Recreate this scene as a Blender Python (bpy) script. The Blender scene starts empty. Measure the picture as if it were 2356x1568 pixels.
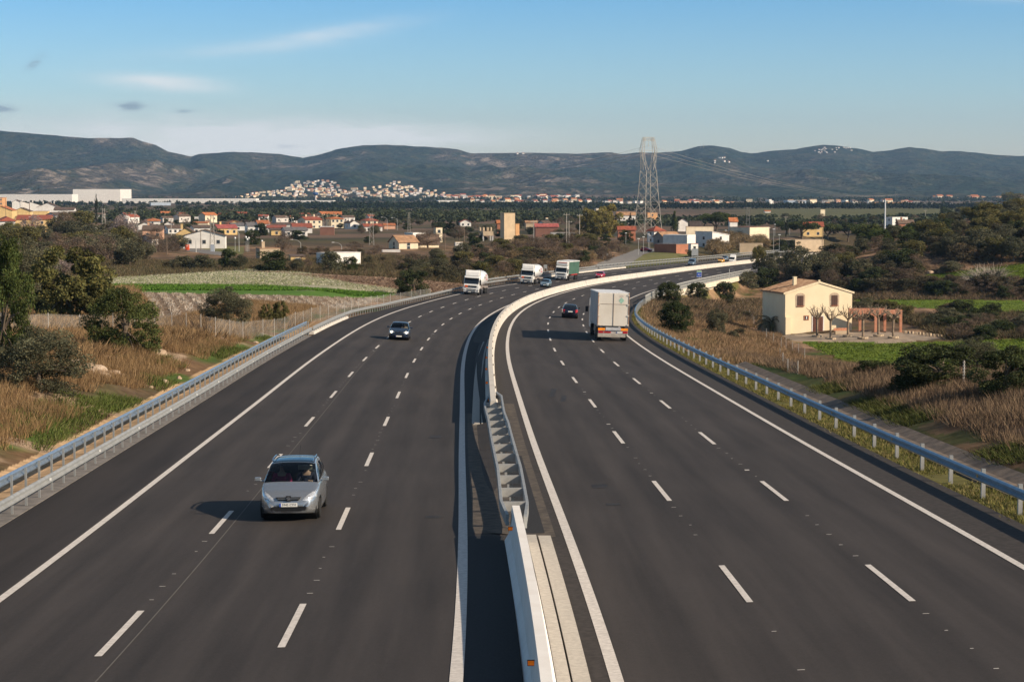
import bpy, bmesh, math, random
import numpy as np
from mathutils import Vector, Matrix
sc = bpy.context.scene
COL = sc.collection
R = math.radians
# ------------------------------------------------------------------ camera
FPX, CX, CY, Y0 = 4673.77, 1178.0, 784.0, 440.18      # focal length and centre in units of a 2356 px wide frame
PITCH = math.atan((CY - Y0) / FPX)
cd = bpy.data.cameras.new('camera'); cam = bpy.data.objects.new('camera', cd); COL.objects.link(cam)
cd.sensor_width = 36.0; cd.lens = 36.0 * FPX / 2356.0; cd.clip_start = 0.5; cd.clip_end = 60000
cam.location = (0, 0, 0); cam.rotation_euler = (R(90) - PITCH, 0, 0)
sc.camera = cam
# ------------------------------------------------------------------ light
SUN_EL, SUN_AZ = R(30), math.atan2(math.cos(R(24)), -math.sin(R(24)))
ld = bpy.data.lights.new('sun', 'SUN'); ld.energy = 5.0; ld.angle = R(0.5); ld.color = (1.0, 0.83, 0.63)
sun = bpy.data.objects.new('sun', ld); COL.objects.link(sun)
sdir = Vector((math.sin(SUN_AZ) * math.cos(SUN_EL), math.cos(SUN_AZ) * math.cos(SUN_EL), math.sin(SUN_EL)))
sun.rotation_euler = (-sdir).to_track_quat('-Z', 'Y').to_euler(); sun.location = (60, -20, 60)
w = bpy.data.worlds.new('World'); sc.world = w; w.use_nodes = True
nt = w.node_tree; nt.nodes.clear()
def wn(t, **k):
    n = nt.nodes.new(t)
    for a, b in k.items(): setattr(n, a, b)
    return n
wl = nt.links.new
out = wn('ShaderNodeOutputWorld'); bg = wn('ShaderNodeBackground')
sky = wn('ShaderNodeTexSky', sky_type='NISHITA', sun_disc=False, sun_elevation=SUN_EL, sun_rotation=SUN_AZ,
         altitude=100.0, air_density=1.0, dust_density=0.6, ozone_density=2.0)
tc = wn('ShaderNodeTexCoord'); sep = wn('ShaderNodeSeparateXYZ'); wl(tc.outputs['Generated'], sep.inputs[0])
ramp = wn('ShaderNodeValToRGB'); cr = ramp.color_ramp          # elevation tint of the winter sky, warmed overhead out of view to neutralise shade
cr.elements[0].position = 0.0; cr.elements[0].color = (1.10, 1.12, 1.34, 1)
cr.elements[1].position = 0.6; cr.elements[1].color = (0.95, 0.84, 0.70, 1)
for p, c in ((0.018, (1.02, 1.05, 1.20, 1)), (0.05, (0.74, 0.95, 1.18, 1)), (0.1, (0.42, 0.77, 1.12, 1)), (0.17, (0.50, 0.68, 0.84, 1)), (0.3, (0.78, 0.76, 0.70, 1))):
    e = cr.elements.new(p); e.color = c
wl(sep.outputs[2], ramp.inputs[0])
mul = wn('ShaderNodeMix', data_type='RGBA', blend_type='MULTIPLY'); mul.inputs[0].default_value = 1.0
wl(sky.outputs[0], mul.inputs[6]); wl(ramp.outputs[0], mul.inputs[7])
# thin clouds : stretched noise in direction space
def cloud(scale, loc, lo, hi, det=5.0):
    mp = wn('ShaderNodeMapping'); mp.inputs['Scale'].default_value = scale; mp.inputs['Location'].default_value = loc
    wl(tc.outputs['Generated'], mp.inputs[0])
    ns = wn('ShaderNodeTexNoise'); ns.inputs['Scale'].default_value = 1.0; ns.inputs['Detail'].default_value = det; ns.inputs['Roughness'].default_value = 0.5
    wl(mp.outputs[0], ns.inputs['Vector'])
    mr = wn('ShaderNodeMapRange'); mr.inputs[1].default_value = lo; mr.inputs[2].default_value = hi
    wl(ns.outputs[0], mr.inputs[0]); return mr.outputs[0]
def mth(op, a, b=None, c=None):
    n = wn('ShaderNodeMath', operation=op)
    for i, v in enumerate((a, b, c)):
        if v is None: continue
        if isinstance(v, (int, float)): n.inputs[i].default_value = v
        else: wl(v, n.inputs[i])
    return n.outputs[0]
def blob(x, z, rx, rz, tilt=0.0, amp=1.0):       # a soft streak of cloud round direction (x, 1, z)
    dx = mth('SUBTRACT', sep.outputs[0], x); dz = mth('SUBTRACT', sep.outputs[2], z)
    dz = mth('SUBTRACT', dz, mth('MULTIPLY', dx, tilt))
    a = mth('POWER', mth('ABSOLUTE', mth('DIVIDE', dx, rx)), 2.0); b = mth('POWER', mth('ABSOLUTE', mth('DIVIDE', dz, rz)), 2.0)
    g = mth('EXPONENT', mth('MULTIPLY', mth('ADD', a, b), -1.0)); return mth('MULTIPLY', g, amp)
fx = lambda px: (px - CX) / FPX
fz = lambda py: (Y0 - py) / FPX
n1 = cloud((38, 3, 210), (3, 0, 1), 0.36, 0.72); n2 = cloud((90, 5, 330), (1, 2, 7), 0.42, 0.62, 3.0)
acc = None
for b in (blob(fx(760), fz(312), 0.075, 0.0056, -0.01, 1.25), blob(fx(250), fz(330), 0.13, 0.013, 0, 0.8), blob(fx(390), fz(197), 0.026, 0.0036, -0.06, 1.0),
          blob(fx(760), fz(85), 0.036, 0.0038, 0.16, 0.45), blob(fx(560), fz(120), 0.05, 0.004, 0.08, 0.2), blob(fx(640), fz(350), 0.06, 0.006, 0, 0.9),
          blob(fx(2330), fz(8), 0.03, 0.003, 0, 0.4)):
    acc = b if acc is None else mth('ADD', acc, b)
cm = mth('MULTIPLY', acc, mth('ADD', mth('MULTIPLY', n1, 0.6), 0.5)); cm = mth('MINIMUM', cm, 0.9)
mixc = wn('ShaderNodeMix', data_type='RGBA'); wl(cm, mixc.inputs[0]); wl(mul.outputs[2], mixc.inputs[6]); mixc.inputs[7].default_value = (7.2, 7.3, 7.3, 1)
dk = None
for b in (blob(fx(322), fz(249), 0.0065, 0.0018, 0, 1.0), blob(fx(36), fz(257), 0.008, 0.0016, 0, 0.9), blob(fx(120), fz(155), 0.004, 0.0022, 0.6, 0.45), blob(fx(440), fz(260), 0.005, 0.0009, 0, 0.45), blob(fx(672), fz(338), 0.005, 0.001, 0, 0.5)):
    dk = b if dk is None else mth('ADD', dk, b)
dk = mth('MINIMUM', mth('MULTIPLY', dk, mth('ADD', n2, 0.3)), 0.75)
mixd = wn('ShaderNodeMix', data_type='RGBA'); wl(dk, mixd.inputs[0]); wl(mixc.outputs[2], mixd.inputs[6]); mixd.inputs[7].default_value = (2.1, 2.75, 3.5, 1)
wl(mixd.outputs[2], bg.inputs[0]); bg.inputs[1].default_value = 0.10
wl(bg.outputs[0], out.inputs[0])
vs = sc.view_settings; vs.view_transform = 'Standard'; vs.look = 'None'; vs.gamma = 1.0; vs.exposure = 0.38
try: vs.use_curve_mapping = False
except Exception: pass
sc.cycles.max_bounces = 6; sc.cycles.diffuse_bounces = 2; sc.cycles.glossy_bounces = 3; sc.cycles.transparent_max_bounces = 8
sc.cycles.transmission_bounces = 4; sc.cycles.volume_bounces = 0; sc.cycles.use_denoising = True
# ------------------------------------------------------------------ helpers
rng = np.random.default_rng(7); rnd = random.Random(11)
MATS = {}
def mat(name, col, rough=0.8, metal=0.0, var=0.12, scale=6.0, bump=0.0, bscale=None, col2=None, spec=0.3, coat=0.0, emit=0.0, attr=None, detail=6.0):
    if name in MATS: return MATS[name]
    m = bpy.data.materials.new(name); m.use_nodes = True; t = m.node_tree; n = t.nodes; l = t.links
    b = n['Principled BSDF']; b.inputs['Roughness'].default_value = rough; b.inputs['Metallic'].default_value = metal
    b.inputs['Specular IOR Level'].default_value = spec
    if coat: b.inputs['Coat Weight'].default_value = coat; b.inputs['Coat Roughness'].default_value = 0.06
    t_ = n.new('ShaderNodeTexCoord'); ns = n.new('ShaderNodeTexNoise'); ns.inputs['Scale'].default_value = scale; ns.inputs['Detail'].default_value = detail
    l.new(t_.outputs['Object'], ns.inputs['Vector'])
    mx = n.new('ShaderNodeMix'); mx.data_type = 'RGBA'
    c2 = col2 if col2 else tuple(min(1, c * (1 + var)) for c in col)
    c1 = col if col2 else tuple(c * (1 - var) for c in col)
    mx.inputs[6].default_value = (*c1, 1); mx.inputs[7].default_value = (*c2, 1)
    mr = n.new('ShaderNodeMapRange'); mr.inputs[1].default_value = 0.35; mr.inputs[2].default_value = 0.65
    l.new(ns.outputs[0], mr.inputs[0]); l.new(mr.outputs[0], mx.inputs[0])
    o = mx.outputs[2]
    if attr:
        a = n.new('ShaderNodeAttribute'); a.attribute_name = attr
        mm = n.new('ShaderNodeMix'); mm.data_type = 'RGBA'; mm.blend_type = 'MULTIPLY'; mm.inputs[0].default_value = 1
        l.new(a.outputs['Color'], mm.inputs[6]); l.new(o, mm.inputs[7]); o = mm.outputs[2]
    l.new(o, b.inputs['Base Color'])
    if emit: l.new(o, b.inputs['Emission Color']); b.inputs['Emission Strength'].default_value = emit
    if bump:
        nb = n.new('ShaderNodeTexNoise'); nb.inputs['Scale'].default_value = bscale or scale * 4; nb.inputs['Detail'].default_value = 4
        l.new(t_.outputs['Object'], nb.inputs['Vector'])
        bp = n.new('ShaderNodeBump'); bp.inputs['Strength'].default_value = bump; bp.inputs['Distance'].default_value = 0.05
        l.new(nb.outputs[0], bp.inputs['Height']); l.new(bp.outputs[0], b.inputs['Normal'])
    MATS[name] = m; return m
def tag(o, label=None, cat=None, group=None, kind=None):
    if label: o['label'] = label
    if cat: o['category'] = cat
    if group: o['group'] = group
    if kind: o['kind'] = kind
    return o
def npmesh(name, V, F, m=None, parent=None, smooth=False, mi=None, attr=None, uv=None):
    V = np.asarray(V, np.float32); F = np.asarray(F, np.int32); k = F.shape[1]
    me = bpy.data.meshes.new(name); me.vertices.add(len(V)); me.vertices.foreach_set('co', V.ravel())
    me.loops.add(F.size); me.loops.foreach_set('vertex_index', F.ravel())
    me.polygons.add(len(F)); me.polygons.foreach_set('loop_start', np.arange(0, F.size, k, dtype=np.int32))
    if smooth: me.polygons.foreach_set('use_smooth', np.ones(len(F), bool))
    if mi is not None: me.polygons.foreach_set('material_index', np.asarray(mi, np.int32))
    if attr is not None:
        a = me.color_attributes.new('col', 'FLOAT_COLOR', 'POINT'); a.data.foreach_set('color', np.hstack([attr, np.ones((len(V), 1))]).astype(np.float32).ravel())
    if uv is not None:
        u = me.uv_layers.new(name='UVMap'); u.data.foreach_set('uv', np.asarray(uv, np.float32)[F.ravel()].ravel())
    me.update(calc_edges=True)
    for x in (m if isinstance(m, (list, tuple)) else [m]):
        if x: me.materials.append(x)
    o = bpy.data.objects.new(name, me); COL.objects.link(o)
    if parent: o.parent = parent
    return o
class MB:
    def __init__(s): s.v = []; s.f = []; s.m = []
    def add(s, vs_, fs_, mi=0):
        n = len(s.v); s.v += [tuple(v) for v in vs_]; s.f += [tuple(i + n for i in f) for f in fs_]; s.m += [mi] * len(fs_); return s
    def box(s, c, d, rz=0.0, mi=0, taper=1.0, M=None):
        x, y, z = (k / 2 for k in d); vs_ = []
        for k, (sx, sy, sz) in enumerate(((-1, -1, -1), (1, -1, -1), (1, 1, -1), (-1, 1, -1), (-1, -1, 1), (1, -1, 1), (1, 1, 1), (-1, 1, 1))):
            t = taper if sz > 0 else 1
            a, b = sx * x * t, sy * y * t
            if rz: a, b = a * math.cos(rz) - b * math.sin(rz), a * math.sin(rz) + b * math.cos(rz)
            p = Vector((c[0] + a, c[1] + b, c[2] + sz * z)); vs_.append(M @ p if M else p)
        return s.add(vs_, [(0, 3, 2, 1), (4, 5, 6, 7), (0, 1, 5, 4), (1, 2, 6, 5), (2, 3, 7, 6), (3, 0, 4, 7)], mi)
    def tube(s, p, q, r, r2=None, n=6, mi=0, cap=True):
        p = Vector(p); q = Vector(q); d = q - p
        if d.length < 1e-6: return s
        r2 = r if r2 is None else r2; z = d.normalized(); x = z.orthogonal().normalized(); y = z.cross(x)
        vs_ = [c + (x * math.cos(2 * math.pi * i / n) + y * math.sin(2 * math.pi * i / n)) * rr for c, rr in ((p, r), (q, r2)) for i in range(n)]
        fs_ = [(i, (i + 1) % n, n + (i + 1) % n, n + i) for i in range(n)]
        if cap: fs_ += [tuple(range(n - 1, -1, -1)), tuple(range(n, 2 * n))]
        return s.add(vs_, fs_, mi)
    def prism(s, poly, axis, a, b, mi=0):      # polygon in two axes, extruded along the third between a and b
        n = len(poly)
        def P(u, v, t): return {'x': (t, u, v), 'y': (u, t, v), 'z': (u, v, t)}[axis]
        vs_ = [P(u, v, a) for u, v in poly] + [P(u, v, b) for u, v in poly]
        return s.add(vs_, [(i, (i + 1) % n, n + (i + 1) % n, n + i) for i in range(n)] + [tuple(range(n - 1, -1, -1)), tuple(range(n, 2 * n))], mi)
    def lathe(s, prof, c=(0, 0, 0), axis='z', n=16, mi=0, cap=True):
        vs_ = []
        for r, h in prof:
            for i in range(n):
                a = 2 * math.pi * i / n; u, v = r * math.cos(a), r * math.sin(a)
                p = {'z': (u, v, h), 'x': (h, u, v), 'y': (u, h, v)}[axis]; vs_.append((p[0] + c[0], p[1] + c[1], p[2] + c[2]))
        fs_ = [(j * n + i, j * n + (i + 1) % n, (j + 1) * n + (i + 1) % n, (j + 1) * n + i) for j in range(len(prof) - 1) for i in range(n)]
        if cap: fs_ += [tuple(range(n - 1, -1, -1)), tuple(range((len(prof) - 1) * n, len(prof) * n))]
        return s.add(vs_, fs_, mi)
    def build(s, name, m, parent=None, smooth=False, bevel=0.0, loc=None, fixn=True):
        me = bpy.data.meshes.new(name); me.from_pydata([tuple(v) for v in s.v], [], s.f)
        for x in (m if isinstance(m, (list, tuple)) else [m]): me.materials.append(x)
        me.polygons.foreach_set('material_index', s.m)
        if fixn:
            bm = bmesh.new(); bm.from_mesh(me); bmesh.ops.recalc_face_normals(bm, faces=bm.faces); bm.to_mesh(me); bm.free()
        if smooth: me.polygons.foreach_set('use_smooth', [True] * len(me.polygons))
        o = bpy.data.objects.new(name, me); COL.objects.link(o)
        if parent: o.parent = parent
        if loc: o.location = loc
        if bevel:
            b = o.modifiers.new('bevel', 'BEVEL'); b.width = bevel; b.segments = 2; b.limit_method = 'ANGLE'; b.angle_limit = R(35)
        return o
def empty(name, loc=(0, 0, 0), rz=0.0, label=None, cat=None, group=None):
    o = bpy.data.objects.new(name, None); COL.objects.link(o); o.location = loc; o.rotation_euler = (0, 0, rz); o.empty_display_size = 0.3
    return tag(o, label, cat, group)
def dup(o, loc=None, rz=None, scale=None, label=None, group=None, parent=None):
    c = o.copy(); COL.objects.link(c); c.parent = parent
    if loc is not None: c.location = loc
    if rz is not None: c.rotation_euler = (0, 0, rz)
    if scale is not None: c.scale = scale if hasattr(scale, '__len__') else (scale,) * 3
    if label: c['label'] = label
    if group: c['group'] = group
    for ch in o.children: dup(ch, parent=c)
    return c
def text(s, size, m, parent, loc, rot=(0, 0, 0), name='lettering', ext=0.004, shear=0.0, align='CENTER'):
    c = bpy.data.curves.new(name, 'FONT'); c.body = s; c.size = size; c.extrude = ext; c.align_x = align; c.align_y = 'CENTER'; c.shear = shear; c.resolution_u = 2
    t_ = bpy.data.objects.new(name, c); COL.objects.link(t_); me = bpy.data.meshes.new_from_object(t_); bpy.data.objects.remove(t_)
    me.materials.clear(); me.materials.append(m); o = bpy.data.objects.new(name, me); COL.objects.link(o); o.location = loc; o.rotation_euler = rot; o.parent = parent; return o
# ------------------------------------------------------------------ noise
def _h(i, j, s): 
    v = np.sin(i * 127.1 + j * 311.7 + s * 74.7) * 43758.5453; return v - np.floor(v)
def vnoise(x, y, s=0):
    i = np.floor(x); j = np.floor(y); a = x - i; b = y - j; a = a * a * (3 - 2 * a); b = b * b * (3 - 2 * b)
    return (_h(i, j, s) * (1 - a) + _h(i + 1, j, s) * a) * (1 - b) + (_h(i, j + 1, s) * (1 - a) + _h(i + 1, j + 1, s) * a) * b
def fbm(x, y, s=0, o=4):
    r = 0; t = 0; A = 1
    for k in range(o): r = r + A * vnoise(x * 2 ** k, y * 2 ** k, s + k * 3.1); t += A; A *= 0.5
    return r / t
sst = lambda x: np.clip(x, 0, 1) ** 2 * (3 - 2 * np.clip(x, 0, 1))
# ------------------------------------------------------------------ road alignment (fitted)
SK = np.array([0, 50, 80, 110, 140, 170, 200, 240, 280, 330, 390, 450, 520, 620., 760.])
EK = np.array([0, 50, 100, 150, 200, 270, 340, 420, 520, 620., 760.]); TK = np.array([0, 60, 120, 180, 260, 360, 480, 620., 760.])
KK = np.array([-1.37093, 0.22324, -0.13488, 0.37084, 0.31034, 0.53399, 0.8341, 0.85739, 0.71883, 1.05225, 0.71792, 1.35279, -0.44752, 0.47409, 0.47408]) * 1e-3
EE = np.array([-8.41324, -10.042, -11.59499, -13.10075, -14.5314, -16.27706, -17.7966, -19.39817, -20.74233, -22.27173, -23.97336])
TL = np.array([2.51418, -0.51675, -4.17617, -7.20489, -6.92921, -6.1869, -6.09905, -4.94351, -4.6835]) * .01
TR = np.array([5.88812, 0.56064, -1.55273, -4.99521, -6.45945, -6.35597, -4.2744, -3.37201, -3.29543]) * .01
GG = np.array([3.06637, 2.83541, 3.17364, 4.02213, 5.66831, 8.70577, 12.84171, 12.53775, 12.13365])
DE = np.array([-0.59087, 0.33987, 0.68831, 0.95914, 1.14726, 1.22861, 1.50482, 1.43123, 1.36142])
PH = [16.3565, 16.92882, 22.53015, 21.88639]; PER = 17.12723; LW = 3.5
def cub(xk, yk, x):
    m = np.gradient(yk, xk); i = np.clip(np.searchsorted(xk, x) - 1, 0, len(xk) - 2); h = xk[i + 1] - xk[i]; t = (x - xk[i]) / h
    return (2*t**3-3*t**2+1)*yk[i]+(t**3-2*t**2+t)*h*m[i]+(-2*t**3+3*t**2)*yk[i+1]+(t**3-t**2)*h*m[i+1]
_S = np.arange(0, 900, .5); _k = np.interp(_S, SK, KK); _th = 0.00307 + np.concatenate([[0], np.cumsum((_k[1:] + _k[:-1]) / 2)]) * .5
_X = -0.96202 + np.concatenate([[0], np.cumsum(np.sin((_th[:-1] + _th[1:]) / 2))]) * .5
_Y = 25 + np.concatenate([[0], np.cumsum(np.cos((_th[:-1] + _th[1:]) / 2))]) * .5
_E = cub(EK, EE, np.minimum(_S, 800)) - 0.012 * np.maximum(_S - 800, 0)
_tl, _tr, _g, _de = (cub(TK, q, np.minimum(_S, 760)) for q in (TL, TR, GG, DE))
_pre = np.arange(-90, 0, 2.0); _n = len(_pre)
S = np.concatenate([_pre, _S]); TH = np.concatenate([np.full(_n, _th[0]), _th])
XX = np.concatenate([_X[0] + _pre * math.sin(_th[0]), _X]); YY = np.concatenate([_Y[0] + _pre * math.cos(_th[0]), _Y])
EZ = np.concatenate([_E[0] - _pre * 0.028, _E]); TLS = np.concatenate([np.full(_n, _tl[0]), _tl]); TRS = np.concatenate([np.full(_n, _tr[0]), _tr])
GS = np.concatenate([np.full(_n, _g[0]), _g]); DS = np.concatenate([np.full(_n, _de[0]), _de])
I = lambda a, s: np.interp(s, S, a)
def rz_(s, u):        # road surface height at arc s, lateral u from the left carriageway's inner line
    g = I(GS, s); zl = I(EZ, s) + I(TLS, s) * u; zr = I(EZ, s) + I(DS, s) + I(TRS, s) * (u - g)
    t = np.clip((u - 1.0) / np.maximum(g - 1.9, 0.3), 0, 1); return zl * (1 - t) + zr * t
def road(s, u, dz=0.0):
    th = I(TH, s); return I(XX, s) + u * np.cos(th), I(YY, s) - u * np.sin(th), rz_(s, u) + dz
def RP(side, s, u, dz=0.0):       # u from inner line of a carriageway ('L' negative outward, 'R' positive outward)
    if side == 'R': u = u + I(GS, s)
    x, y, z = road(s, u, dz); return Vector((float(x), float(y), float(z)))
def su(X, Y):
    s = np.interp(Y, YY, S)
    for _ in range(5):
        x, y, th = I(XX, s), I(YY, s), I(TH, s); s = np.clip(s + (X - x) * np.sin(th) + (Y - y) * np.cos(th), S[0], S[-1])
    x, y, th = I(XX, s), I(YY, s), I(TH, s); return s, (X - x) * np.cos(th) - (Y - y) * np.sin(th)
EDGE_L = lambda s: np.interp(s, [0, 190, 215, 268, 350, 440, 900], [-13.3, -13.25, -12.3, -11.6, -12.2, -12.7, -12.7])
EDGE_R = lambda s: I(GS, s) + np.interp(s, [0, 200, 260, 330, 900], [12.42, 12.45, 13.0, 13.6, 13.6])
# ------------------------------------------------------------------ terrain height
PK = np.array([-1500, 0, 700, 1000, 1300, 1500, 1700, 1900, 2100, 2356, 3600]); TT = (PK - CX) / FPX
YK = np.array([20, 60, 110, 150, 200, 250, 300, 345, 390, 450, 520, 620, 800, 1100, 2300, 4000, 7000, 14000.])
BZ = np.array([ # one row per column of PK
 [-6.5, -7.2, -8.5, -9.6, -11.5, -12.6, -13.5, -14.2, -14.9, -15.6, -16.2, -17.0, -17.8, -18.8, -19.6, -20.5, -21, -21],
 [-6.5, -7.6, -9.0, -10.3, -12.0, -13.0, -13.8, -14.4, -14.9, -15.6, -16.2, -17.0, -17.8, -18.8, -19.6, -20.5, -21, -21],
 [-8.5, -9.6, -10.9, -11.7, -12.5, -13.1, -13.8, -14.4, -14.9, -15.6, -16.2, -17.0, -17.8, -18.8, -19.6, -20.5, -21, -21],
 [-8.5, -9.6, -11, -12, -13, -13.8, -14.6, -15.0, -15.4, -16.0, -16.4, -17.0, -17.8, -18.8, -19.6, -20.5, -21, -21],
 [-8.5, -9.6, -11, -12.2, -13.6, -15, -16, -16.6, -17.0, -17.4, -17.4, -17.6, -18.2, -18.8, -19.6, -20.5, -21, -21],
 [-8.5, -9.6, -11, -12.5, -14.5, -16.5, -18.5, -20.5, -21.5, -20.5, -19.8, -19.8, -19.9, -19.6, -19.8, -20.5, -21, -21],
 [-8.5, -9.5, -11, -13.5, -17.2, -18.6, -20.5, -22.5, -23.5, -23.0, -21.5, -21.3, -20.2, -19.8, -19.8, -20.5, -21, -21],
 [-8.0, -9.0, -11.3, -15.2, -18.2, -18.8, -19.2, -19.6, -18.8, -17.6, -15.5, -14.5, -18.0, -19.6, -19.8, -20.5, -21, -21],
 [-7.5, -8.6, -10.7, -15.6, -18.0, -18.8, -19.0, -18.8, -16.4, -15.6, -12.5, -10.5, -15.0, -18.8, -19.8, -20.5, -21, -21],
 [-6.8, -7.8, -9.8, -14.8, -17.8, -18.6, -18.8, -18.4, -15.8, -14.2, -9.0, -6.0, -11.0, -17.0, -19.8, -20.5, -21, -21],
 [-6.0, -6.8, -8.0, -9.8, -15.5, -17.6, -17.8, -17.4, -14.8, -12.0, -6.0, -3.0, -8.0, -15.0, -19.8, -20.5, -21, -21]])
def base_z(X, Y):
    Yc = np.clip(Y, 21, 13000); t = np.clip(X / Yc, TT[0], TT[-1] - 1e-6); ly = np.log(Yc)
    i = np.clip(np.searchsorted(TT, t) - 1, 0, len(TT) - 2); a = sst((t - TT[i]) / (TT[i + 1] - TT[i]))
    lk = np.log(YK); j = np.clip(np.searchsorted(lk, ly) - 1, 0, len(lk) - 2); b = (ly - lk[j]) / (lk[j + 1] - lk[j]); b = 0.5 * b + 0.5 * sst(b)
    z = (BZ[i, j] * (1 - b) + BZ[i, j + 1] * b) * (1 - a) + (BZ[i + 1, j] * (1 - b) + BZ[i + 1, j + 1] * b) * a
    return z + (fbm(X / 45, Y / 45, 1, 3) - .5) * np.clip(Y / 300, .25, 1.0) * 0.9
def H(X, Y):
    X = np.asarray(X, float); Y = np.asarray(Y, float); b = base_z(X, Y); s, u = su(X, Y); el = EDGE_L(s); er = EDGE_R(s)
    bl = b + 0; d = el - u; left = d > 0
    near = np.clip(1 - (s - 140) / 80, 0, 1)
    # left verge : concrete drain then a bank cut into the slope
    ze = rz_(s, el) - 0.06; prof = np.interp(d, [0, 1.3, 2.0, 2.6, 3.6, 8, 200], [0, 0, -.10, -.10, .10, 1.25, 1.25]) * near
    bump = (fbm(X / 2.3, Y / 2.3, 5, 3) - .5) * np.clip((d - 2.8) / 3, 0, 1) * .7 * near
    wgt = sst((d - 2) / np.where(near > .5, 16, 14)); zl = (ze + prof) * (1 - wgt) + b * wgt + bump
    dr = u - er; zr_e = rz_(s, er) - 0.05
    nr = np.clip(1 - (s - 95) / 40, 0, 1); profr = np.interp(dr, [0, 1.4, 2.0, 2.9, 3.6, 9, 200], [0, -.02, -.22, -.22, .05, 1.3, 1.3]) * nr + np.interp(dr, [0, 1.2, 4, 200], [0, -.1, -.9, -.9]) * (1 - nr)
    wr = sst((dr - 2) / 18); bumpr = (fbm(X / 2.6, Y / 2.6, 9, 3) - .5) * np.clip((dr - 3.0) / 3, 0, 1) * .6
    zr = (zr_e + profr) * (1 - wr) + b * wr + bumpr
    # the ravine the right carriageway bridges
    rv = np.exp(-((s - 392) / 52.0) ** 4) * sst((u - er + 2) / 6.0); zr = zr * (1 - rv) + np.minimum(zr, -23.0 - 0 * X) * rv
    zin = rz_(s, np.clip(u, el, er)) - 0.45
    z = np.where(left, zl, np.where(dr > 0, zr, zin))
    fade = sst((s - 840) / 50); z = z * (1 - fade) + b * fade
    return np.where(Y > 1000, b, z)
def proj(X, Y, Z):
    d = Y * math.cos(PITCH) - Z * math.sin(PITCH); v = -(Y * math.sin(PITCH) + Z * math.cos(PITCH)); return CX + FPX * X / d, CY + FPX * v / d
def ray(px, py):
    a = (px - CX) / FPX; b = (CY - py) / FPX; d = np.array([a, math.cos(PITCH) + b * math.sin(PITCH), -math.sin(PITCH) + b * math.cos(PITCH)]); return d / d[1]
_ys = np.concatenate([np.arange(22, 700, .5), np.arange(700, 2000, 2), np.arange(2000, 6500, 8)])
def at(px, py):       # where the line of sight through a picture point first meets the terrain
    d = ray(px, py); z = H(d[0] * _ys, _ys); k = np.argmax(d[2] * _ys <= z)
    if k == 0: k = len(_ys) - 1
    Y = _ys[k]; return float(d[0] * Y), float(Y), float(z[k])
def atY(px, Y):
    X = (px - CX) / FPX * (Y * math.cos(PITCH) + 15 * math.sin(PITCH)); return float(X), float(Y), float(H(X, Y))
# ------------------------------------------------------------------ ground sheet, cut into fields, lawns and lanes
def inpoly(px, py, poly):
    c = np.zeros(px.shape, bool); n = len(poly)
    for i in range(n):
        x1, y1 = poly[i]; x2, y2 = poly[(i + 1) % n]
        if y1 == y2: continue
        k = ((y1 > py) != (y2 > py)) & (px < (x2 - x1) * (py - y1) / (y2 - y1) + x1); c ^= k
    return c
REG = [('blossom_meadow', 'structure', [(248, 614), (640, 613), (700, 628), (800, 650), (935, 668), (905, 675), (250, 653)]),
 ('green_crop_strip', 'structure', [(248, 652), (600, 654), (905, 674), (880, 686), (600, 678), (248, 671)]),
 ('ploughed_field', 'structure', [(640, 613), (770, 626), (930, 636), (1060, 650), (1032, 672), (935, 668), (800, 650), (700, 628)]),
 ('flowering_row_field', 'structure', [(300, 669), (600, 674), (880, 683), (840, 700), (700, 724), (600, 738), (360, 748), (290, 700)]),
 ('lane', 'structure', [(1326, 627), (1398, 596), (1440, 583), (1462, 574), (1506, 571), (1512, 577), (1482, 584), (1450, 606), (1420, 622), (1390, 632)]),
 ('lane', 'structure', [(408, 564), (424, 562), (440, 568), (512, 580), (510, 588), (430, 577)]),
 ('lawn', 'structure', [(1450, 606), (1482, 585), (1512, 578), (1592, 581), (1600, 600), (1560, 606), (1420, 622)]),
 ('lawn', 'structure', [(428, 562), (560, 567), (560, 586), (512, 580), (440, 568)]),
 ('green_field', 'structure', [(1845, 787), (2060, 789), (2356, 779), (2500, 775), (2500, 880), (2030, 846), (1940, 828)]),
 ('green_field', 'structure', [(1960, 682), (2356, 692), (2600, 700), (2600, 732), (2356, 724), (2200, 716), (1960, 691)]),
 ('green_field', 'structure', [(2120, 634), (2240, 617), (2356, 604), (2600, 590), (2600, 650), (2290, 645), (2160, 643)]),
 ('paved_yard', 'structure', [(1790, 771), (1960, 763), (2110, 764), (2172, 778), (2060, 789), (1835, 786)])]
az = np.concatenate([np.linspace(-0.75, -0.275, 60)[:-1], np.linspace(-0.275, 0.275, 700), np.linspace(0.275, 0.75, 60)[1:]])
yr = [4.0]
while yr[-1] < 15000: yr.append(yr[-1] * (1.012 if yr[-1] < 60 else 1.0062 if yr[-1] < 700 else 1.012))
yr = np.array(yr); A_, Y_ = np.meshgrid(az, yr); GX = A_ * np.maximum(Y_, 25); GY = Y_ + 0
GZ = H(GX, GY)
na, ny = len(az), len(yr)
idx = np.arange(na * ny).reshape(ny, na); F = np.stack([idx[:-1, :-1], idx[:-1, 1:], idx[1:, 1:], idx[1:, :-1]], -1).reshape(-1, 4)
V = np.stack([GX, GY, GZ], -1).reshape(-1, 3)
fc = V[F].mean(1); sx, sy = proj(fc[:, 0], fc[:, 1], fc[:, 2])
jit = (fbm(fc[:, 0] / 3, fc[:, 1] / 5, 21, 3) - .5); reg = np.full(len(F), -1)
for i, (n_, k_, poly) in enumerate(REG):
    am = 3.0 if 'field' in n_ or 'meadow' in n_ or 'crop' in n_ else 0.8
    reg[(reg < 0) & inpoly(sx + jit * 2 * am, sy + jit * am, poly) & (fc[:, 1] > 60)] = i
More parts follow.
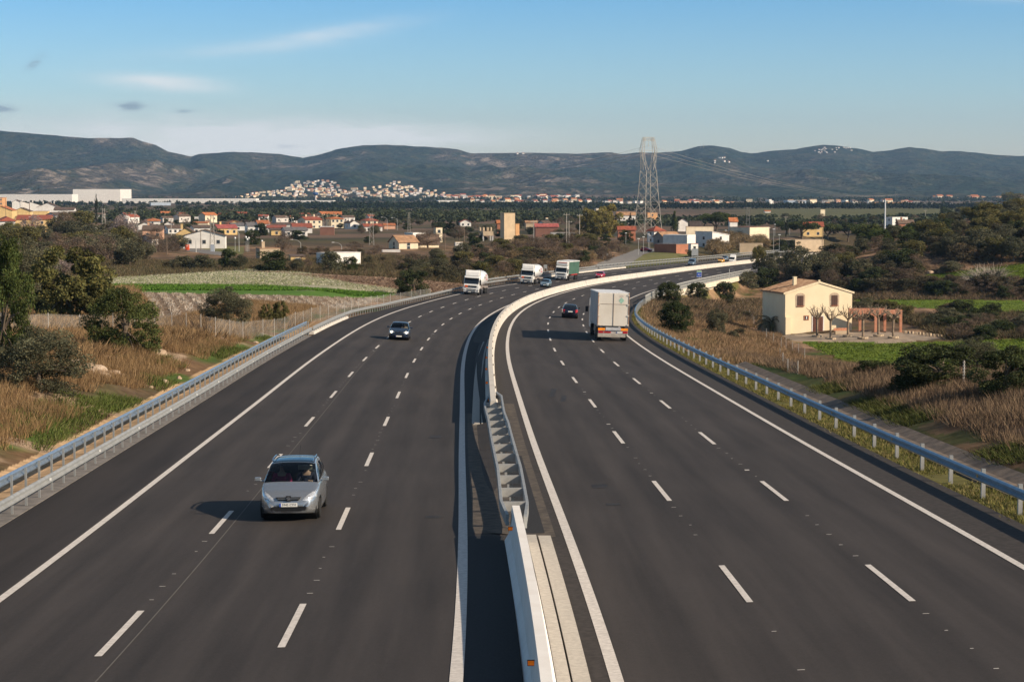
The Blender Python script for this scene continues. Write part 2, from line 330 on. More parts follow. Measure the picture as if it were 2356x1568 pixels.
gx, gy, gz = V[:, 0], V[:, 1], V[:, 2]; vs_, vu_ = su(gx, gy)
C = lambda *c: np.array(c)
dry = C(.150, .094, .052); soil = C(.240, .165, .100); green = C(.055, .085, .020); olive = C(.078, .072, .032); brown = C(.110, .072, .048); sand = C(.42, .29, .17); dark = C(.05, .048, .03)
def mixc_(a, b, t): t = np.clip(t, 0, 1)[:, None]; return a * (1 - t) + b * t
n_a = fbm(gx / 14, gy / 14, 2, 4); n_b = fbm(gx / 4, gy / 4, 3, 3); n_c = fbm(gx / 120, gy / 260, 4, 4)
col = mixc_(np.tile(dry, (len(V), 1)), brown, (n_a - .4) * 4); col = mixc_(col, olive, (n_b - .52) * 3.5); col = mixc_(col, green, (fbm(gx / 9, gy / 9, 8, 3) - .57) * 6 * (gy < 260))
# far plain : strips of fields, scrub and bare soil
far = np.clip((gy - 560) / 200, 0, 1); fcol = mixc_(np.tile(olive * .9, (len(V), 1)), C(.125, .088, .060), (n_c - .38) * 5)
fcol = mixc_(fcol, dark, (fbm(gx / 30, gy / 55, 6, 4) - .5) * 5); fcol = mixc_(fcol, C(.15, .105, .075), (fbm(gx / 500, gy / 90, 12, 2) - .6) * 9)
gp = sst((gx / np.maximum(gy, 1) - .10) / .03) * sst((gy - 1300) / 150) * (1 - sst((gy - 2300) / 200)); fcol = mixc_(fcol, C(.105, .108, .045) * (0.8 + .4 * n_a[:, None]), gp * .9)
col = mixc_(col, fcol, far)
# verges : sandy strip and stony banks on the left, ditch on the right
el = EDGE_L(vs_); er = EDGE_R(vs_); dl = el - vu_; dr = vu_ - er; okr = (gy < 900)
nearb = np.clip(1 - (vs_ - 150) / 60, 0, 1) * okr
col = mixc_(col, sand * (.8 + .5 * n_b[:, None]), ((dl > .2) & (dl < 3.2)) * nearb)
col = mixc_(col, green * 1.3, (np.exp(-((dl - 4.2) / 1.1) ** 2) * (fbm(gx / 5, gy / 5, 31, 2) - .38) * 6) * nearb)
col = mixc_(col, C(.30, .22, .15), np.clip((fbm(gx / 3.2, gy / 3.2, 33, 3) - .60) * 14, 0, 1) * (dl > 3) * (dl < 14) * nearb)
col = mixc_(col, C(.115, .11, .035), ((dr > 0) & (dr < 1.7)) * okr * .9)
col = mixc_(col, green * .8, (np.exp(-((dr - 4.3) / 1.3) ** 2) * .7) * (dr > 0) * okr * (fbm(gx / 4, gy / 4, 41, 2) > .5))
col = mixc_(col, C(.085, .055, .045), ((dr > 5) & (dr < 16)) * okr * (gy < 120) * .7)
stn = np.clip((fbm(gx / 6, gy / 6, 51, 3) - .60) * 12, 0, 1) * (gy > 200) * (gy < 640) * (np.abs(vu_) > 14); col = mixc_(col, C(.33, .21, .13), stn * .75)
gmat = mat('ground_cover', (.74, .72, .70), rough=.95, attr='col', scale=1.6, col2=(1.2, 1.2, 1.22), bump=.5, bscale=3.0, detail=10, spec=.1)
fm = {'blossom_meadow': mat('blossom_meadow', (.20, .21, .10), rough=.95, col2=(.38, .35, .27), scale=.55, detail=10, bump=.5, spec=.1),
 'green_crop_strip': mat('green_crop', (.060, .125, .016), rough=.95, col2=(.10, .19, .03), scale=.8, detail=9, bump=.4, spec=.1),
 'ploughed_field': mat('ploughed_soil', (.13, .082, .052), rough=.95, col2=(.30, .215, .155), scale=.35, detail=10, bump=.8, spec=.1),
 'flowering_row_field': mat('flower_rows', (.12, .08, .05), rough=.95, col2=(.26, .20, .145), scale=.45, detail=10, bump=.7, spec=.1),
 'lane': mat('lane_asphalt', (.17, .16, .15), rough=.9, scale=.6), 'lawn': mat('lawn_grass', (.10, .115, .035), rough=.95, col2=(.17, .15, .07), scale=.5, spec=.1),
 'green_field': mat('green_field', (.085, .125, .014), rough=.95, col2=(.12, .165, .022), scale=.35, detail=9, bump=.3, spec=.1),
 'paved_yard': mat('yard_paving', (.26, .20, .145), rough=.9, col2=(.34, .27, .20), scale=.4)}
def rows(m, angle, period, c, w=.5, amt=.8):      # tilled rows across a field
    t = m.node_tree; b = t.nodes['Principled BSDF']; src = b.inputs['Base Color'].links[0].from_socket
    tc_ = t.nodes.new('ShaderNodeTexCoord'); mp = t.nodes.new('ShaderNodeMapping'); mp.inputs['Rotation'].default_value = (0, 0, angle); t.links.new(tc_.outputs['Object'], mp.inputs[0])
    wv = t.nodes.new('ShaderNodeTexWave'); wv.inputs['Scale'].default_value = .314 / period * 1.0; wv.inputs['Distortion'].default_value = 1.2; wv.inputs['Detail'].default_value = 3; wv.inputs['Detail Scale'].default_value = 2.0; t.links.new(mp.outputs[0], wv.inputs[0])
    mr = t.nodes.new('ShaderNodeMapRange'); mr.inputs[1].default_value = w; mr.inputs[2].default_value = w + .3; mr.inputs[4].default_value = amt; t.links.new(wv.outputs[1], mr.inputs[0])
    mx = t.nodes.new('ShaderNodeMix'); mx.data_type = 'RGBA'; mx.inputs[7].default_value = (*c, 1); t.links.new(mr.outputs[0], mx.inputs[0]); t.links.new(src, mx.inputs[6]); t.links.new(mx.outputs[2], b.inputs['Base Color'])
rows(fm['flowering_row_field'], R(-11), 1.75, (.15, .085, .045), .45, .85); rows(fm['ploughed_field'], R(-30), 1.6, (.12, .07, .045), .5, .6)
rows(fm['green_field'], R(20), 6.0, (.10, .19, .03), .6, .3)
def sub(name, sel, m, **k):
    f = F[sel]; u, inv = np.unique(f, return_inverse=True)
    o = npmesh(name, V[u], inv.reshape(-1, 4), m, smooth=True, attr=col[u]); o['kind'] = 'structure'; return o
sub('ground', reg < 0, gmat)
FLAB = {8: 'bright green field in front of the farmhouse yard', 9: 'narrow green field behind the farmhouse', 10: 'green terrace field behind the bare shrub'}
for i, (n_, k_, poly) in enumerate(REG):
    if (reg == i).any(): sub(n_, reg == i, fm[n_])
# ------------------------------------------------------------------ hills : a ridge line along the horizon
SKY = [(-1600, 300), (-600, 296), (0, 302), (60, 306), (160, 314), (212, 319), (312, 318), (330, 326), (362, 335), (390, 350), (442, 360), (462, 354), (537, 350), (600, 353), (646, 354), (699, 364), (739, 355), (776, 344), (839, 335), (889, 333), (964, 337), (1014, 340), (1051, 344), (1084, 353), (1178, 352), (1260, 353), (1328, 355), (1403, 349), (1428, 354), (1478, 352), (1515, 352), (1565, 347), (1603, 337.6), (1640, 336), (1678, 341), (1703, 350), (1728, 353), (1753, 349), (1767, 347), (1829, 343), (1892, 333), (1917, 334), (1967, 341), (2004, 349), (2042, 347.6), (2089, 339), (2129, 342.6), (2162, 348), (2204, 347), (2242, 351), (2279, 356), (2356, 359), (3000, 350), (4000, 345)]
skx = np.array([(a - CX) / FPX for a, b in SKY]); skh = np.array([(Y0 - b) / FPX for a, b in SKY])
hy = np.linspace(4300, 9600, 230); ha = np.concatenate([np.linspace(-.6, -.27, 60)[:-1], np.linspace(-.27, .27, 620), np.linspace(.27, .6, 60)[1:]])
HA, HY = np.meshgrid(ha, hy)
def hills_z(a, Y):
    a = np.asarray(a, float); Y = np.asarray(Y, float); X = a * Y; q = np.clip((Y - 4500) / (8600 - 4500), 0, 1)
    crest = np.interp(a, skx, skh) * 8600
    rd = 1 - np.abs(2 * fbm(X / 900 + 3, Y / 2600 + 1, 61, 4) - 1); rd2 = 1 - np.abs(2 * fbm(X / 330, Y / 900, 63, 4) - 1)
    sh = q ** 1.25; amp = np.sin(np.pi * np.clip(q, 0, 1)) ** .8
    z = -21 + (crest + 21) * sh * (1 - .62 * amp * (1 - rd ** 3)) + amp * (rd2 - .7) * 70 + (fbm(X / 90, Y / 90, 65, 4) - .5) * 9 * np.clip(q * 4, 0, 1)
    back = np.clip((Y - 8600) / 1000, 0, 1); z = z - back * 60
    ang = np.minimum(z / Y, np.interp(a, skx, skh) * np.clip(.62 + .4 * q, 0, .985)); z = np.where((q < .985) & (ang * Y < z), ang * Y, z)
    return np.where(q <= 0, -21 - (4500 - Y) * .02, z)
hz = hills_z(HA, HY); hX = HA * HY; n1_, n2_ = HA.shape; ix = np.arange(n1_ * n2_).reshape(n1_, n2_)
hF = np.stack([ix[:-1, :-1], ix[:-1, 1:], ix[1:, 1:], ix[1:, :-1]], -1).reshape(-1, 4); hV = np.stack([hX, HY, hz], -1).reshape(-1, 3)
x_, y_, z_ = hV.T; q_ = (z_ + 21) / 200
fo = C(.019, .035, .024); hc = mixc_(np.tile(fo, (len(hV), 1)), C(.055, .062, .040), (fbm(x_ / 28, y_ / 60, 71, 3) - .45) * 4)
bare = np.clip((fbm(x_ / 420, y_ / 800, 73, 4) - .49) * 6, 0, 1) * np.clip(1.25 - (x_ / y_ - .05) * 9, .12, 1)
hc = mixc_(hc, C(.095, .080, .062), bare * np.clip((fbm(x_ / 55, y_ / 120, 75, 3) - .28) * 3, 0, .8))
hc = mixc_(hc, C(.24, .20, .165), bare * np.clip((fbm(x_ / 40, y_ / 80, 77, 4) - .58) * 9, 0, 1))
low = np.clip(1 - (y_ - 4500) / 500, 0, 1); hc = mixc_(hc, C(.13, .085, .062), low * np.clip((fbm(x_ / 200, y_ / 120, 79, 3) - .45) * 6, 0, 1))
o = npmesh('hills', hV, hF, mat('hill_forest', (.55, .58, .55), rough=.95, attr='col', scale=.035, col2=(1.35, 1.3, 1.3), bump=1.0, bscale=.05, detail=12, spec=.05), smooth=True, attr=hc); o['kind'] = 'structure'
for n_ in MATS['hill_forest'].node_tree.nodes:
    if n_.type == 'BUMP': n_.inputs['Distance'].default_value = 22.0
def hill_at(px, py):
    a = (px - CX) / FPX; Y = np.arange(4550, 8600, 10.0); z = hills_z(np.full(len(Y), a), Y); k = np.argmax(z / Y >= (Y0 - py) / FPX); return a * Y[k], float(Y[k]), float(z[k])
# ------------------------------------------------------------------ road
s_ = np.concatenate([np.arange(-60, 120, .75), np.arange(120, 890, 2.0)])
def strip(name, s_, ua, ub, nu, dz, m, uvs=True):
    us = np.linspace(0, 1, nu); Sg, Tg = np.meshgrid(s_, us, indexing='ij'); Ug = ua(Sg) * (1 - Tg) + ub(Sg) * Tg; x, y, z = road(Sg, Ug, dz)
    k = np.arange(Sg.size).reshape(Sg.shape); f = np.stack([k[:-1, :-1], k[:-1, 1:], k[1:, 1:], k[1:, :-1]], -1).reshape(-1, 4)
    return npmesh(name, np.stack([x, y, z], -1).reshape(-1, 3), f, m, uv=np.stack([Ug, Sg], -1).reshape(-1, 2), smooth=True)
cst = lambda v: (lambda s: np.full(np.shape(s), float(v)))
gof = lambda v: (lambda s: I(GS, s) + v)
def asphalt():
    m = bpy.data.materials.new('asphalt'); m.use_nodes = True; t = m.node_tree; n = t.nodes; l = t.links; b = n['Principled BSDF']; b.inputs['Roughness'].default_value = .82; b.inputs['Specular IOR Level'].default_value = .25
    def N(ty, **k):
        q = n.new(ty)
        for a_, v_ in k.items(): setattr(q, a_, v_)
        return q
    def M(op, a_, b_=None):
        q = N('ShaderNodeMath', operation=op)
        for i, v_ in enumerate((a_, b_)):
            if v_ is None: continue
            if isinstance(v_, (int, float)): q.inputs[i].default_value = v_
            else: l.new(v_, q.inputs[i])
        return q.outputs[0]
    def noise(scale, det, rough=.6, vec=None):
        q = N('ShaderNodeTexNoise'); q.inputs['Scale'].default_value = scale; q.inputs['Detail'].default_value = det; q.inputs['Roughness'].default_value = rough; l.new(vec, q.inputs['Vector']); return q.outputs[0]
    def mr(v_, a_, b_, c_, d_):
        q = N('ShaderNodeMapRange'); l.new(v_, q.inputs[0])
        for i, x in enumerate((a_, b_, c_, d_)): q.inputs[i + 1].default_value = x
        return q.outputs[0]
    uvn = N('ShaderNodeUVMap'); sp = N('ShaderNodeSeparateXYZ'); l.new(uvn.outputs[0], sp.inputs[0]); u = sp.outputs[0]
    ob = N('ShaderNodeTexCoord').outputs['Object']
    mp = N('ShaderNodeMapping'); mp.inputs['Scale'].default_value = (1.0, .045, 1); l.new(uvn.outputs[0], mp.inputs[0])
    streak = noise(1.6, 4, .6, mp.outputs[0]); fine = noise(38, 3, .8, ob); fine2 = noise(9, 5, .7, ob); big = noise(.12, 3, .5, ob)
    # wheel tracks : two lighter bands per lane
    tr = M('COSINE', M('MULTIPLY', M('ADD', u, 1.75), 2 * math.pi / 1.75)); tr = mr(tr, -1, 1, 0, 1)
    v_ = M('ADD', M('MULTIPLY', mr(streak, .3, .7, -.5, .5), .020), M('MULTIPLY', mr(fine, .3, .7, -.5, .5), .020))
    v_ = M('ADD', v_, M('MULTIPLY', mr(fine2, .3, .7, -.5, .5), .010)); v_ = M('ADD', v_, M('MULTIPLY', mr(big, .3, .7, -.5, .5), .008)); v_ = M('ADD', v_, M('MULTIPLY', tr, .009)); v_ = M('ADD', v_, .038)
    cb = N('ShaderNodeCombineXYZ'); l.new(v_, cb.inputs[0]); l.new(M('MULTIPLY', v_, .85), cb.inputs[1]); l.new(M('MULTIPLY', v_, .775), cb.inputs[2])
    # shoulders are an older, browner surfacing
    sh1 = mr(u, -10.75, -10.6, 1, 0); g_ = mr(u, .15, .3, 0, 1)
    brown_ = N('ShaderNodeMix', data_type='RGBA'); l.new(sh1, brown_.inputs[0]); l.new(cb.outputs[0], brown_.inputs[6])
    cb2 = N('ShaderNodeCombineXYZ'); l.new(M('MULTIPLY', v_, .72), cb2.inputs[0]); l.new(M('MULTIPLY', v_, .60), cb2.inputs[1]); l.new(M('MULTIPLY', v_, .545), cb2.inputs[2]); l.new(cb2.outputs[0], brown_.inputs[7])
    l.new(brown_.outputs[2], b.inputs['Base Color'])
    bp = N('ShaderNodeBump'); bp.inputs['Strength'].default_value = .35; bp.inputs['Distance'].default_value = .01; l.new(fine, bp.inputs['Height']); l.new(bp.outputs[0], b.inputs['Normal'])
    return m
am = asphalt()
strip('road', s_, EDGE_L, EDGE_R, 40, 0.0, am)['kind'] = 'structure'
amr = mat('shoulder_asphalt', (.040, .034, .031), rough=.9, scale=6, var=.25, detail=8); ambl = mat('fresh_and_shade_asphalt', (.022, .022, .024), rough=.9, scale=20, var=.3)  # ambl: fresh patches, and barrier shade put into the inner shoulder colour
amw = mat('worn_asphalt', (.055, .047, .040), rough=.9, col2=(.11, .09, .072), scale=3.5, detail=10)
strip('road_shoulder', s_, gof(10.62), lambda s: EDGE_R(s) + .02, 6, .004, amr)['kind'] = 'structure'
strip('road_shoulder', s_, gof(-1.3), gof(-.12), 4, .004, amr)['kind'] = 'structure'
strip('median_strip', np.arange(30.5, 74, .5), gof(-2.6), gof(-.35), 10, .008, amw)['kind'] = 'structure'
strip('median_strip', np.arange(30.5, 74, .5), cst(.14), gof(-2.6), 10, .008, mat('median_asphalt', (.038, .034, .032), rough=.9, col2=(.055, .05, .045), scale=3.0, detail=10))['kind'] = 'structure'
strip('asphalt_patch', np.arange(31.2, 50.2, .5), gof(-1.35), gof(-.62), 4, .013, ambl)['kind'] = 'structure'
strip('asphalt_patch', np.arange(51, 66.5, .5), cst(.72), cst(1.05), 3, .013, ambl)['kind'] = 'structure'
strip('road_shoulder', np.concatenate([np.arange(-60, 30.6, 1.)]), cst(.14), lambda s: I(GS, s) - 1.82, 4, .004, ambl)['kind'] = 'structure'  # dark surfacing blackened further in colour to deepen the barrier's shade
strip('road_shoulder', np.arange(73.5, 300, 1.5), cst(.14), cst(1.0), 4, .004, ambl)['kind'] = 'structure'  # same painted shade beside the far barrier
# painted lines
wm = mat('road_paint', (.50, .465, .43), rough=.7, col2=(.66, .62, .575), scale=9, detail=9)
def line(uf, w_, s0=-60, s1=885, step=1.5): return strip('road_marking', np.arange(s0, s1, step), lambda s: uf(s) - w_ / 2, lambda s: uf(s) + w_ / 2, 2, .012, wm)
marks = [line(cst(-10.5), .21), line(cst(0), .25), line(gof(0), .25), line(gof(10.5), .20)]
def dashes(side, u0, ph, n):
    V_, F_ = [], []
    offs = lambda s: (u0 if side == 'L' else I(GS, s) + u0)
    uL = u0 if side == 'L' else u0 + 3
    ss = np.arange(0, 890, .5); x, y, z = road(ss, offs(ss)); arc = np.concatenate([[0], np.cumsum(np.hypot(np.diff(x), np.diff(y)))])
    for k in range(-2, n):
        a = ph + PER * k
        for q in range(4):
            a0, a1 = a - 2.5 + q * 1.25, a - 2.5 + (q + 1) * 1.25
            for aa in (a0, a1):
                s = np.interp(aa, arc, ss) if aa > 0 else aa
                for du in (-.075, .075): p = road(s, offs(s) + du, .012); V_.append([float(c) for c in p])
            b = len(V_) - 4; F_.append((b, b + 1, b + 3, b + 2))
        if 0 < a < 330:            # small worn ticks left by the old studs between the dashes
            for j in range(6):
                if rnd.random() < .25: continue
                s = float(np.interp(a + 3.9 + j * 1.85, arc, ss)); du = rnd.uniform(-.05, .05); hw = rnd.choice((.035, .05, .07)); big_ = rnd.random() < .06; hl = .12 if big_ else .022
                if big_: hw = .08
                for (q1, q2) in ((-hl, -hw), (-hl, hw), (hl, -hw), (hl, hw)):
                    p = road(s + q1, offs(s) + du + q2, .012); V_.append([float(c) for c in p])
                b = len(V_) - 4; F_.append((b, b + 1, b + 3, b + 2))
    return npmesh('lane_dashes', V_, F_, wm)
marks += [dashes('L', -7.0, PH[0], 46), dashes('L', -3.5, PH[1], 46), dashes('R', 3.5, PH[2], 46), dashes('R', 7.0, PH[3], 46)]
for o in marks: o['kind'] = 'structure'; o.name = 'road_marking'
skm = mat('tyre_mark', (.026, .022, .020), rough=.7, var=.3, scale=2)
for (sa, sb, u, w_) in ((40.5, 41.6, 1.35, .5), (36.3, 37.0, 1.5, .42), (78, 84, 1.55, .28), (75, 79, 2.0, .25), (60, 61.5, -1.4, .5), (34, 34.6, -1.1, .45)):
    strip('tyre_mark', np.arange(sa, sb, .25), (lambda s, u=u, a=sa: (I(GS, s) if u > 0 else 0) + u + (s - a) * .06), (lambda s, u=u, a=sa, w_=w_: (I(GS, s) if u > 0 else 0) + u + w_ + (s - a) * .06), 2, .005, skm)['kind'] = 'structure'
# thin saw-cut joint following the truck lane
strip('road_joint', np.arange(-60, 140, 1.5), lambda s: -7.0 + .30 + .02 * (60 - s) * .1, lambda s: -7.0 + .33 + .02 * (60 - s) * .1, 2, .010, mat('joint_paint', (.13, .12, .11), rough=.9))['kind'] = 'structure'
# ------------------------------------------------------------------ barriers and guard rails
galv = mat('galvanised_steel', (.30, .31, .31), rough=.55, metal=.25, var=.12, scale=2.5, spec=.5)
galv2 = mat('galvanised_sky_tint', (.36, .44, .53), rough=.32, metal=.7, var=.10, scale=3, spec=.6)  # blue of the reflected sky put into the beam's base colour
dull = mat('dull_steel', (.36, .36, .35), rough=.6, metal=.25, var=.15, scale=3)
conc = mat('barrier_concrete', (.48, .445, .395), rough=.85, col2=(.58, .545, .49), scale=1.1, detail=9, bump=.15)
concw = mat('white_painted_concrete', (.72, .69, .65), rough=.8, col2=(.78, .76, .73), scale=1.5, detail=9)
slabm = mat('drain_concrete', (.40, .37, .33), rough=.9, col2=(.50, .465, .41), scale=9, detail=10, bump=.2)
bluest = mat('sky_tinted_steel', (.16, .27, .38), rough=.38, metal=.5, var=.12, scale=3, spec=.6)  # sky reflection painted into the steel as a blue base
orange = mat('orange_reflector', (.95, .20, .01), rough=.35, var=.05, emit=.15); blackp = mat('black_rubber', (.012, .012, .012), rough=.8)
jm = mat('dark_slot', (.10, .09, .08), rough=.9)  # dark fill of the lifting slots
def sweep(name, prof, ss, uf, dz, m, parent=None, smooth=False, closed=True):
    ss = np.asarray(ss, float); u0 = uf(ss); P = np.array(prof); n = len(P); x0, y0, z0 = road(ss, u0, dz); th = I(TH, ss)
    V_ = np.stack([x0[:, None] + P[None, :, 0] * np.cos(th)[:, None], y0[:, None] - P[None, :, 0] * np.sin(th)[:, None], z0[:, None] + P[None, :, 1]], -1).reshape(-1, 3)
    k = np.arange(len(ss) * n).reshape(len(ss), n); nx = np.roll(k, -1, 1) if closed else k[:, 1:]; kk = k if closed else k[:, :-1]
    f = np.stack([kk[:-1], kk[1:], nx[1:], nx[:-1]], -1).reshape(-1, 4); fl = f.tolist()
    b = MB(); b.v = [tuple(v) for v in V_]; b.f = [tuple(q) for q in fl]
    if closed: b.f += [tuple(k[0]), tuple(k[-1][::-1])]
    b.m = [0] * len(b.f); return b.build(name, m, parent, smooth=smooth)
NJ = [(-.30, 0), (-.30, .08), (-.17, .30), (-.10, 1.02), (.10, 1.02), (.17, .30), (.30, .08), (.30, 0)]
NJw = [(-.31, 0), (-.31, .10), (-.20, .32), (-.125, .93), (.125, .93), (.20, .32), (.31, .10), (.31, 0)]
WB = [(0, -.155), (.03, -.145), (.08, -.10), (.08, -.06), (.02, -.02), (.02, .02), (.08, .06), (.08, .10), (.03, .145), (0, .155), (-.006, .155), (.02, .13), (.07, .095), (.07, .065), (.01, .02), (.01, -.02), (.07, -.065), (.07, -.095), (.02, -.13), (-.006, -.155)]
def thing_road(name, s, u, **k):
    p = RP('L', s, u); return empty(name, p, 0, **k)
def adopt(o, root):       # parts built in world space: keep them there under a root standing on the road
    o.parent = root; o.matrix_parent_inverse = Matrix.Translation(-Vector(root.location)); return o
bun = lambda s: I(GS, s) - 1.50
root = thing_road('concrete_barrier', 10, 1.5, label='white concrete median barrier with orange reflectors nearest the camera', cat='barrier')
adopt(sweep('barrier_wall', NJ + [], np.arange(-40, 29.6, 1.0), bun, .004, concw), root)
def refl(root, s, u, z, sz=.13, side=-1):
    p = RP('L', s, u, z); b = MB(); b.box((0, 0, 0), (sz, .03, sz * .8)); b.box((0, -.018, 0), (sz * .85, .012, sz * .62), mi=1); o = b.build('reflector', [blackp, orange]); o.location = p; adopt(o, root)
for s in (10.2, 27.2): refl(root, s, float(bun(s)) - .19, .62)
root = thing_road('drainage_slab', 10, 2.0, label='twin concrete drain kerbs beside the near end of the median barrier', cat='drain kerb')
for ua, ub in ((-1.16, -.90), (-.84, -.50)):
    adopt(sweep('kerb_slab', [(0, 0), (0, .07), (ub - ua, .07), (ub - ua, 0)], np.arange(-40, 31.2, .8), gof(ua), 0, slabm), root)
farb_u = lambda s: I(GS, s) + np.interp(s, [68, 107, 171, 255, 408, 620, 760], [-1.42, -1.25, -1.17, -1.08, -.75, -.45, -.4])
root = thing_road('concrete_barrier', 80, 1.6, label='long pale concrete barrier curving away between the two carriageways', cat='barrier')
adopt(sweep('barrier_wall', NJw, np.concatenate([np.arange(67, 300, 1.5), np.arange(300, 790, 3)]), farb_u, .004, conc), root)
for s in (72.5, 85, 97, 109, 122): refl(root, s, float(farb_u(s)) - .22, .60, .16)
for k in range(26):
    s = 76 + k * 9.2 + (k > 14) * (k - 14) * 6
    p = RP('L', s, float(farb_u(s)) + .165, .80); b = MB(); b.box((0, 0, 0), (.05, .16, .10)); o = b.build('lifting_slot', jm, loc=p); o.rotation_euler = (0, 0, -float(I(TH, s))); adopt(o, root)
for s in (200, 262, 327, 392): 
    b = sweep('expansion_joint', [(a * 1.03, z * 1.004 + .002) for a, z in NJw], np.array([s, s + .35]), farb_u, .004, galv); adopt(b, root)
root = thing_road('drainage_slab', 80, .8, label='concrete drain kerb in the shadow left of the far median barrier', cat='drain kerb')
for ua, ub in ((-.98, -.62), (-.55, -.22)):
    adopt(sweep('kerb_slab', [(0, 0), (0, .07), (ub - ua, .07), (ub - ua, 0)], np.arange(66.8, 150, .8), lambda s, ua=ua: farb_u(s) + ua, 0, slabm), root)
# removable steel section of the median : two beams joined by cross plates
root = thing_road('median_guardrail', 50, 1.5, label='removable steel ladder guardrail bridging the gap between concrete barriers', cat='guardrail')
ucen = lambda s: I(GS, s) + np.interp(s, [29, 40, 55, 62, 71], [-1.50, -1.36, -1.36, -1.40, -1.42]); hw = lambda s: np.interp(s, [28.5, 31.5, 55, 60, 69, 72], [.24, .37, .37, .34, .40, .22])
box_ = [(-.04, -.15), (.04, -.15), (.055, -.08), (.03, 0), (.055, .08), (.04, .15), (-.04, .15)]
bl = sweep('beam', box_, np.arange(28.4, 72.4, .5), lambda s: ucen(s) - hw(s), .68, galv); adopt(bl, root)
br = sweep('beam', [(-a, z) for a, z in box_], np.arange(28.4, 72.4, .5), lambda s: ucen(s) + hw(s), .68, galv); adopt(br, root)
for k in range(12):
    s = 31.6 + k * 3.15 + (k ** 1.2) * .06
    p = RP('L', s, float(ucen(s)), 0); th = -float(I(TH, s)); b = MB(); w_ = float(hw(s)) * 2 - .06
    b.box((0, 0, .66), (w_, .012, .26)); b.box((0, .03, .79), (w_, .07, .012)); b.box((0, .03, .53), (w_, .07, .012)); o = b.build('cross_plate', dull, loc=p); o.rotation_euler = (0, 0, th); adopt(o, root)
    b = MB(); b.box((.02, .07, .27), (.10, .07, .54)); o = b.build('post', dull, loc=p); o.rotation_euler = (0, 0, th); adopt(o, root)
# left double guardrail
def guard(name, label, side, ua, s0, s1, step, beams, post_h, post_u, m_beam, sgn, lim=100, pm=None, cat='guardrail', postw=.06):
    ue = (lambda s: EDGE_L(s) + ua) if side == 'L' else (lambda s: EDGE_R(s) + ua)
    root = empty(name, RP('L', s0, float(ue(s0))), 0, label=label, cat=cat)
    for (du, z, bs0, bs1) in beams:
        m_b = galv if (side == 'L' and z < .8) else m_beam
        prof = [(a * sgn, h) for a, h in WB]
        adopt(sweep('beam', prof, np.arange(bs0, bs1, 2.0), lambda s, du=du: ue(s) + du, z, m_b, smooth=False), root)
    b = MB(); b.box((0, 0, 0), (postw * 1.1, postw, post_h)); proto = b.build('post', pm or galv); first = True; k = 0; s = s0
    rest = []
    while s < s1:
        p = RP('L', s, float(ue(s)) + post_u, post_h / 2 - .1)
        if k < lim:
            o = proto if first else proto.copy()
            if not first: COL.objects.link(o)
            first = False; o.location = p; o.rotation_euler = (0, 0, -float(I(TH, s))); o.parent = root; o.matrix_parent_inverse = Matrix.Translation(-Vector(root.location))
        else: rest.append((tuple(p), -float(I(TH, s))))
        k += 1; s += step
    if rest:
        b = MB()
        for p, a in rest: b.box(p, (postw * 1.1, postw, post_h), rz=a)
        o = b.build('post', pm or galv); o['kind'] = 'stuff'; adopt(o, root)
    return root
g1 = guard('guardrail', 'double steel guardrail with a grey lower and a sky-tinted upper beam along the left shoulder', 'L', -.02, 14, 149, 2.0, [(0.0, .58, 12, 150), (-.42, 1.06, 12, 149)], 1.30, -.26, galv2, 1, pm=galv)
for k in range(14):
    s = 22 + k * 9; b = MB(); b.box((0, 0, 0), (.05, .03, .08)); o = b.build('reflector', mat('white_reflector', (.8, .8, .78), rough=.3), loc=RP('L', s, float(EDGE_L(s)) + .08, .6)); adopt(o, g1)
g2 = guard('guardrail', 'single steel guardrail on a low concrete kerb beside the flowering field', 'L', -.02, 152, 330, 2.0, [(0.0, .58, 149, 330)], .75, -.12, galv, 1)
adopt(sweep('footing', [(-.25, 0), (-.25, .26), (.12, .22), (.18, 0)], np.arange(150, 188, 2.), lambda s: EDGE_L(s) - .15, 0, conc), g2)
for k in (330,):
    g3 = guard('guardrail', 'far double steel guardrail on a pale concrete ledge along the outer left curve', 'L', -.3, 331, 470, 2.0, [(0.0, .62, 330, 470), (-.5, 1.05, 330, 470)], 1.2, -.25, galv, 1)
    adopt(sweep('footing', [(-.6, 0), (-.6, .35), (.15, .35), (.2, 0)], np.arange(400, 500, 3.), lambda s: EDGE_L(s) - .35, 0, conc), g3)
g4 = guard('guardrail', 'farthest steel guardrail with dark gaps between posts above the bend', 'L', -.3, 471, 780, 4.0, [(0.0, .70, 470, 785), (-.6, 1.25, 470, 745)], 1.4, -.25, galv, 1, pm=galv, postw=.14)
g5 = guard('guardrail', 'sky-tinted steel guardrail on spaced posts along the right shoulder', 'R', .42, 16, 262, 4.0, [(0.0, .62, 10, 262)], .95, .12, bluest, -1, pm=dull, postw=.11)
for k in range(9):
    s = 24 + k * 12.0; b = MB(); b.box((0, 0, 0), (.03, .09, .09)); o = b.build('reflector', mat('amber_reflector', (.65, .38, .10), rough=.3), loc=RP('L', s, float(EDGE_R(s)) + .35, .64)); adopt(o, g5)
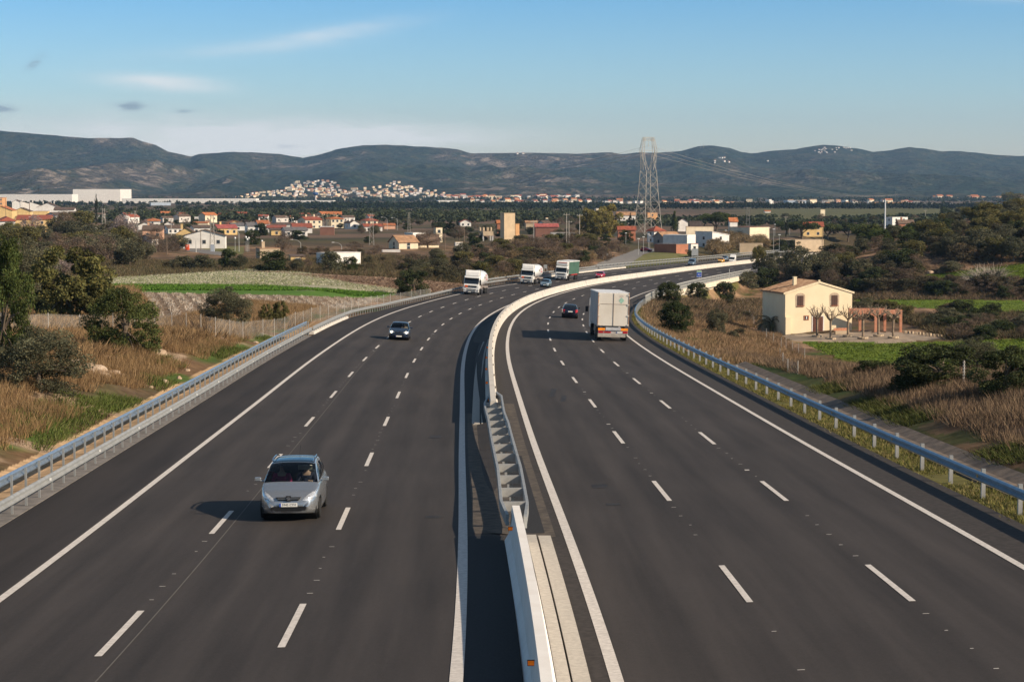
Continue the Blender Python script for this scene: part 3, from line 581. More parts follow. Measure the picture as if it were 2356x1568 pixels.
# ------------------------------------------------------------------ bridge of the right carriageway
broot = empty('road_bridge', RP('L', 390, float(EDGE_R(390))), 0, label='concrete road bridge with baluster parapet carrying the right carriageway over the gully', cat='bridge')
cream = mat('bridge_concrete', (.62, .54, .42), rough=.85, col2=(.70, .62, .50), scale=.4)
adopt(sweep('deck_edge', [(-.1, -.9), (-.1, -.02), (.9, -.02), (.9, -.35), (1.0, -.35), (1.0, -.95)], np.arange(322, 452, 2.), EDGE_R, 0, cream), broot)
adopt(sweep('deck_girder', [(-6, -2.0), (-6, -.9), (.5, -.9), (.2, -2.0)], np.arange(325, 448, 2.), EDGE_R, 0, cream), broot)
for s, h in ((328, 9), (446, 9), (386, 9)):
    b = MB(); b.box((0, 0, -h / 2), (9, 1.6 if s != 386 else 1.0, h)); o = b.build('pier', cream, loc=RP('L', s, float(EDGE_R(s)) - 4.6, -2)); o.rotation_euler = (0, 0, -float(I(TH, s))); adopt(o, broot)
b = MB(); th = -float(I(TH, 446)); b.prism([(0, 0), (0, -4.5), (9, -7.5), (9, -6.5), (1.5, 0)], 'x', -.4, .1); o = b.build('wing_wall', cream, loc=RP('L', 440, float(EDGE_R(440)) + .7, -1)); o.rotation_euler = (0, 0, th); adopt(o, broot)
proot = empty('bridge_parapet', RP('L', 300, float(EDGE_R(300)) + .6), 0, label='pale grey metal baluster parapet lining the right edge of the bridge', cat='railing')
palegalv = mat('pale_railing', (.50, .50, .47), rough=.6, metal=.2, var=.12, scale=2)
pu = lambda s: EDGE_R(s) + .62
for z, w_ in ((1.18, .12), (.12, .10), (.62, .05)): adopt(sweep('rail', [(-w_ / 2, -.05), (-w_ / 2, .05), (w_ / 2, .05), (w_ / 2, -.05)], np.arange(262, 456, 2.), pu, z, palegalv), proot)
b = MB(); b.box((0, 0, .6), (.10, .30, 1.2)); b.box((.04, 0, .35), (.16, .14, .7)); bp_ = b.build('baluster', palegalv)
ns_ = 92
for k in range(ns_):
    s = 263 + k * 2.08; o = bp_ if k == 0 else bp_.copy()
    if k: COL.objects.link(o)
    o.location = RP('L', s, float(pu(s)), 0); o.rotation_euler = (0, 0, -float(I(TH, s))); o.parent = proot; o.matrix_parent_inverse = Matrix.Translation(-Vector(proot.location))
b = MB()
for k in range(150): 
    s = 263.5 + k * 1.27; b.box(tuple(RP('L', s, float(pu(s)), .6)), (.03, .03, 1.1))
o = b.build('thin_bar', palegalv); o['kind'] = 'stuff'; adopt(o, proot)
# tiled drain and sandy ledge behind the left guardrail
til = mat('drain_tiles', (.13, .12, .11), rough=.9, col2=(.21, .19, .175), scale=2.5, detail=9, bump=.3)
root = thing_road('drainage_channel', 60, -14, label='grey paved drain strip between the left guardrail and the sandy bank', cat='drain')
adopt(sweep('paving', [(-1.25, -.12), (-1.25, .012), (0, .006), (0, -.12)], np.arange(31, 149, 1.0), lambda s: EDGE_L(s) - .03, 0, til), root)
ch = mat('ditch_concrete', (.105, .085, .07), rough=.9, col2=(.20, .155, .12), scale=1.6, detail=10, bump=.4)
root = thing_road('drainage_channel', 60, 17.5, label='brown concrete ditch running behind the right guardrail', cat='drain')
adopt(sweep('channel', [(1.5, -.12), (1.5, -.02), (2.1, -.17), (2.9, -.17), (3.5, .03), (3.5, -.1), (2.9, -.3), (2.1, -.3)], np.arange(10, 112, 1.0), EDGE_R, 0, ch), root)
# ------------------------------------------------------------------ vehicles
def paint(name, c, rough=.28, metal=.35): return mat(name, c, rough=rough, metal=metal, var=.03, scale=2, spec=.5, coat=.7)
tyre_m = mat('tyre_rubber', (.018, .018, .018), rough=.85); rim_m = mat('wheel_rim', (.45, .45, .46), rough=.35, metal=.8)
dark_m = mat('dark_trim', (.015, .015, .016), rough=.5); chrome = mat('chrome', (.7, .7, .72), rough=.15, metal=1)
lamp_m = mat('headlight_glass', (.62, .64, .66), rough=.12, metal=.5, var=.3, scale=14, coat=.8); lit_m = mat('lit_headlight', (1, .82, .5), emit=6.0, rough=.3)
tail_m = mat('tail_light', (.45, .012, .015), rough=.25, coat=.6); amber_m = mat('amber_light', (.8, .25, .02), rough=.25, coat=.5, emit=.2)
plate_m = mat('plate_white', (.75, .74, .70), rough=.5, var=.03); ink = mat('black_ink', (.02, .02, .02), rough=.7); bluep = mat('plate_blue', (.02, .08, .42), rough=.5)
seat_m = mat('seat_fabric', (.035, .035, .04), rough=.9)
glass_d = mat('dark_glass', (.012, .018, .024), rough=.06, metal=0, var=.1, scale=1.5, spec=.7)
gl = bpy.data.materials.new('clear_windscreen'); gl.use_nodes = True
_n = gl.node_tree.nodes; _l = gl.node_tree.links; _n.clear(); _o = _n.new('ShaderNodeOutputMaterial'); _m = _n.new('ShaderNodeMixShader'); _t = _n.new('ShaderNodeBsdfTransparent'); _g = _n.new('ShaderNodeBsdfGlossy'); _f = _n.new('ShaderNodeFresnel')
_t.inputs[0].default_value = (.62, .70, .72, 1); _g.inputs['Roughness'].default_value = .03; _f.inputs[0].default_value = 1.5; _l.new(_f.outputs[0], _m.inputs[0]); _l.new(_t.outputs[0], _m.inputs[1]); _l.new(_g.outputs[0], _m.inputs[2]); _l.new(_m.outputs[0], _o.inputs[0])
def cubp(P, x):
    P = np.array(P, float); return cub(P[:, 0], P[:, 1], np.clip(x, P[0, 0], P[-1, 0]))
def wheel(parent, x, y, r=.31, w_=.20, n=20, name='wheel', rim=True):
    s = 1 if x > 0 else -1
    e = MB(); e.lathe([(r * .62, -w_ / 2), (r * .93, -w_ / 2), (r, -w_ * .36), (r, w_ * .36), (r * .93, w_ / 2), (r * .62, w_ / 2)], axis='x', n=n); o = e.build(name, tyre_m, parent, smooth=False, loc=(x, y, r))
    if rim:
        e = MB(); e.lathe([(.02, s * w_ * .36), (r * .16, s * w_ * .42), (r * .55, s * w_ * .30), (r * .64, s * w_ * .47), (r * .64, -s * w_ * .4)], axis='x', n=n)
        e.build('rim', rim_m, o)
    return o
def plate(parent, s, loc, rz=0.0, w_=.52, h=.11, tilt=0.0):
    b = MB(); b.box((0, 0, 0), (w_, .012, h)); b.box((-w_ / 2 + .025, -.007, 0), (.045, .004, h * .96), mi=1); p = b.build('number_plate', [plate_m, bluep], parent, loc=loc); p.rotation_euler = (tilt, 0, rz)
    if s: text(s, h * .86, ink, p, (.02, -.009, 0), (R(90), 0, 0), name='plate_number', ext=.001)
    return p
def car(name, label, cat, loc, rz, pm, L=4.3, W=1.74, H=1.45, hood=None, roof=None, plan=None, tw=(.85, 3.45), tb=(1.0, 1.9), tr=(3.4, 4.1), pillars=(2.75,), glass=None, lampc=None, lit=False, plate_s='', group=None, rails=False, glassroof=False, van=False, rear=False, wheel_r=.31, ns=120, box_cargo=False, detail=True):
    glass = glass or glass_d
    hood = hood or [(0, .60), (.08, .68), (.5, .82), (1.05, .95), (2.2, .97), (3.6, 1.0), (4.1, .98), (L - .05, .86), (L, .72)]
    roof = roof or [(0, .55), (1.0, .93), (1.9, H - .05), (2.5, H), (3.4, H - .05), (4.1, 1.0), (L, .7)]
    plan = plan or [(0, .60), (.06, .74), (.25, .88), (.7, .97), (1.3, 1.0), (L - .9, 1.0), (L - .3, .94), (L - .06, .84), (L, .72)]
    root = empty(name, loc, rz, label=label, cat=cat, group=group)
    t = L * (1 - np.cos(np.linspace(0, np.pi, ns))) / 2 * .5 + .5 * np.linspace(0, L, ns)
    zt = cubp(hood, t); zr = np.maximum(cubp(roof, t), zt); wv = cubp(plan, t) * W / 2; zb = np.interp(t, [0, .3, L - .4, L], [.24, .19, .2, .28])
    c = zr - zt; blend = np.clip(c * 3, 0, 1); tum = (.10 if van else .36)
    NS, NT = 9, 10; rings = []
    for i in range(ns):
        w_ = wv[i]; p = [(0, zb[i]), (.8 * w_, zb[i]), (.94 * w_, zb[i] + .03), (.985 * w_, zb[i] + .14), (w_, (zb[i] + zt[i]) * .5 - .02), (w_, (zb[i] + zt[i]) * .5 + .08), (.985 * w_, zt[i] - .10), (.95 * w_, zt[i] - .025)]
        p0 = (.925 * w_, zt[i]); rw = max(.925 * w_ - tum * c[i], .3); zs = zr[i] - .055 * blend[i]
        for k in range(NS):
            q = k / (NS - 1); bow = .03 * math.sin(math.pi * q) * blend[i]
            p.append((p0[0] + (rw - p0[0]) * q + bow, p0[1] + (zs - p0[1]) * q))
        for k in range(1, NT):
            q = k / (NT - 1); p.append((rw * math.cos(q * math.pi / 2) ** .9 if q < 1 else 0, zs + (.055 * blend[i] + .035 * (1 - .4 * blend[i])) * math.sin(q * math.pi / 2) ** (.9)))
        rings.append(p)
    M = len(rings[0]); Rn = 2 * M - 2; V_ = np.zeros((ns, Rn, 3))
    for i in range(ns):
        for k in range(M): V_[i, k] = (rings[i][k][0], t[i] - L / 2, rings[i][k][1])
        for k in range(1, M - 1): V_[i, Rn - k] = (-rings[i][k][0], t[i] - L / 2, rings[i][k][1])
    idx_ = np.arange(ns * Rn).reshape(ns, Rn); bins = {k: [] for k in ('body', 'windscreen', 'rear_window', 'side_window_a', 'side_window_b', 'headlight_a', 'headlight_b', 'tail_a', 'tail_b', 'roof_glass', 'grille')}
    for i in range(ns - 1):
        tm = (t[i] + t[i + 1]) / 2
        for k in range(Rn):
            k2 = (k + 1) % Rn; f = (idx_[i, k], idx_[i + 1, k], idx_[i + 1, k2], idx_[i, k2]); kk = k if k < M - 1 else Rn - 1 - k; sd = 'a' if k < M - 1 else 'b'
            P = (V_[i, k] + V_[i + 1, k] + V_[i + 1, k2] + V_[i, k2]) / 4; x, z = abs(P[0]), P[2]; ztm, zrm = (zt[i] + zt[i + 1]) / 2, (zr[i] + zr[i + 1]) / 2; wm_ = (wv[i] + wv[i + 1]) / 2; cc = zrm - ztm
            if z < .72 and x > wm_ * .6 and any((tm - a) ** 2 + (z - wheel_r) ** 2 < (wheel_r + .055) ** 2 for a in tw): continue
            if z < .3 and x < wm_ * .99 and any(abs(tm - a) < wheel_r + .05 for a in tw) and kk < 2: pass
            key = 'body'
            if kk >= 8 + NS and tb[0] < tm < tb[1] and cc > .015: key = 'windscreen'
            elif kk >= 8 + NS and tr[0] < tm < tr[1] and cc > .06 and z > ztm + .08: key = 'rear_window'
            elif 8 <= kk < 8 + NS and cc > .12 and z > ztm + .045 and z < zrm - .10 and not any(abs(tm - a) < .035 for a in pillars) and tm < tr[1] - .12 and not (box_cargo and tm > pillars[0]): key = 'side_window_' + sd
            elif glassroof and kk >= 8 + NS + 1 and tb[1] + .04 < tm < tr[0] - .3: key = 'roof_glass'
            elif not rear and lampc and lampc(tm, x / wm_, z): key = 'headlight_' + sd
            elif tm > L - .42 and x > wm_ * .68 and .66 < z < (1.25 if van else .95) and cc < 9 and kk < 13: key = 'tail_' + sd
            bins[key].append(f)
    bins['body'] += [tuple(idx_[0]), tuple(idx_[-1][::-1])]
    Vf = V_.reshape(-1, 3)
    names = {'body': ('body', pm), 'windscreen': ('windscreen', glass), 'rear_window': ('rear_window', glass_d), 'side_window_a': ('side_window', glass), 'side_window_b': ('side_window', glass), 'headlight_a': ('headlight', lamp_m), 'headlight_b': ('headlight', lamp_m), 'tail_a': ('tail_light', tail_m), 'tail_b': ('tail_light', tail_m), 'roof_glass': ('glass_roof', mat('roof_glass_sky_tint', (.004, .025, .055), rough=.12, spec=.25))}  # roof glass: reflected sky blue put into its base colour
    for key, (nm, mm_) in names.items():
        fs = bins[key]
        if not fs: continue
        u = sorted({v for f in fs for v in f}); mp = {v: i for i, v in enumerate(u)}
        me = bpy.data.meshes.new(nm); me.from_pydata([tuple(Vf[v]) for v in u], [], [tuple(mp[v] for v in f) for f in fs]); me.materials.append(mm_); me.polygons.foreach_set('use_smooth', [True] * len(me.polygons))
        o = bpy.data.objects.new(nm, me); COL.objects.link(o); o.parent = root
        bm = bmesh.new(); bm.from_mesh(me); bmesh.ops.recalc_face_normals(bm, faces=bm.faces); bm.to_mesh(me); bm.free()
    for a in tw:
        b = MB(); b.lathe([(wheel_r + .06, -W / 2 + .10), (wheel_r + .06, W / 2 - .10)], c=(0, a - L / 2, wheel_r + .01), axis='x', n=22); b.build('wheel_arch', dark_m, root)
        for x in (-1, 1): wheel(root, x * (W / 2 - .11), a - L / 2, wheel_r)
    b = MB(); b.box((0, 0, .30), (W * .9, L * .86, .2)); b.build('underbody', dark_m, root)
    tm_ = tb[0] + .02; zm = float(cubp(hood, np.array([tm_]))[0])
    for x in (-1, 1):
        b = MB(); b.box((x * (W / 2 + .12), tb[0] + .28 - L / 2, zm + .10), (.19, .10, .12)); b.box((x * (W / 2 - .02), tb[0] + .30 - L / 2, zm + .05), (.12, .05, .05)); b.build('mirror', pm if not van else dark_m, root, bevel=.03)
    return root
def front_trim(root, L, W, zg=.62, zi=.40, kind='', pm=None, plate_s='', zp=.46):
    y = -L / 2
    b = MB(); b.prism([(-.38, zi - .06), (.38, zi - .06), (.46, zi + .05), (-.46, zi + .05)], 'y', y - .015, y + .25); b.build('air_intake', dark_m, root)
    b = MB(); b.prism([(-.30, zg - .045), (.30, zg - .045), (.36, zg + .035), (-.36, zg + .035)], 'y', y - .012, y + .2); b.build('grille', dark_m, root)
    plate(root, plate_s, (0, y - .035, zp), 0)
def interior(root, L, tb, wheel_x=.36):
    b = MB(); b.box((0, tb[0] + 1.6 - L / 2, .55), (1.5, 2.8, .1)); b.box((0, tb[0] + .42 - L / 2, .80), (1.42, .35, .22)); b.box((0, tb[0] + 2.9 - L / 2, .9), (1.3, .2, .7)); b.build('cabin_lining', dark_m, root)
    for x in (-.37, .37):
        b = MB(); b.box((x, tb[0] + 1.25 - L / 2, .62), (.5, .5, .16)); b.box((x, tb[0] + 1.56 - L / 2, .95), (.48, .14, .62)); b.box((x, tb[0] + 1.58 - L / 2, 1.30), (.24, .10, .16)); b.build('front_seat', seat_m, root, bevel=.04)
    b = MB(); n = 20
    for k in range(n):
        a, c = 2 * math.pi * k / n, 2 * math.pi * (k + 1) / n; b.tube((wheel_x + .18 * math.cos(a), tb[0] + .70 - L / 2 + .08 * math.sin(a), .93 + .16 * math.sin(a)), (wheel_x + .18 * math.cos(c), tb[0] + .70 - L / 2 + .08 * math.sin(c), .93 + .16 * math.sin(c)), .014, n=5)
    b.tube((wheel_x, tb[0] + .45 - L / 2, .85), (wheel_x, tb[0] + .70 - L / 2, .93), .03); b.build('steering_wheel', dark_m, root)
def skin_obj(name, verts, edges, radii, m, parent, rootv=0, sub=1):
    me = bpy.data.meshes.new(name); me.from_pydata([Vector(v) for v in verts], edges, []); o = bpy.data.objects.new(name, me); COL.objects.link(o); o.parent = parent; me.materials.append(m)
    md = o.modifiers.new('skin', 'SKIN'); sk = me.skin_vertices[0].data
    for i, r in enumerate(radii): sk[i].radius = (r, r) if not hasattr(r, '__len__') else r; sk[i].use_root = (i == rootv)
    md.use_smooth_shade = True
    if sub: s = o.modifiers.new('sub', 'SUBSURF'); s.levels = sub; s.render_levels = sub
    return o
flesh = mat('skin', (.50, .30, .21), rough=.6, var=.05)
def seated_person(label, loc, rz, top, hair, hands_to, seat_z=0, big=1.0):
    """seated facing -Y; hands_to = two wrist points relative to the hip"""
    root = empty('person', loc, rz, label=label, cat='person'); V_ = []; E_ = []; Rd = []
    def a(p, r, pr=None):
        V_.append(p); Rd.append(r)
        if pr is not None: E_.append((pr, len(V_) - 1))
        return len(V_) - 1
    hip = a((0, 0, .10), (.15, .12)); ch = a((0, .05, .38), (.17, .115), hip); sh = a((0, .04, .53), (.15, .09), ch); nk = a((0, .02, .63), (.055, .055), sh); hd = a((0, -.005, .72), (.078, .09), nk); tp = a((0, 0, .83), (.07, .085), hd)
    nose = a((0, -.098, .735), .016, hd)
    for sx, hp in zip((-1, 1), hands_to):
        s1 = a((sx * .19, .03, .52), .062, sh); el = a((sx * .27, -.10, .30), .046, s1); wr = a(hp, .030, el); d = (Vector(hp) - Vector(V_[el])).normalized(); pm_ = a(tuple(Vector(hp) + d * .05), .036, wr)
        for f in range(5):
            o_ = Vector((-sx * (f - 2) * .017, 0, .012 if f else -.01)); ln = (.045, .07, .075, .07, .055)[f]; q = a(tuple(Vector(V_[pm_]) + d * .04 + o_), .0095, pm_); a(tuple(Vector(V_[q]) + d * ln * .4 + Vector((0, 0, -.028))), .008, q)
        kn = a((sx * .12, -.42, .16), .075, a((sx * .10, -.10, .10), .09, hip)); ft = a((sx * .12, -.58, -.20), .05, kn); a((sx * .12, -.72, -.24), .04, ft)
    skin_obj('body', V_, E_, Rd, flesh, root)
    V2 = []; E2 = []; R2 = []
    def c(p, r, pr=None):
        V2.append(p); R2.append(r)
        if pr is not None: E2.append((pr, len(V2) - 1))
        return len(V2) - 1
    h2 = c((0, 0, .06), (.175, .145)); c2 = c((0, .05, .36), (.195, .14), h2); s2 = c((0, .04, .55), (.17, .10), c2)
    for sx, hp in zip((-1, 1), hands_to):
        q = c((sx * .20, .03, .53), .078, s2); e = c((sx * .28, -.10, .30), .062, q); c(tuple(Vector(V2[e]) * .2 + Vector(hp) * .8), .045, e)
    skin_obj('shirt', V2, E2, R2, top, root)
    b = MB(); b.lathe([(.03, .885), (.085, .86), (.105, .80), (.10, .73), (.06, .66)], c=(0, .035, 0), n=12); b.build('hair', hair, root, smooth=True)
    for sx in (-1, 1):
        b = MB(); b.lathe([(.001, -.012), (.010, 0), (.001, .012)], c=(sx * .032, -.088, .755), n=6); b.build('eye', ink, root)
    b = MB(); b.box((0, -.09, .69), (.045, .012, .012)); b.build('mouth', mat('lips', (.35, .12, .10), rough=.6), root)
    return root
def place(side, s, u, dz=.013): 
    p = RP(side, s, u, dz); return p, -float(I(TH, s)) 
def slope(root, s, off=0.0):      # sit on the road: pitch with the gradient, roll with the crossfall
    g = float((I(EZ, s + 2) - I(EZ, s - 2)) / 4); side = TLS if off < 0.5 else TRS; ro = float(I(side, s)); return g, ro
def orient(root, s, side, flip=False):
    g, ro = slope(root, s, 0 if side == 'L' else 1); th = -float(I(TH, s)); 
    pitch = math.atan(g); roll = math.atan(-ro); M_ = Matrix.Rotation(th, 4, 'Z') @ Matrix.Rotation(pitch, 4, 'X') @ Matrix.Rotation(roll, 4, 'Y')
    if flip: M_ = M_ @ Matrix.Rotation(math.pi, 4, 'Z')
    root.rotation_euler = M_.to_euler()
lamp_big = lambda t, xr, z: xr > .56 and t < .80 and z > .57 + .20 * t and z < .745 + .155 * t + .04 * (xr > .8)
lamp_std = lambda t, xr, z: xr > .58 and t < .55 and z > .56 + .12 * t and z < .72 + .12 * t
silver = paint('silver_paint', (.42, .44, .46), .27, .75)
# silver estate nearest the camera
L_ = 4.42; hood_s = [(0, .50), (.04, .60), (.2, .74), (.6, .90), (1.0, 1.0), (1.4, 1.03), (3.0, 1.05), (3.9, 1.06), (4.25, 1.02), (4.38, .9), (4.42, .75)]
roof_s = [(0, .45), (.85, .94), (1.05, 1.06), (1.5, 1.34), (1.95, 1.52), (2.5, 1.575), (3.3, 1.56), (3.9, 1.50), (4.2, 1.30), (4.36, 1.0), (4.42, .7)]
from mathutils.bvhtree import BVHTree
def patch(root, poly, m, name, yoff=-.006, sides=(1, -1), y0=-6):      # a part lying on the body, outlined in front view
    bt = None
    for ch in root.children:
        if ch.name.startswith('body'): bt = BVHTree.FromPolygons([v.co for v in ch.data.vertices], [tuple(p.vertices) for p in ch.data.polygons])
    out_ = []
    for sg in sides:
        n = len(poly); c_ = Vector((sum(p[0] for p in poly) / n, sum(p[1] for p in poly) / n)); pts = [c_]; K = 5
        for k in range(1, K + 1):
            for p in poly: pts.append(c_ + (Vector(p) - c_) * k / K)
        vs_ = []
        for p in pts:
            h = bt.ray_cast(Vector((p.x * sg, y0, p.y)), Vector((0, 1, 0))); y = h[0].y if h[0] else -2.0
            vs_.append((p.x * sg, y + yoff, p.y + .004))
        fs_ = [(0, 1 + i, 1 + (i + 1) % n) for i in range(n)] + [(1 + k * n + i, 1 + (k + 1) * n + i, 1 + (k + 1) * n + (i + 1) % n, 1 + k * n + (i + 1) % n) for k in range(K - 1) for i in range(n)]
        b = MB(); b.add(vs_, fs_); out_.append(b.build(name, m, root, smooth=True))
    return out_
p, th = place('L', 35.7, -5.05)
c1 = car('parked_car', 'silver estate car with glass roof and roof rails, nearest the camera', 'car', p, th, silver, L=L_, W=1.76, hood=hood_s, roof=roof_s, tb=(.98, 1.93), tr=(3.95, 4.34), pillars=(2.5, 3.35), glass=gl, glassroof=True, tw=(.86, 3.56), ns=170,
         plan=[(0, .50), (.03, .62), (.12, .76), (.3, .88), (.7, .965), (1.2, 1.0), (3.4, 1.0), (4.1, .95), (4.36, .86), (4.42, .74)])
c1.name = 'estate_car'; orient(c1, 35.7, 'L')
front_trim(c1, L_, 1.76, zg=.665, zi=.365, plate_s='5945 CYH', zp=.485)
b = MB(); b.box((0, -L_ / 2 - .02, .665), (.62, .02, .018)); b.build('grille_bar', silver, c1)
b = MB(); b.prism([(-.045, -.06), (.03, -.065), (.055, -.02), (.03, .01), (.05, .05), (.0, .065), (-.03, .04), (-.05, .055), (-.055, .0), (-.02, -.01)], 'y', -.03, 0); b.box((0, .012, 0), (.15, .02, .15), mi=1); b.build('emblem', [chrome, dark_m], c1, loc=(0, -L_ / 2 - .02, .67))
b = MB(); b.prism([(-.46, .335), (.46, .335), (.52, .42), (.44, .435), (-.44, .435), (-.52, .42)], 'y', -L_ / 2 - .02, -L_ / 2 + .1); b.build('air_intake', dark_m, c1)
for sx in (-1, 1):
    b = MB(); pts = [(sx * .60, 1.98 - L_ / 2, 1.555), (sx * .615, 2.2 - L_ / 2, 1.63), (sx * .61, 3.1 - L_ / 2, 1.63), (sx * .59, 3.85 - L_ / 2, 1.56)]
    for q, r_ in zip(pts, pts[1:]): b.tube(q, r_, .022, n=6)
    b.build('roof_rail', chrome, c1)
    b = MB(); b.tube((sx * .22, -L_ / 2 + .62, .90), (sx * .22, -L_ / 2 + .64, .925), .012); b.build('washer_jet', dark_m, c1)
b = MB(); b.tube((.05, 3.7 - L_ / 2, 1.55), (.06, 3.95 - L_ / 2, 1.85), .006); b.build('aerial', dark_m, c1)
patch(c1, [(.40, .60), (.47, .685), (.58, .765), (.70, .835), (.78, .87), (.82, .84), (.825, .74), (.80, .68), (.68, .625), (.52, .585)], lamp_m, 'headlight')
patch(c1, [(.53, .635), (.60, .70), (.68, .72), (.72, .69), (.64, .645)], mat('lamp_bowl', (.85, .86, .88), rough=.1, metal=.6), 'lamp_bowl', yoff=-.014)
interior(c1, L_, (.98, 1.9), .37)
b = MB(); b.box((0, 0, 0), (.42, .02, .15)); v_ = b.build('sun_visor', mat('cream_visor', (.72, .68, .52), rough=.8), c1, loc=(.36, 1.78 - L_ / 2, 1.385)); v_.rotation_euler = (R(25), 0, 0)
def ride(root, c, x, t, z, L):
    M_ = Matrix.Translation(c.location) @ c.rotation_euler.to_matrix().to_4x4() @ Matrix.Translation((x, t - L / 2, z)); root.location = M_.to_translation(); root.rotation_euler = c.rotation_euler
pp = seated_person('front passenger in a magenta top holding something in both hands, inside the silver estate', (0, 0, 0), 0, mat('magenta_top', (.36, .02, .09), rough=.9), mat('dark_hair', (.05, .03, .025), rough=.9), ((-.09, -.30, .34), (.10, -.30, .34))); ride(pp, c1, -.37, 2.18, .60, L_)
pp = seated_person('driver in a dark top with one hand on the wheel of the silver estate', (0, 0, 0), 0, mat('navy_top', (.03, .03, .05), rough=.9), mat('dark_hair', (.05, .03, .025), rough=.9), ((-.13, -.40, .33), (.15, -.40, .36))); ride(pp, c1, .37, 2.18, .62, L_)
# dark blue hatchback with lights on
navy = paint('navy_paint', (.018, .032, .062), .25, .3)
L_ = 4.26; p, th = place('L', 151.0, -5.9)
c2 = car('hatchback', 'dark blue hatchback with both headlights lit on the left carriageway', 'car', p, th, navy, L=L_, W=1.77, tb=(1.0, 1.95), tr=(3.6, 4.1), pillars=(2.6,), lampc=lamp_std, glass=gl,
         roof=[(0, .5), (.9, .88), (1.1, 1.0), (1.6, 1.30), (2.05, 1.43), (2.6, 1.465), (3.4, 1.38), (3.9, 1.12), (4.2, .85), (4.26, .7)], ns=130); orient(c2, 151.0, 'L')
front_trim(c2, L_, 1.77, plate_s='', zp=.33, zi=.44); interior(c2, L_, (1.0, 1.9), .36)
for sx in (-1, 1):
    b = MB(); b.lathe([(.001, -.02), (.095, 0), (.06, .05)], axis='y', n=12); b.build('lit_lamp', lit_m, c2, loc=(sx * .62, -L_ / 2 + .06, .665))
for dz in (0, .07):
    b = MB()
    for sx in (-1, 1): b.tube((0, -L_ / 2 - .03, .70 + dz), (sx * .09, -L_ / 2 - .03, .655 + dz), .012, n=4); b.tube((sx * .09, -L_ / 2 - .03, .655 + dz), (sx * .42, -L_ / 2 + .0, .655 + dz), .012, n=4)
    b.build('chevron_emblem', chrome, c2)
b = MB(); b.box((0, 0, 0), (.38, .02, .05)); b.build('sun_visor', MATS['cream_visor'], c2, loc=(.33, 1.86 - L_ / 2, 1.30))
pp = seated_person('driver behind the wheel of the dark blue hatchback', (0, 0, 0), 0, mat('pale_top', (.45, .36, .30), rough=.9), mat('dark_hair', (.05, .03, .025), rough=.9), ((-.14, -.40, .33), (.14, -.40, .33))); ride(pp, c2, .36, 2.2, .50, L_)
def simple(name, label, cat, side, s, u, pm, **k):
    p, th = place(side, s, u); L = k.pop('L', 4.2); rear = k.get('rear', False)
    c = car(name, label, cat, p, th, pm, L=L, ns=70, lampc=None if rear else lamp_std, **k); orient(c, s, side, flip=rear); 
    if not rear: front_trim(c, L, 1.7)
    else: plate(c, '', (0, L / 2 + .02, .72), math.pi)
    return c
simple('saloon_car', 'pale blue metallic saloon between the tanker and the median barrier', 'car', 'L', 356.5, -3.9, paint('pale_blue_paint', (.25, .36, .42), .25, .6), L=4.5)
simple('hatchback', 'bright red car on the far left carriageway', 'car', 'L', 430, -4.4, paint('red_paint', (.55, .02, .05), .25, .1), L=4.0)
van_hood = [(0, .62), (.1, .82), (.5, 1.0), (.9, 1.1), (1.5, 1.14), (4.3, 1.16), (4.5, .9)]; van_roof = [(0, .5), (.6, 1.0), (.85, 1.12), (1.5, 1.66), (1.9, 1.80), (2.6, 1.84), (4.2, 1.80), (4.42, 1.6), (4.5, .9)]
simple('van', 'pale blue-grey people carrier nearest the far bend of the left carriageway', 'van', 'L', 555.5, -6.4, paint('steel_blue_paint', (.20, .28, .36), .3, .5), L=4.5, W=1.82, hood=van_hood, roof=van_roof, tb=(.85, 1.7), tr=(4.2, 4.42), pillars=(2.3, 3.4), van=True)
simple('saloon_car', 'bright yellow car beside the small white van', 'car', 'L', 603, -6.1, paint('yellow_paint', (.85, .42, .01), .3, .05), L=4.3)
simple('van', 'small white van half hidden by the median barrier', 'van', 'L', 607, -3.3, paint('white_paint', (.78, .78, .76), .35, 0), L=4.2, W=1.76, hood=[(0, .6), (.1, .78), (.5, .95), (.95, 1.05), (4.1, 1.1), (4.2, .8)], roof=[(0, .5), (.9, 1.02), (1.45, 1.6), (1.9, 1.80), (4.05, 1.82), (4.15, 1.6), (4.2, .8)], tb=(.9, 1.75), tr=(4.3, 4.4), pillars=(2.2,), van=True, box_cargo=True)
simple('saloon_car', 'grey-blue car just behind the yellow car', 'car', 'L', 626, -9.0, paint('grey_blue_paint', (.22, .28, .33), .3, .4), L=4.4)
simple('hatchback', 'dark blue car farthest along the left carriageway', 'car', 'L', 742, -6.2, paint('deep_blue_paint', (.02, .05, .14), .25, .3), L=4.3)
simple('hatchback', 'black hatchback seen from behind, partly behind trees on the right carriageway', 'car', 'R', 556, 5.6, paint('black_paint', (.012, .012, .014), .25, .2), L=4.1, rear=True)
c3 = simple('hatchback', 'black hatchback with red rear lights just left of the white trailer', 'car', 'R', 196.6, 5.6, paint('midnight_paint', (.010, .014, .026), .22, .3), L=4.1, W=1.76, rear=True, roof=[(0, .5), (.9, .88), (1.1, 1.0), (1.6, 1.30), (2.05, 1.43), (2.6, 1.46), (3.3, 1.42), (3.75, 1.22), (4.02, .95), (4.1, .7)], tr=(3.3, 3.86), hood=[(0, .60), (.08, .68), (.5, .82), (1.05, .95), (2.2, .98), (3.4, 1.0), (3.9, .98), (4.05, .86), (4.1, .66)])
for sx in (-1, 1):
    b = MB(); b.prism([(sx * .04, -.05), (sx * .20, -.045), (sx * .22, .04), (sx * .07, .05)], 'y', 0, .05); b.build('tail_light', mat('bright_tail_light', (.65, .02, .03), rough=.25, emit=.1), c3, loc=(sx * .50, 4.1 / 2 - .02, .86))
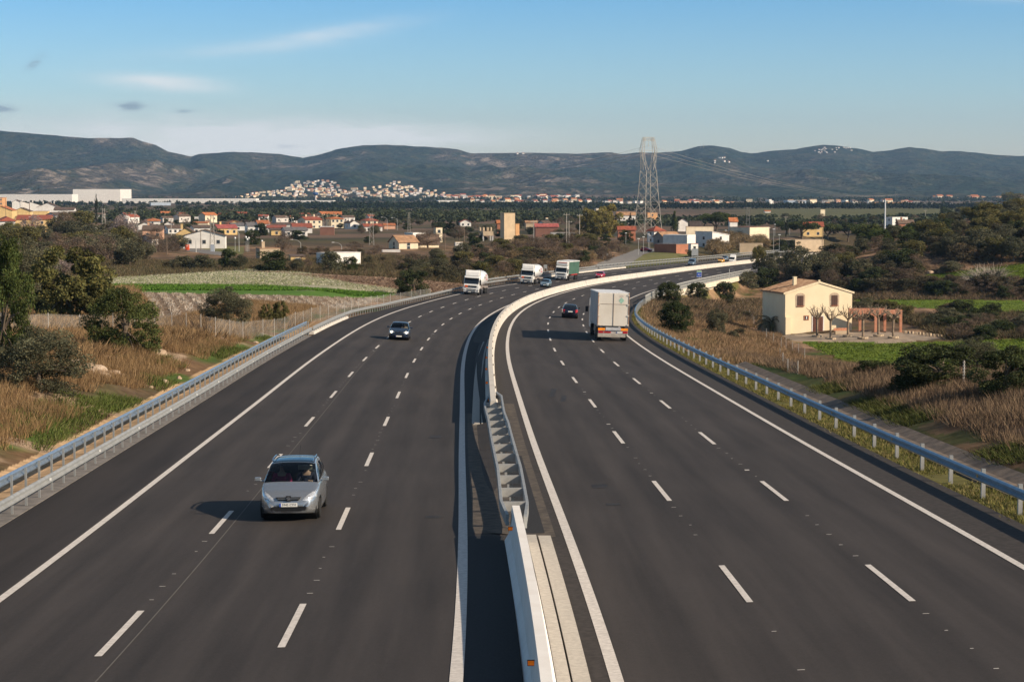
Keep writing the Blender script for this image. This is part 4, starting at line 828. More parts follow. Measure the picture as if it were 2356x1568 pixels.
# ------------------------------------------------------------------ lorries
white = mat('lorry_white', (.74, .735, .71), rough=.4, var=.05, scale=1.2, coat=.3); whitet = mat('tank_white', (.80, .80, .79), rough=.35, var=.04, scale=.8, coat=.4)
grime = mat('grimy_metal', (.16, .13, .12), rough=.8, col2=(.30, .26, .24), scale=2); adr = mat('orange_hazard_plate', (.85, .14, .02), rough=.5, emit=.05); redm = mat('red_trim', (.45, .03, .03), rough=.5)
def truck_cab(root, W=2.46, Hc=2.95, deflector=True, visor_txt='', adrp=False, style=0):
    y0 = 0.0
    b = MB(); b.prism([(0, .95), (-.02, 1.35), (.06, 1.72), (.34, 2.62), (.45, Hc), (2.15, Hc + .12), (2.2, .95)], 'x', -W / 2, W / 2); b.build('cab', white, root, bevel=.10)
    b = MB(); b.prism([(-.035, .42), (-.05, .95), (.02, 1.0), (.45, 1.0), (.45, .42)], 'x', -W / 2, W / 2); b.build('bumper', white, root, bevel=.05)
    b = MB(); b.prism([(.045, 1.74), (.325, 2.57), (.40, 2.57), (.12, 1.74)], 'x', -W / 2 + .10, W / 2 - .10); b.build('windscreen', glass_d, root)
    for sx in (-1, 1):
        b = MB(); b.prism([(.40, 1.80), (.60, 2.5), (1.15, 2.5), (1.15, 1.75)], 'x', sx * (W / 2 + .004), sx * (W / 2 - .04)); b.build('side_window', glass_d, root)
        b = MB(); b.box((sx * (W / 2 + .17), .18, 2.10), (.20, .12, .62)); b.box((sx * (W / 2 + .15), .18, 1.68), (.20, .12, .24)); b.tube((sx * (W / 2 + .15), .22, 2.42), (sx * (W / 2 - .05), .35, 2.52), .02); b.build('mirror', dark_m, root, bevel=.03)
        b = MB(); b.prism([(sx * (W / 2 - .38), .62), (sx * (W / 2 - .06), .60), (sx * (W / 2 - .03), .88), (sx * (W / 2 - .22), .90)], 'y', -.075, .0); b.build('headlight', lamp_m, root)
    for z, h in ((1.33, .24),): 
        b = MB(); b.box((0, -.045, z), (1.72, .06, h)); b.build('grille', dark_m, root, bevel=.02)
        b = MB(); b.tube((-.35, -.085, z - h * .35), (.35, -.085, z + h * .35), .012, n=4); b.build('grille_bar', chrome, root)
    for z, h, w_ in ((.86, .13, 1.5), (.60, .13, 1.4)): b = MB(); b.box((0, -.06, z), (w_, .05, h)); b.build('air_intake', dark_m, root)
    plate(root, '', (-.25, -.09, .47)); b = MB(); b.box((0, .1, .36), (2.2, .2, .16)); b.build('lower_bumper', dark_m, root)
    b = MB(); b.prism([(-.02, 2.56), (.28, 2.66), (.34, 2.62), (.30, 2.56)], 'x', -W / 2 + .08, W / 2 - .08); b.build('sun_visor', dark_m, root)
    if visor_txt or style:
        b = MB(); b.box((0, .14, 2.78), (2.0, .08, .24)); s_ = b.build('roof_sign', plate_m, root); s_.rotation_euler = (R(-14), 0, 0)
        if visor_txt: text(visor_txt, .19, ink, root, (0, .76, 2.72) if False else (0, -.58, 2.76), (R(76), 0, 0))
    if adrp:
        b = MB(); b.box((-.78, -.10, 1.34), (.46, .03, .30)); a_ = b.build('hazard_plate', adr, root)
        b = MB(); b.box((-.78, -.12, 1.34), (.46, .01, .02)); b.build('plate_line', ink, root)
    if deflector:
        b = MB(); b.prism([(.42, Hc + .02), (.62, 3.55), (.90, 3.86), (1.0, 3.86), (2.1, Hc + .1)], 'x', -W / 2 + .16, W / 2 - .16); b.build('wind_deflector', white, root, bevel=.05)
        for sx in (-1, 1): b = MB(); b.prism([(1.0, Hc), (1.0, 3.84), (1.9, 3.7), (2.1, Hc)], 'x', sx * (W / 2 - .05), sx * (W / 2 - .14)); b.build('side_fairing', white, root)
    for x in (-1, 1): wheel(root, x * (W / 2 - .17), 1.35, .50, .30, n=22)
    return root
def chassis(root, y1, W=2.46, axles=(), gr=None):
    b = MB(); b.box((0, (2.0 + y1) / 2, .95), (.9, y1 - 2.0, .25)); b.build('chassis', gr or grime, root)
    for a in axles:
        for x in (-1, 1): wheel(root, x * (W / 2 - .19), a, .50, .34, n=22)
def tanker(label, s, u, txt):
    p, th = place('L', s, u); root = empty('tanker_lorry', p, 0, label=label, cat='lorry'); truck_cab(root, adrp=True, visor_txt='', style=0)
    y1 = 13.2; chassis(root, y1, axles=(4.1, 9.6, 10.9, 12.2))
    prof = [(.02, 2.75), (.75, 2.85), (1.10, 3.05), (1.22, 3.4), (1.22, 12.4), (1.05, 12.9), (.7, 13.15), (.02, 13.25)]; b = MB(); b.lathe(prof, c=(0, 0, 2.42), axis='y', n=40); b.build('tank', whitet, root, smooth=True)
    b = MB(); b.box((0, 8.0, 1.14), (2.2, 9.2, .12)); b.build('side_skirt', grime, root)
    for y in (4.1, 9.6, 10.9, 12.2):
        for x in (-1, 1): b = MB(); b.prism([(y - .66, .95), (y - .5, 1.16), (y + .5, 1.16), (y + .66, .95), (y + .62, .93), (y - .62, .93)], 'x', x * .85, x * 1.24); b.build('mudguard', grime, root)
    for y, z in ((9.4, 2.95), (9.4, 2.30)): b = MB(); b.box((1.16 if z > 2.6 else 1.225, y + .9, z), (.05, 1.8, .12)); b.build('red_stripe', redm, root)
    t = text(txt, .42, redm, root, (1.235, 10.3, 2.60), (R(90), 0, R(90)), name='tank_lettering'); b = MB(); b.box((1.22, 7.9, 2.62), (.03, 1.5, .35)); b.build('grey_panel', grime, root)
    b = MB(); b.box((0, 7.9, 3.68), (.5, 6.5, .06)); b.build('walkway', dull, root)
    orient(root, s, 'L'); return root
tanker('white tanker lorry nearest the camera with an orange hazard plate', 293.7, -8.75, 'GAS'); tanker('white tanker lorry following beside the pale blue saloon', 363.6, -8.7, 'GAS')
# green curtain-sided lorry
p, th = place('L', 399.4, -7.7); root = empty('curtain_lorry', p, 0, label='white lorry with dark green curtain side and red chassis', cat='lorry'); truck_cab(root, deflector=False, Hc=3.0, style=1); chassis(root, 15.6, axles=(4.0, 11.6, 12.9, 14.2), gr=redm)
for w_, n_, m_, z0, z1 in ((2.50, 'curtain', mat('green_curtain', (.055, .115, .085), rough=.7, var=.2, scale=1.2), 1.25, 3.88),):
    b = MB(); b.box((0, 9.0, (z0 + z1) / 2), (w_, 13.3, z1 - z0)); b.build(n_, m_, root)
b = MB(); b.box((0, 8.95, 3.95), (2.56, 13.6, .20)); b.build('trailer_roof', white, root)
b = MB(); b.prism([(.55, 3.15), (.55, 3.80), (.70, 3.98), (2.1, 3.98), (2.1, 3.15)], 'x', -1.18, 1.18); b.build('roof_spoiler', white, root, bevel=.05)
b = MB(); b.box((.1, .53, 3.72), (1.8, .04, .12)); b.build('red_stripe', mat('orange_stripe', (.6, .10, .03), rough=.5), root)
b = MB(); b.box((0, 2.33, 2.6), (2.5, .06, 2.6)); b.build('headboard', white, root)
b = MB(); b.box((0, 10, 1.15), (2.46, 8, .2)); b.build('side_rail', redm, root); orient(root, 399.4, 'L')
# white box trailer seen from behind
p, th = place('R', 141.5, 8.62); root = empty('box_lorry', p, 0, label='large cream-white box lorry seen from behind with ROJO on its rear bumper', cat='lorry')
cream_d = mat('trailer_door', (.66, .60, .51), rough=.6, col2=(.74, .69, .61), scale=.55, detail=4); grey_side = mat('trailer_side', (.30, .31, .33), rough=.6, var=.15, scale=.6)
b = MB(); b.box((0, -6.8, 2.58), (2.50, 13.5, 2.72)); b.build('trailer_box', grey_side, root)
b = MB(); b.box((0, -6.8, 3.97), (2.56, 13.6, .08)); b.build('trailer_roof', mat('roof_sheet', (.66, .67, .68), rough=.5), root)
for sx in (-1, 1):
    b = MB(); b.box((sx * .625, -.02, 2.60), (1.22, .05, 2.66)); b.box((sx * .625, -.052, 3.05), (1.22, .02, .03), mi=1); d_ = b.build('rear_door', [cream_d, mat('door_seam', (.30, .24, .19), rough=.9)], root)
    for z in (1.35, 2.1, 3.0, 3.8): b = MB(); b.box((sx * 1.19, -.07, z), (.16, .05, .09)); b.build('hinge', cream_d, d_)
    b = MB(); b.box((sx * 1.26, -.03, 2.6), (.06, .10, 2.75)); b.build('corner_post', mat('post_rust', (.40, .24, .15), rough=.8), root)
    b = MB(); b.box((sx * .94, -.08, .98), (.58, .05, .20)); b.build('reflector_panel', amber_m, root)
    b = MB(); b.box((sx * 1.0, -.08, .74), (.40, .05, .15)); b.build('tail_light', tail_m, root)
b = MB(); b.box((0, -.06, 2.6), (.035, .04, 2.66)); b.build('door_gap', MATS['door_seam'], root)
b = MB(); b.box((0, -.05, .86), (2.5, .06, .03)); b.box((0, -.05, .63), (2.5, .06, .03)); b.box((0, -.03, .74), (2.46, .05, .2)); b.build('rear_frame', mat('pale_frame', (.45, .41, .38), rough=.7), root)
b = MB(); b.box((-.45, -.085, .74), (.55, .03, .12)); b.build('red_reflector', tail_m, root)
b = MB(); b.box((.02, -.10, 1.02), (1.25, .05, .26)); b.build('licence_board', mat('plastic_wrap', (.40, .40, .41), rough=.4, col2=(.55, .55, .55), scale=3), root); text('TRANSIT', .13, redm, root, (0, -.13, 1.02), (R(90), 0, 0), name='board_lettering') if False else None
plate(root, '', (.55, -.085, .74), 0, .5, .11)
b = MB(); b.box((-.1, -.06, .48), (2.28, .08, .28)); b.build('bumper', mat('bumper_sheet', (.32, .28, .24), rough=.7, col2=(.42, .38, .33), scale=2), root)
text('ROJO', .25, mat('bumper_lettering', (.62, .58, .50), rough=.6), root, (-.52, -.105, .48), (R(90), 0, 0), shear=.3); text('TRANS', .20, MATS['bumper_lettering'], root, (.48, -.105, .48), (R(90), 0, 0), shear=.3)
b = MB(); b.prism([(0, -.26), (.24, 0), (0, .26), (-.24, 0)], 'y', -.004, .0); b.build('green_diamond', mat('pale_green_logo', (.32, .52, .42), rough=.6), root, loc=(.63, -.05, 3.36)); text('KOV', .16, mat('faded_pink', (.62, .45, .40), rough=.7), root, (.63, -.052, 3.70), (R(90), 0, 0))
b = MB(); b.box((0, -7, 1.05), (1.0, 13, .3)); b.build('chassis', dark_m, root)
for sx in (-1, 1): b = MB(); b.box((sx * 1.18, -5.5, .85), (.04, 4.0, .5)); b.build('side_guard', dark_m, root)
for a in (1.6, 2.9, 4.2, 12.6):
    for x in (-1, 1): wheel(root, x * 1.05, -a if False else -a, .50, .34, n=22)
b = MB(); b.box((0, -15.0, 1.9), (2.4, 2.1, 2.6)); b.build('cab', white, root, bevel=.08)
for sx in (-1, 1): b = MB(); b.box((sx * 1.45, -15.6, 2.2), (.26, .1, .5)); b.tube((sx * 1.2, -15.6, 2.4), (sx * 1.45, -15.6, 2.4), .02); b.build('mirror', dark_m, root, bevel=.02)
# local axes here run backwards (rear at the origin, nose along -Y) so turn the children's frame
orient(root, 141.5, 'R')
for ch_ in root.children:       # mirror nose direction to +Y while keeping the rear facing the camera
    if ch_.name.split('.')[0] in ('trailer_box', 'trailer_roof', 'chassis', 'side_guard', 'wheel', 'cab', 'mirror'):
        ch_.data = ch_.data.copy() if ch_.type == 'MESH' else ch_.data
        if ch_.name.startswith('wheel'): ch_.location.y *= -1
        else:
            for v in ch_.data.vertices: v.co.y *= -1
            ch_.data.flip_normals()
# ------------------------------------------------------------------ vegetation
def leafmat(name, c, c2=None, tr=.25):
    m = bpy.data.materials.new(name); m.use_nodes = True; t = m.node_tree; n = t.nodes; l = t.links; b = n['Principled BSDF']; b.inputs['Roughness'].default_value = .75; b.inputs['Specular IOR Level'].default_value = .15
    a = n.new('ShaderNodeAttribute'); a.attribute_name = 'col'; oi = n.new('ShaderNodeObjectInfo'); mx = n.new('ShaderNodeMix'); mx.data_type = 'RGBA'; mx.inputs[6].default_value = (*c, 1); mx.inputs[7].default_value = (*(c2 or tuple(x * 1.5 for x in c)), 1)
    l.new(oi.outputs['Random'], mx.inputs[0]); mm = n.new('ShaderNodeMix'); mm.data_type = 'RGBA'; mm.blend_type = 'MULTIPLY'; mm.inputs[0].default_value = 1; l.new(mx.outputs[2], mm.inputs[6]); l.new(a.outputs['Color'], mm.inputs[7]); l.new(mm.outputs[2], b.inputs['Base Color'])
    if tr:
        ts = n.new('ShaderNodeBsdfTranslucent'); l.new(mm.outputs[2], ts.inputs[0]); ms = n.new('ShaderNodeMixShader'); ms.inputs[0].default_value = tr; l.new(b.outputs[0], ms.inputs[1]); l.new(ts.outputs[0], ms.inputs[2]); l.new(ms.outputs[0], n['Material Output'].inputs[0])
    return m
bark = mat('bark', (.10, .075, .055), rough=.95, col2=(.17, .135, .10), scale=5, bump=.5); twig = mat('twigs', (.16, .12, .10), rough=.95, var=.25, scale=3); palebark = mat('pale_twigs', (.30, .26, .22), rough=.9)
def cards(P, size, r, up=.35, asp=.5, cv=None):
    """rhombic leaf cards at points P"""
    n = len(P); d = r.normal(size=(n, 3)); d /= np.linalg.norm(d, axis=1)[:, None]; e = r.normal(size=(n, 3)); e -= (e * d).sum(1)[:, None] * d; e /= np.linalg.norm(e, axis=1)[:, None]
    s = size * r.uniform(.6, 1.35, n); a = d * s[:, None] * .5; b = e * (s * asp)[:, None] * .5
    V_ = np.stack([P - a, P + b, P + a, P - b], 1).reshape(-1, 3); F_ = np.arange(4 * n).reshape(n, 4); c = (cv if cv is not None else np.ones(n)) * r.uniform(.75, 1.3, n); hue = r.uniform(-.12, .12, n)
    col_ = np.stack([c * (1 + hue), c, c * (1 - hue)], 1); return V_, F_, np.repeat(col_, 4, 0)
def crown_pts(n, r, shape='round', nc=38, cr_=(.10, .2), holes=.15):
    C_ = []; R_ = []
    while len(C_) < nc:
        p = r.uniform(-1, 1, 3)
        if p @ p > 1: continue
        if shape != 'cone' and p @ p < .18 and r.random() < .75: continue
        z = (p[2] + 1) / 2
        if shape == 'bush' and p[2] < 0: p[:2] *= .94 / max(.5, math.sqrt(1 - p[2] ** 2))
        if shape == 'bush': q = np.array([p[0] * .42, p[1] * .42, .38 + p[2] * .45])
        elif shape == 'round': q = np.array([p[0] * .42, p[1] * .42, .57 + p[2] * .36])
        elif shape == 'umbrella': q = np.array([p[0] * .42, p[1] * .42, .74 + p[2] * .17])
        elif shape == 'cypress': rr = .36 * math.sin(math.pi * min(1, (.12 + z * .9))) ** .6; q = np.array([p[0] * rr, p[1] * rr, .05 + z * .92])
        elif shape == 'cone': rr = .44 * (1 - z) ** .75 + .03; q = np.array([p[0] * rr, p[1] * rr, .08 + z * .88])
        elif shape == 'tall': q = np.array([p[0] * (.20 + .18 * z), p[1] * (.20 + .18 * z), .30 + z * .62])
        C_.append(q); R_.append(r.uniform(*cr_) * (.75 if shape in ('cypress',) else 1))
    C_ = np.array(C_); R_ = np.array(R_); k = r.integers(0, nc, n); d = r.normal(size=(n, 3)); d /= np.linalg.norm(d, axis=1)[:, None]; rad = R_[k] * r.uniform(.35, 1.05, n) ** .6
    P = C_[k] + d * rad[:, None] * np.array([1, 1, .8]); P[:, 2] = np.maximum(P[:, 2], .01); cb = r.uniform(.62, 1.4, nc); return P, cb[k], C_
def limbs(C_, r, base=.035, n=7, spread=.12):
    b = MB(); top = Vector((r.uniform(-.03, .03), r.uniform(-.03, .03), .30)); b.tube((0, 0, -.08), top, base, base * .7, n=7)
    for q in C_[r.choice(len(C_), min(n, len(C_)), replace=False)]:
        m_ = top.lerp(Vector(q), .5) + Vector((0, 0, .03)); b.tube(top, m_, base * .5, base * .32, n=5); b.tube(m_, Vector(q), base * .32, base * .12, n=4)
    return b
PROTO = {}
def proto(key, name, m, shape, n, leaf, seed, nc=38, cr_=(.10, .2), tb=.035, tn=7, tm=None, asp=.5):
    r = np.random.default_rng(seed); P, cb, C_ = crown_pts(n, r, shape, nc, cr_); V_, F_, c = cards(P, leaf * 1.3, r, cv=cb, asp=min(1, asp * 1.25))
    root = bpy.data.objects.new(name, None); COL.objects.link(root); root.empty_display_size = .3
    npmesh('crown', V_, F_, m, root, attr=c); limbs(C_, r, tb, tn).build('trunk', tm or bark, root, fixn=False); PROTO[key] = [root, False]
def shrub_bare(key, name, m, seed, n=90, leafy=900, lm=None):
    r = np.random.default_rng(seed); b = MB()
    for i in range(n):
        a = r.uniform(0, 6.28); t = r.uniform(.05, 1.15); p = Vector((.04 * math.cos(a), .04 * math.sin(a), 0)); d = Vector((math.cos(a) * math.sin(t), math.sin(a) * math.sin(t), math.cos(t))); ln = r.uniform(.45, .75); q = p + d * ln * .55; b.tube(p, q, .007, .004, n=3, cap=False)
        for j in range(4): e = (d + Vector(r.normal(size=3)) * .45).normalized(); q2 = q + e * ln * r.uniform(.2, .5); b.tube(q, q2, .004, .0015, n=3, cap=False)
    root = bpy.data.objects.new(name, None); COL.objects.link(root); b.build('twigs', m, root, fixn=False)
    if leafy:
        P, cb, C_ = crown_pts(leafy, r, 'bush', 26); V_, F_, c = cards(P, .035, r, cv=cb); npmesh('crown', V_, F_, lm, root, attr=c)
    PROTO[key] = [root, False]
L_oak = leafmat('oak_leaves', (.036, .050, .017), (.055, .066, .026)); L_olive = leafmat('olive_leaves', (.092, .092, .054), (.13, .124, .074)); L_pine = leafmat('pine_needles', (.055, .075, .020), (.082, .095, .030)); L_yel = leafmat('yellow_green_leaves', (.105, .100, .034), (.15, .132, .05))
L_brown = leafmat('brown_leaves', (.115, .085, .062), (.17, .122, .088)); L_pink = leafmat('blossom', (.24, .18, .165), (.30, .24, .22)); L_reed = leafmat('reed_leaves', (.22, .16, .085), (.28, .21, .12)); L_gold = leafmat('gold_green_leaves', (.17, .15, .04), (.24, .20, .06)); L_cyp = leafmat('cypress_leaves', (.028, .034, .018), (.042, .046, .024)); L_scrub = leafmat('scrub_leaves', (.072, .068, .038), (.115, .092, .055))
proto('oak_f', 'evergreen_oak', L_oak, 'bush', 24000, .022, 1, nc=60, cr_=(.07, .15)); proto('oak', 'evergreen_oak', L_oak, 'bush', 6500, .038, 2); proto('oak2', 'evergreen_oak', L_oak, 'bush', 6500, .038, 3, nc=30)
proto('pine_f', 'pine_tree', L_pine, 'bush', 26000, .022, 4, nc=75, cr_=(.05, .13), asp=.3); proto('pine_c', 'pine_tree', L_pine, 'cone', 20000, .024, 5, nc=80, cr_=(.05, .11), asp=.3); proto('umbrella', 'umbrella_pine', L_pine, 'umbrella', 6000, .036, 6, nc=34, cr_=(.09, .15)); proto('pine', 'pine_tree', L_pine, 'round', 6000, .036, 26, nc=34, cr_=(.10, .18))
proto('olive_f', 'olive_tree', L_olive, 'bush', 24000, .020, 7, nc=60, cr_=(.07, .15), asp=.35); proto('olive', 'olive_tree', L_olive, 'round', 6500, .034, 8, tb=.045); proto('olive2', 'olive_tree', L_olive, 'bush', 6500, .034, 9)
proto('yel_f', 'leafy_tree', L_yel, 'bush', 26000, .022, 10, nc=90, cr_=(.05, .12)); proto('yel', 'leafy_tree', L_yel, 'round', 6000, .036, 11); proto('brown', 'bare_shrub', L_brown, 'bush', 5200, .030, 12, nc=46, cr_=(.08, .16), asp=.25); proto('brown2', 'bare_tree', L_brown, 'round', 4200, .032, 13, asp=.25)
proto('scrub', 'scrub_bush', L_scrub, 'bush', 5200, .036, 14); proto('scrub2', 'scrub_bush', L_scrub, 'bush', 5200, .036, 15, nc=24); proto('pink', 'almond_tree', L_pink, 'round', 3200, .026, 16, tn=16); proto('gold', 'eucalyptus_tree', L_gold, 'bush', 9000, .030, 17, nc=60, cr_=(.06, .12), tb=.02, tn=14)
proto('cypress', 'cypress_tree', L_cyp, 'cypress', 4200, .05, 18, nc=50, cr_=(.07, .12), tn=2); proto('reed', 'reed_clump', L_reed, 'bush', 5200, .055, 19, asp=.16)
shrub_bare('twiggy', 'leafless_shrub', palebark, 20, n=120, leafy=0)
LABEL = {}
def plant(key, px, py, wpx, hpx, label=None, cat=None, group=None, Y=None, rz=None, sink=.0):
    x, y, z = at(px, py) if Y is None else atY(px, Y); sc_ = y / FPX * 1.0; ent = PROTO[key]; o = ent[0]; 
    if ent[1]: o = dup(ent[0])
    ent[1] = True; o.location = (x, y, z - sink - .05 * hpx * sc_); o.rotation_euler = (0, 0, rnd.uniform(0, 6.28) if rz is None else rz); o.scale = (wpx * sc_ * 1.12, wpx * sc_ * 1.12, hpx * sc_ * 1.14)
    o['label'] = label; o['category'] = cat or {'evergreen_oak': 'tree', 'bare_shrub': 'shrub', 'scrub_bush': 'shrub', 'leafless_shrub': 'shrub', 'reed_clump': 'reeds'}.get(o.name.split('.')[0], 'tree')
    if group: o['group'] = group
    elif 'group' in o: del o['group']
    return o
big = [('pine_f', 8, 860, 150, 340, 'tall dark green pine at the far left edge of the photo'), ('yel_f', 165, 740, 215, 195, 'broad yellowish-green tree between the tall edge pine and the round pine'), ('olive_f', 62, 720, 150, 190, 'tall olive-brown tree just right of the tall edge pine'), ('oak', 232, 700, 60, 70, 'dark bush right of the broad yellowish-green tree'),
 ('olive_f', 92, 905, 215, 165, 'grey-green bush on the stony bank nearest the left guardrail'), ('pine_f', 288, 812, 182, 160, 'round dense pine standing over the chain-link fence'),
 ('olive_f', 521, 748, 112, 98, 'grey olive tree alone in front of the flowering field'), ('yel_f', 612, 748, 34, 55, 'smaller left yellow-green bush by the fence in front of the field'), ('yel_f', 644, 752, 46, 66, 'bright yellow-green bush by the fence below the flowering field'),
 ('oak_f', 950, 682, 76, 74, 'dark olive tree beside the guardrail at the right end of the field'), ('oak_f', 1556, 768, 84, 90, 'dense dark oak between the right guardrail and the dry grass'),
 ('oak_f', 1540, 704, 66, 66, 'dark oak whose crown covers the start of the bridge parapet'), ('oak_f', 1605, 692, 54, 50, 'dark oak just left of the bridge deck'), ('oak_f', 1666, 690, 52, 50, 'round dark oak in front of the bridge pier'),
 ('olive_f', 1650, 768, 50, 64, 'brownish olive bush in the dry grass left of the farmhouse'), ('oak_f', 2158, 892, 205, 118, 'huge dark evergreen bush on the bank right of the sky-tinted guardrail'), ('oak_f', 2318, 905, 165, 128, 'dark evergreen bush cut by the right edge of the photo'),
 ('olive_f', 2245, 860, 120, 95, 'olive-brown bush between the two huge dark bushes'), ('oak', 1995, 862, 66, 34, 'low dark bush at the edge of the bright green field'), ('oak2', 2030, 858, 50, 30, 'low dark bush touching the huge evergreen bush'),
 ('oak', 627, 623, 84, 48, 'round dark tree in front of the roofless stone shed'), ('olive', 684, 624, 34, 28, 'little tree with a bare trunk in front of the yellow hut'), ('olive2', 762, 627, 64, 54, 'dark bush hiding the middle of the long white shed'), ('oak', 806, 627, 46, 38, 'green bush at the right end of the long white shed'),
 ('olive', 298, 613, 66, 58, 'spreading olive tree with a visible trunk at the left end of the meadow'), ('olive2', 420, 619, 58, 34, 'left of the two olive bushes along the back of the meadow'), ('olive2', 467, 620, 66, 37, 'right of the two olive bushes along the back of the meadow'), ('oak', 524, 617, 46, 46, 'dark tree at the back of the meadow left of the shed'), ('olive', 549, 620, 40, 34, 'small olive tree with a trunk at the back of the meadow'),
 ('gold', 1348, 542, 54, 70, 'left golden-green eucalyptus of the trio near the pylon'), ('gold', 1378, 545, 62, 70, 'middle golden-green eucalyptus of the trio near the pylon'), ('gold', 1402, 546, 70, 84, 'tallest golden-green eucalyptus of the trio near the pylon'),
 ('cypress', 1450, 530, 9, 40, 'thin dark cypress beside the red-brown roof left of the pylon'), ('oak', 1440, 560, 36, 32, 'dark tree at the top of the side street'), ('pine_c', 1552, 536, 24, 48, 'dark conifer behind the red-roofed tower house'), ('umbrella', 1647, 536, 74, 46, 'big dark umbrella pine behind the cream building'),
 ('oak', 1592, 595, 38, 22, 'dark bush behind the back of the road sign'), ('olive2', 1726, 583, 44, 22, 'grey-green bush right of the tan reeds above the road'), ('oak', 1790, 577, 60, 26, 'green hedge-like bush above the far guardrail'), ('oak', 1822, 576, 40, 24, 'dark bush at the right end of the far guardrail'),
 ('cypress', 1809, 549, 9, 42, 'tall dark cypress right of the palm tree'), ('umbrella', 1846, 552, 74, 40, 'left umbrella pine in front of the yellow house roof'), ('umbrella', 1905, 553, 60, 36, 'second umbrella pine from the yellow house roof'), ('umbrella', 1950, 556, 62, 40, 'third umbrella pine from the yellow house roof'), ('pine', 1995, 560, 66, 44, 'pine just left of the tall white mast'), ('pine', 2022, 566, 46, 38, 'dark pine at the foot of the tall white mast'),
 ('olive_f', 1790, 640, 76, 66, 'grey-green bush hiding the far end of the right carriageway'), ('yel', 1745, 630, 34, 62, 'thin young tree in front of the far median barrier'), ('olive', 1838, 650, 80, 80, 'brown-green tree right of the hidden carriageway end'), ('oak', 1765, 660, 70, 46, 'dark bush above the left roof edge of the farmhouse'), ('olive2', 1720, 660, 50, 40, 'bush on the slope right of the bridge end'), ('olive', 1895, 635, 62, 56, 'greyish tree behind the farmhouse roof ridge'),
 ('oak', 2075, 624, 98, 52, 'wide dark green bush above the bare hillside track'), ('olive', 2262, 590, 76, 62, 'round dark olive on the brown terrace'), ('olive', 2188, 592, 50, 56, 'narrow olive tree left of the round terrace olive'), ('yel', 2142, 562, 74, 52, 'yellow-green tree at the left of the terraces'), ('olive', 2332, 602, 52, 56, 'olive tree on the terrace near the right edge'), ('olive2', 2190, 625, 60, 26, 'low grey bush at the foot of the terraces'), ('twiggy', 2275, 652, 130, 62, 'pale leafless shrub spreading over the terrace field'),
 ('oak', 601, 542, 34, 30, 'dark round tree beside the red roofs'), ('oak', 580, 562, 44, 34, 'large dark tree at the edge of the left village'), ('oak', 684, 551, 46, 22, 'dark spreading bush on the brown slope below the red roofs'), ('brown2', 652, 588, 46, 52, 'reddish leafless tree beside the roofless stone shed'), ('cypress', 222, 520, 10, 72, 'very tall thin cypress above the left village'), ('oak', 205, 515, 18, 30, 'dark tree beside the very tall cypress'),
 ('cypress', 1036, 536, 32, 26, 'clump of brown-green cypresses right of the old farmhouse tower'), ('oak', 1092, 575, 46, 30, 'dark bush below the concrete tanks'), ('brown2', 985, 570, 70, 36, 'broad brown leafless tree covering the old farmhouse roof'), ('brown2', 1056, 552, 44, 30, 'brown leafless tree between the farmhouse tower and the tanks')]
for k, px, py, wp, hp, lb in big: plant(k, px, py, wp, hp, lb)
def scatter(poly, n, keys, hr, ar, label, group, minY=0, maxY=9e9):
    xs = [p[0] for p in poly]; ys = [p[1] for p in poly]; c = 0; t = 0
    while c < n and t < n * 20:
        t += 1; px, py = rnd.uniform(min(xs), max(xs)), rnd.uniform(min(ys), max(ys))
        if not inpoly(np.array([px]), np.array([py]), poly)[0]: continue
        x, y, z = at(px, py)
        if not minY < y < maxY: continue
        s, u = su(np.array([x]), np.array([y]))
        if y < 880 and EDGE_L(s)[0] - 2.5 < u[0] < EDGE_R(s)[0] + 2.5: continue
        h = rnd.uniform(*hr); k = rnd.choice(keys); nm = PROTO[k][0].name.split('.')[0].replace('_', ' '); plant(k, px, py, h * rnd.uniform(*ar), h, label.format(nm), group=group); c += 1
scatter([(300, 622), (560, 622), (560, 606), (300, 600)], 10, ['scrub', 'brown', 'olive2'], (10, 20), (1, 1.7), 'low {} in the hedge behind the meadow', 'hedge behind the meadow')
scatter([(0, 640), (200, 640), (330, 600), (330, 560), (250, 548), (0, 545)], 64, ['brown2', 'olive', 'scrub', 'pink', 'yel', 'brown'], (36, 62), (1.0, 1.6), '{} in the grove below the left village', 'trees of the grove below the left village')
scatter([(240, 560), (420, 566), (400, 596), (330, 600), (240, 590)], 20, ['brown2', 'pink', 'olive', 'brown'], (24, 40), (1, 1.5), '{} beside the village lane', 'trees beside the village lane')
scatter([(650, 600), (900, 600), (960, 625), (900, 640), (760, 624), (650, 615)], 16, ['brown', 'scrub', 'scrub2', 'brown2'], (12, 26), (1.1, 1.9), '{} in the dry strip behind the ploughed field', 'shrubs behind the ploughed field')
scatter([(960, 600), (1150, 580), (1220, 600), (1250, 632), (1120, 640), (1040, 650), (960, 640), (900, 625)], 60, ['brown', 'brown2', 'scrub', 'scrub2', 'oak', 'olive', 'yel'], (18, 36), (1.1, 1.8), '{} in the thicket behind the lorries', 'thicket behind the lorries')
scatter([(1150, 560), (1420, 556), (1430, 590), (1380, 600), (1320, 622), (1220, 625), (1150, 600)], 60, ['brown', 'scrub', 'scrub2', 'oak', 'brown2', 'reed', 'yel'], (16, 34), (1.2, 2.0), '{} on the brown slope above the far guardrail', 'scrub above the far guardrail')
scatter([(690, 570), (880, 575), (870, 600), (700, 592)], 18, ['brown', 'brown2', 'scrub'], (10, 20), (1.3, 2.2), '{} on the brown slope left of the old farmhouse', 'shrubs left of the old farmhouse')
scatter([(1630, 590), (1760, 574), (1760, 556), (1690, 552), (1630, 570)], 22, ['reed'], (20, 34), (.9, 1.5), 'tan reed clump in the reed bed above the road', 'reed bed above the road')
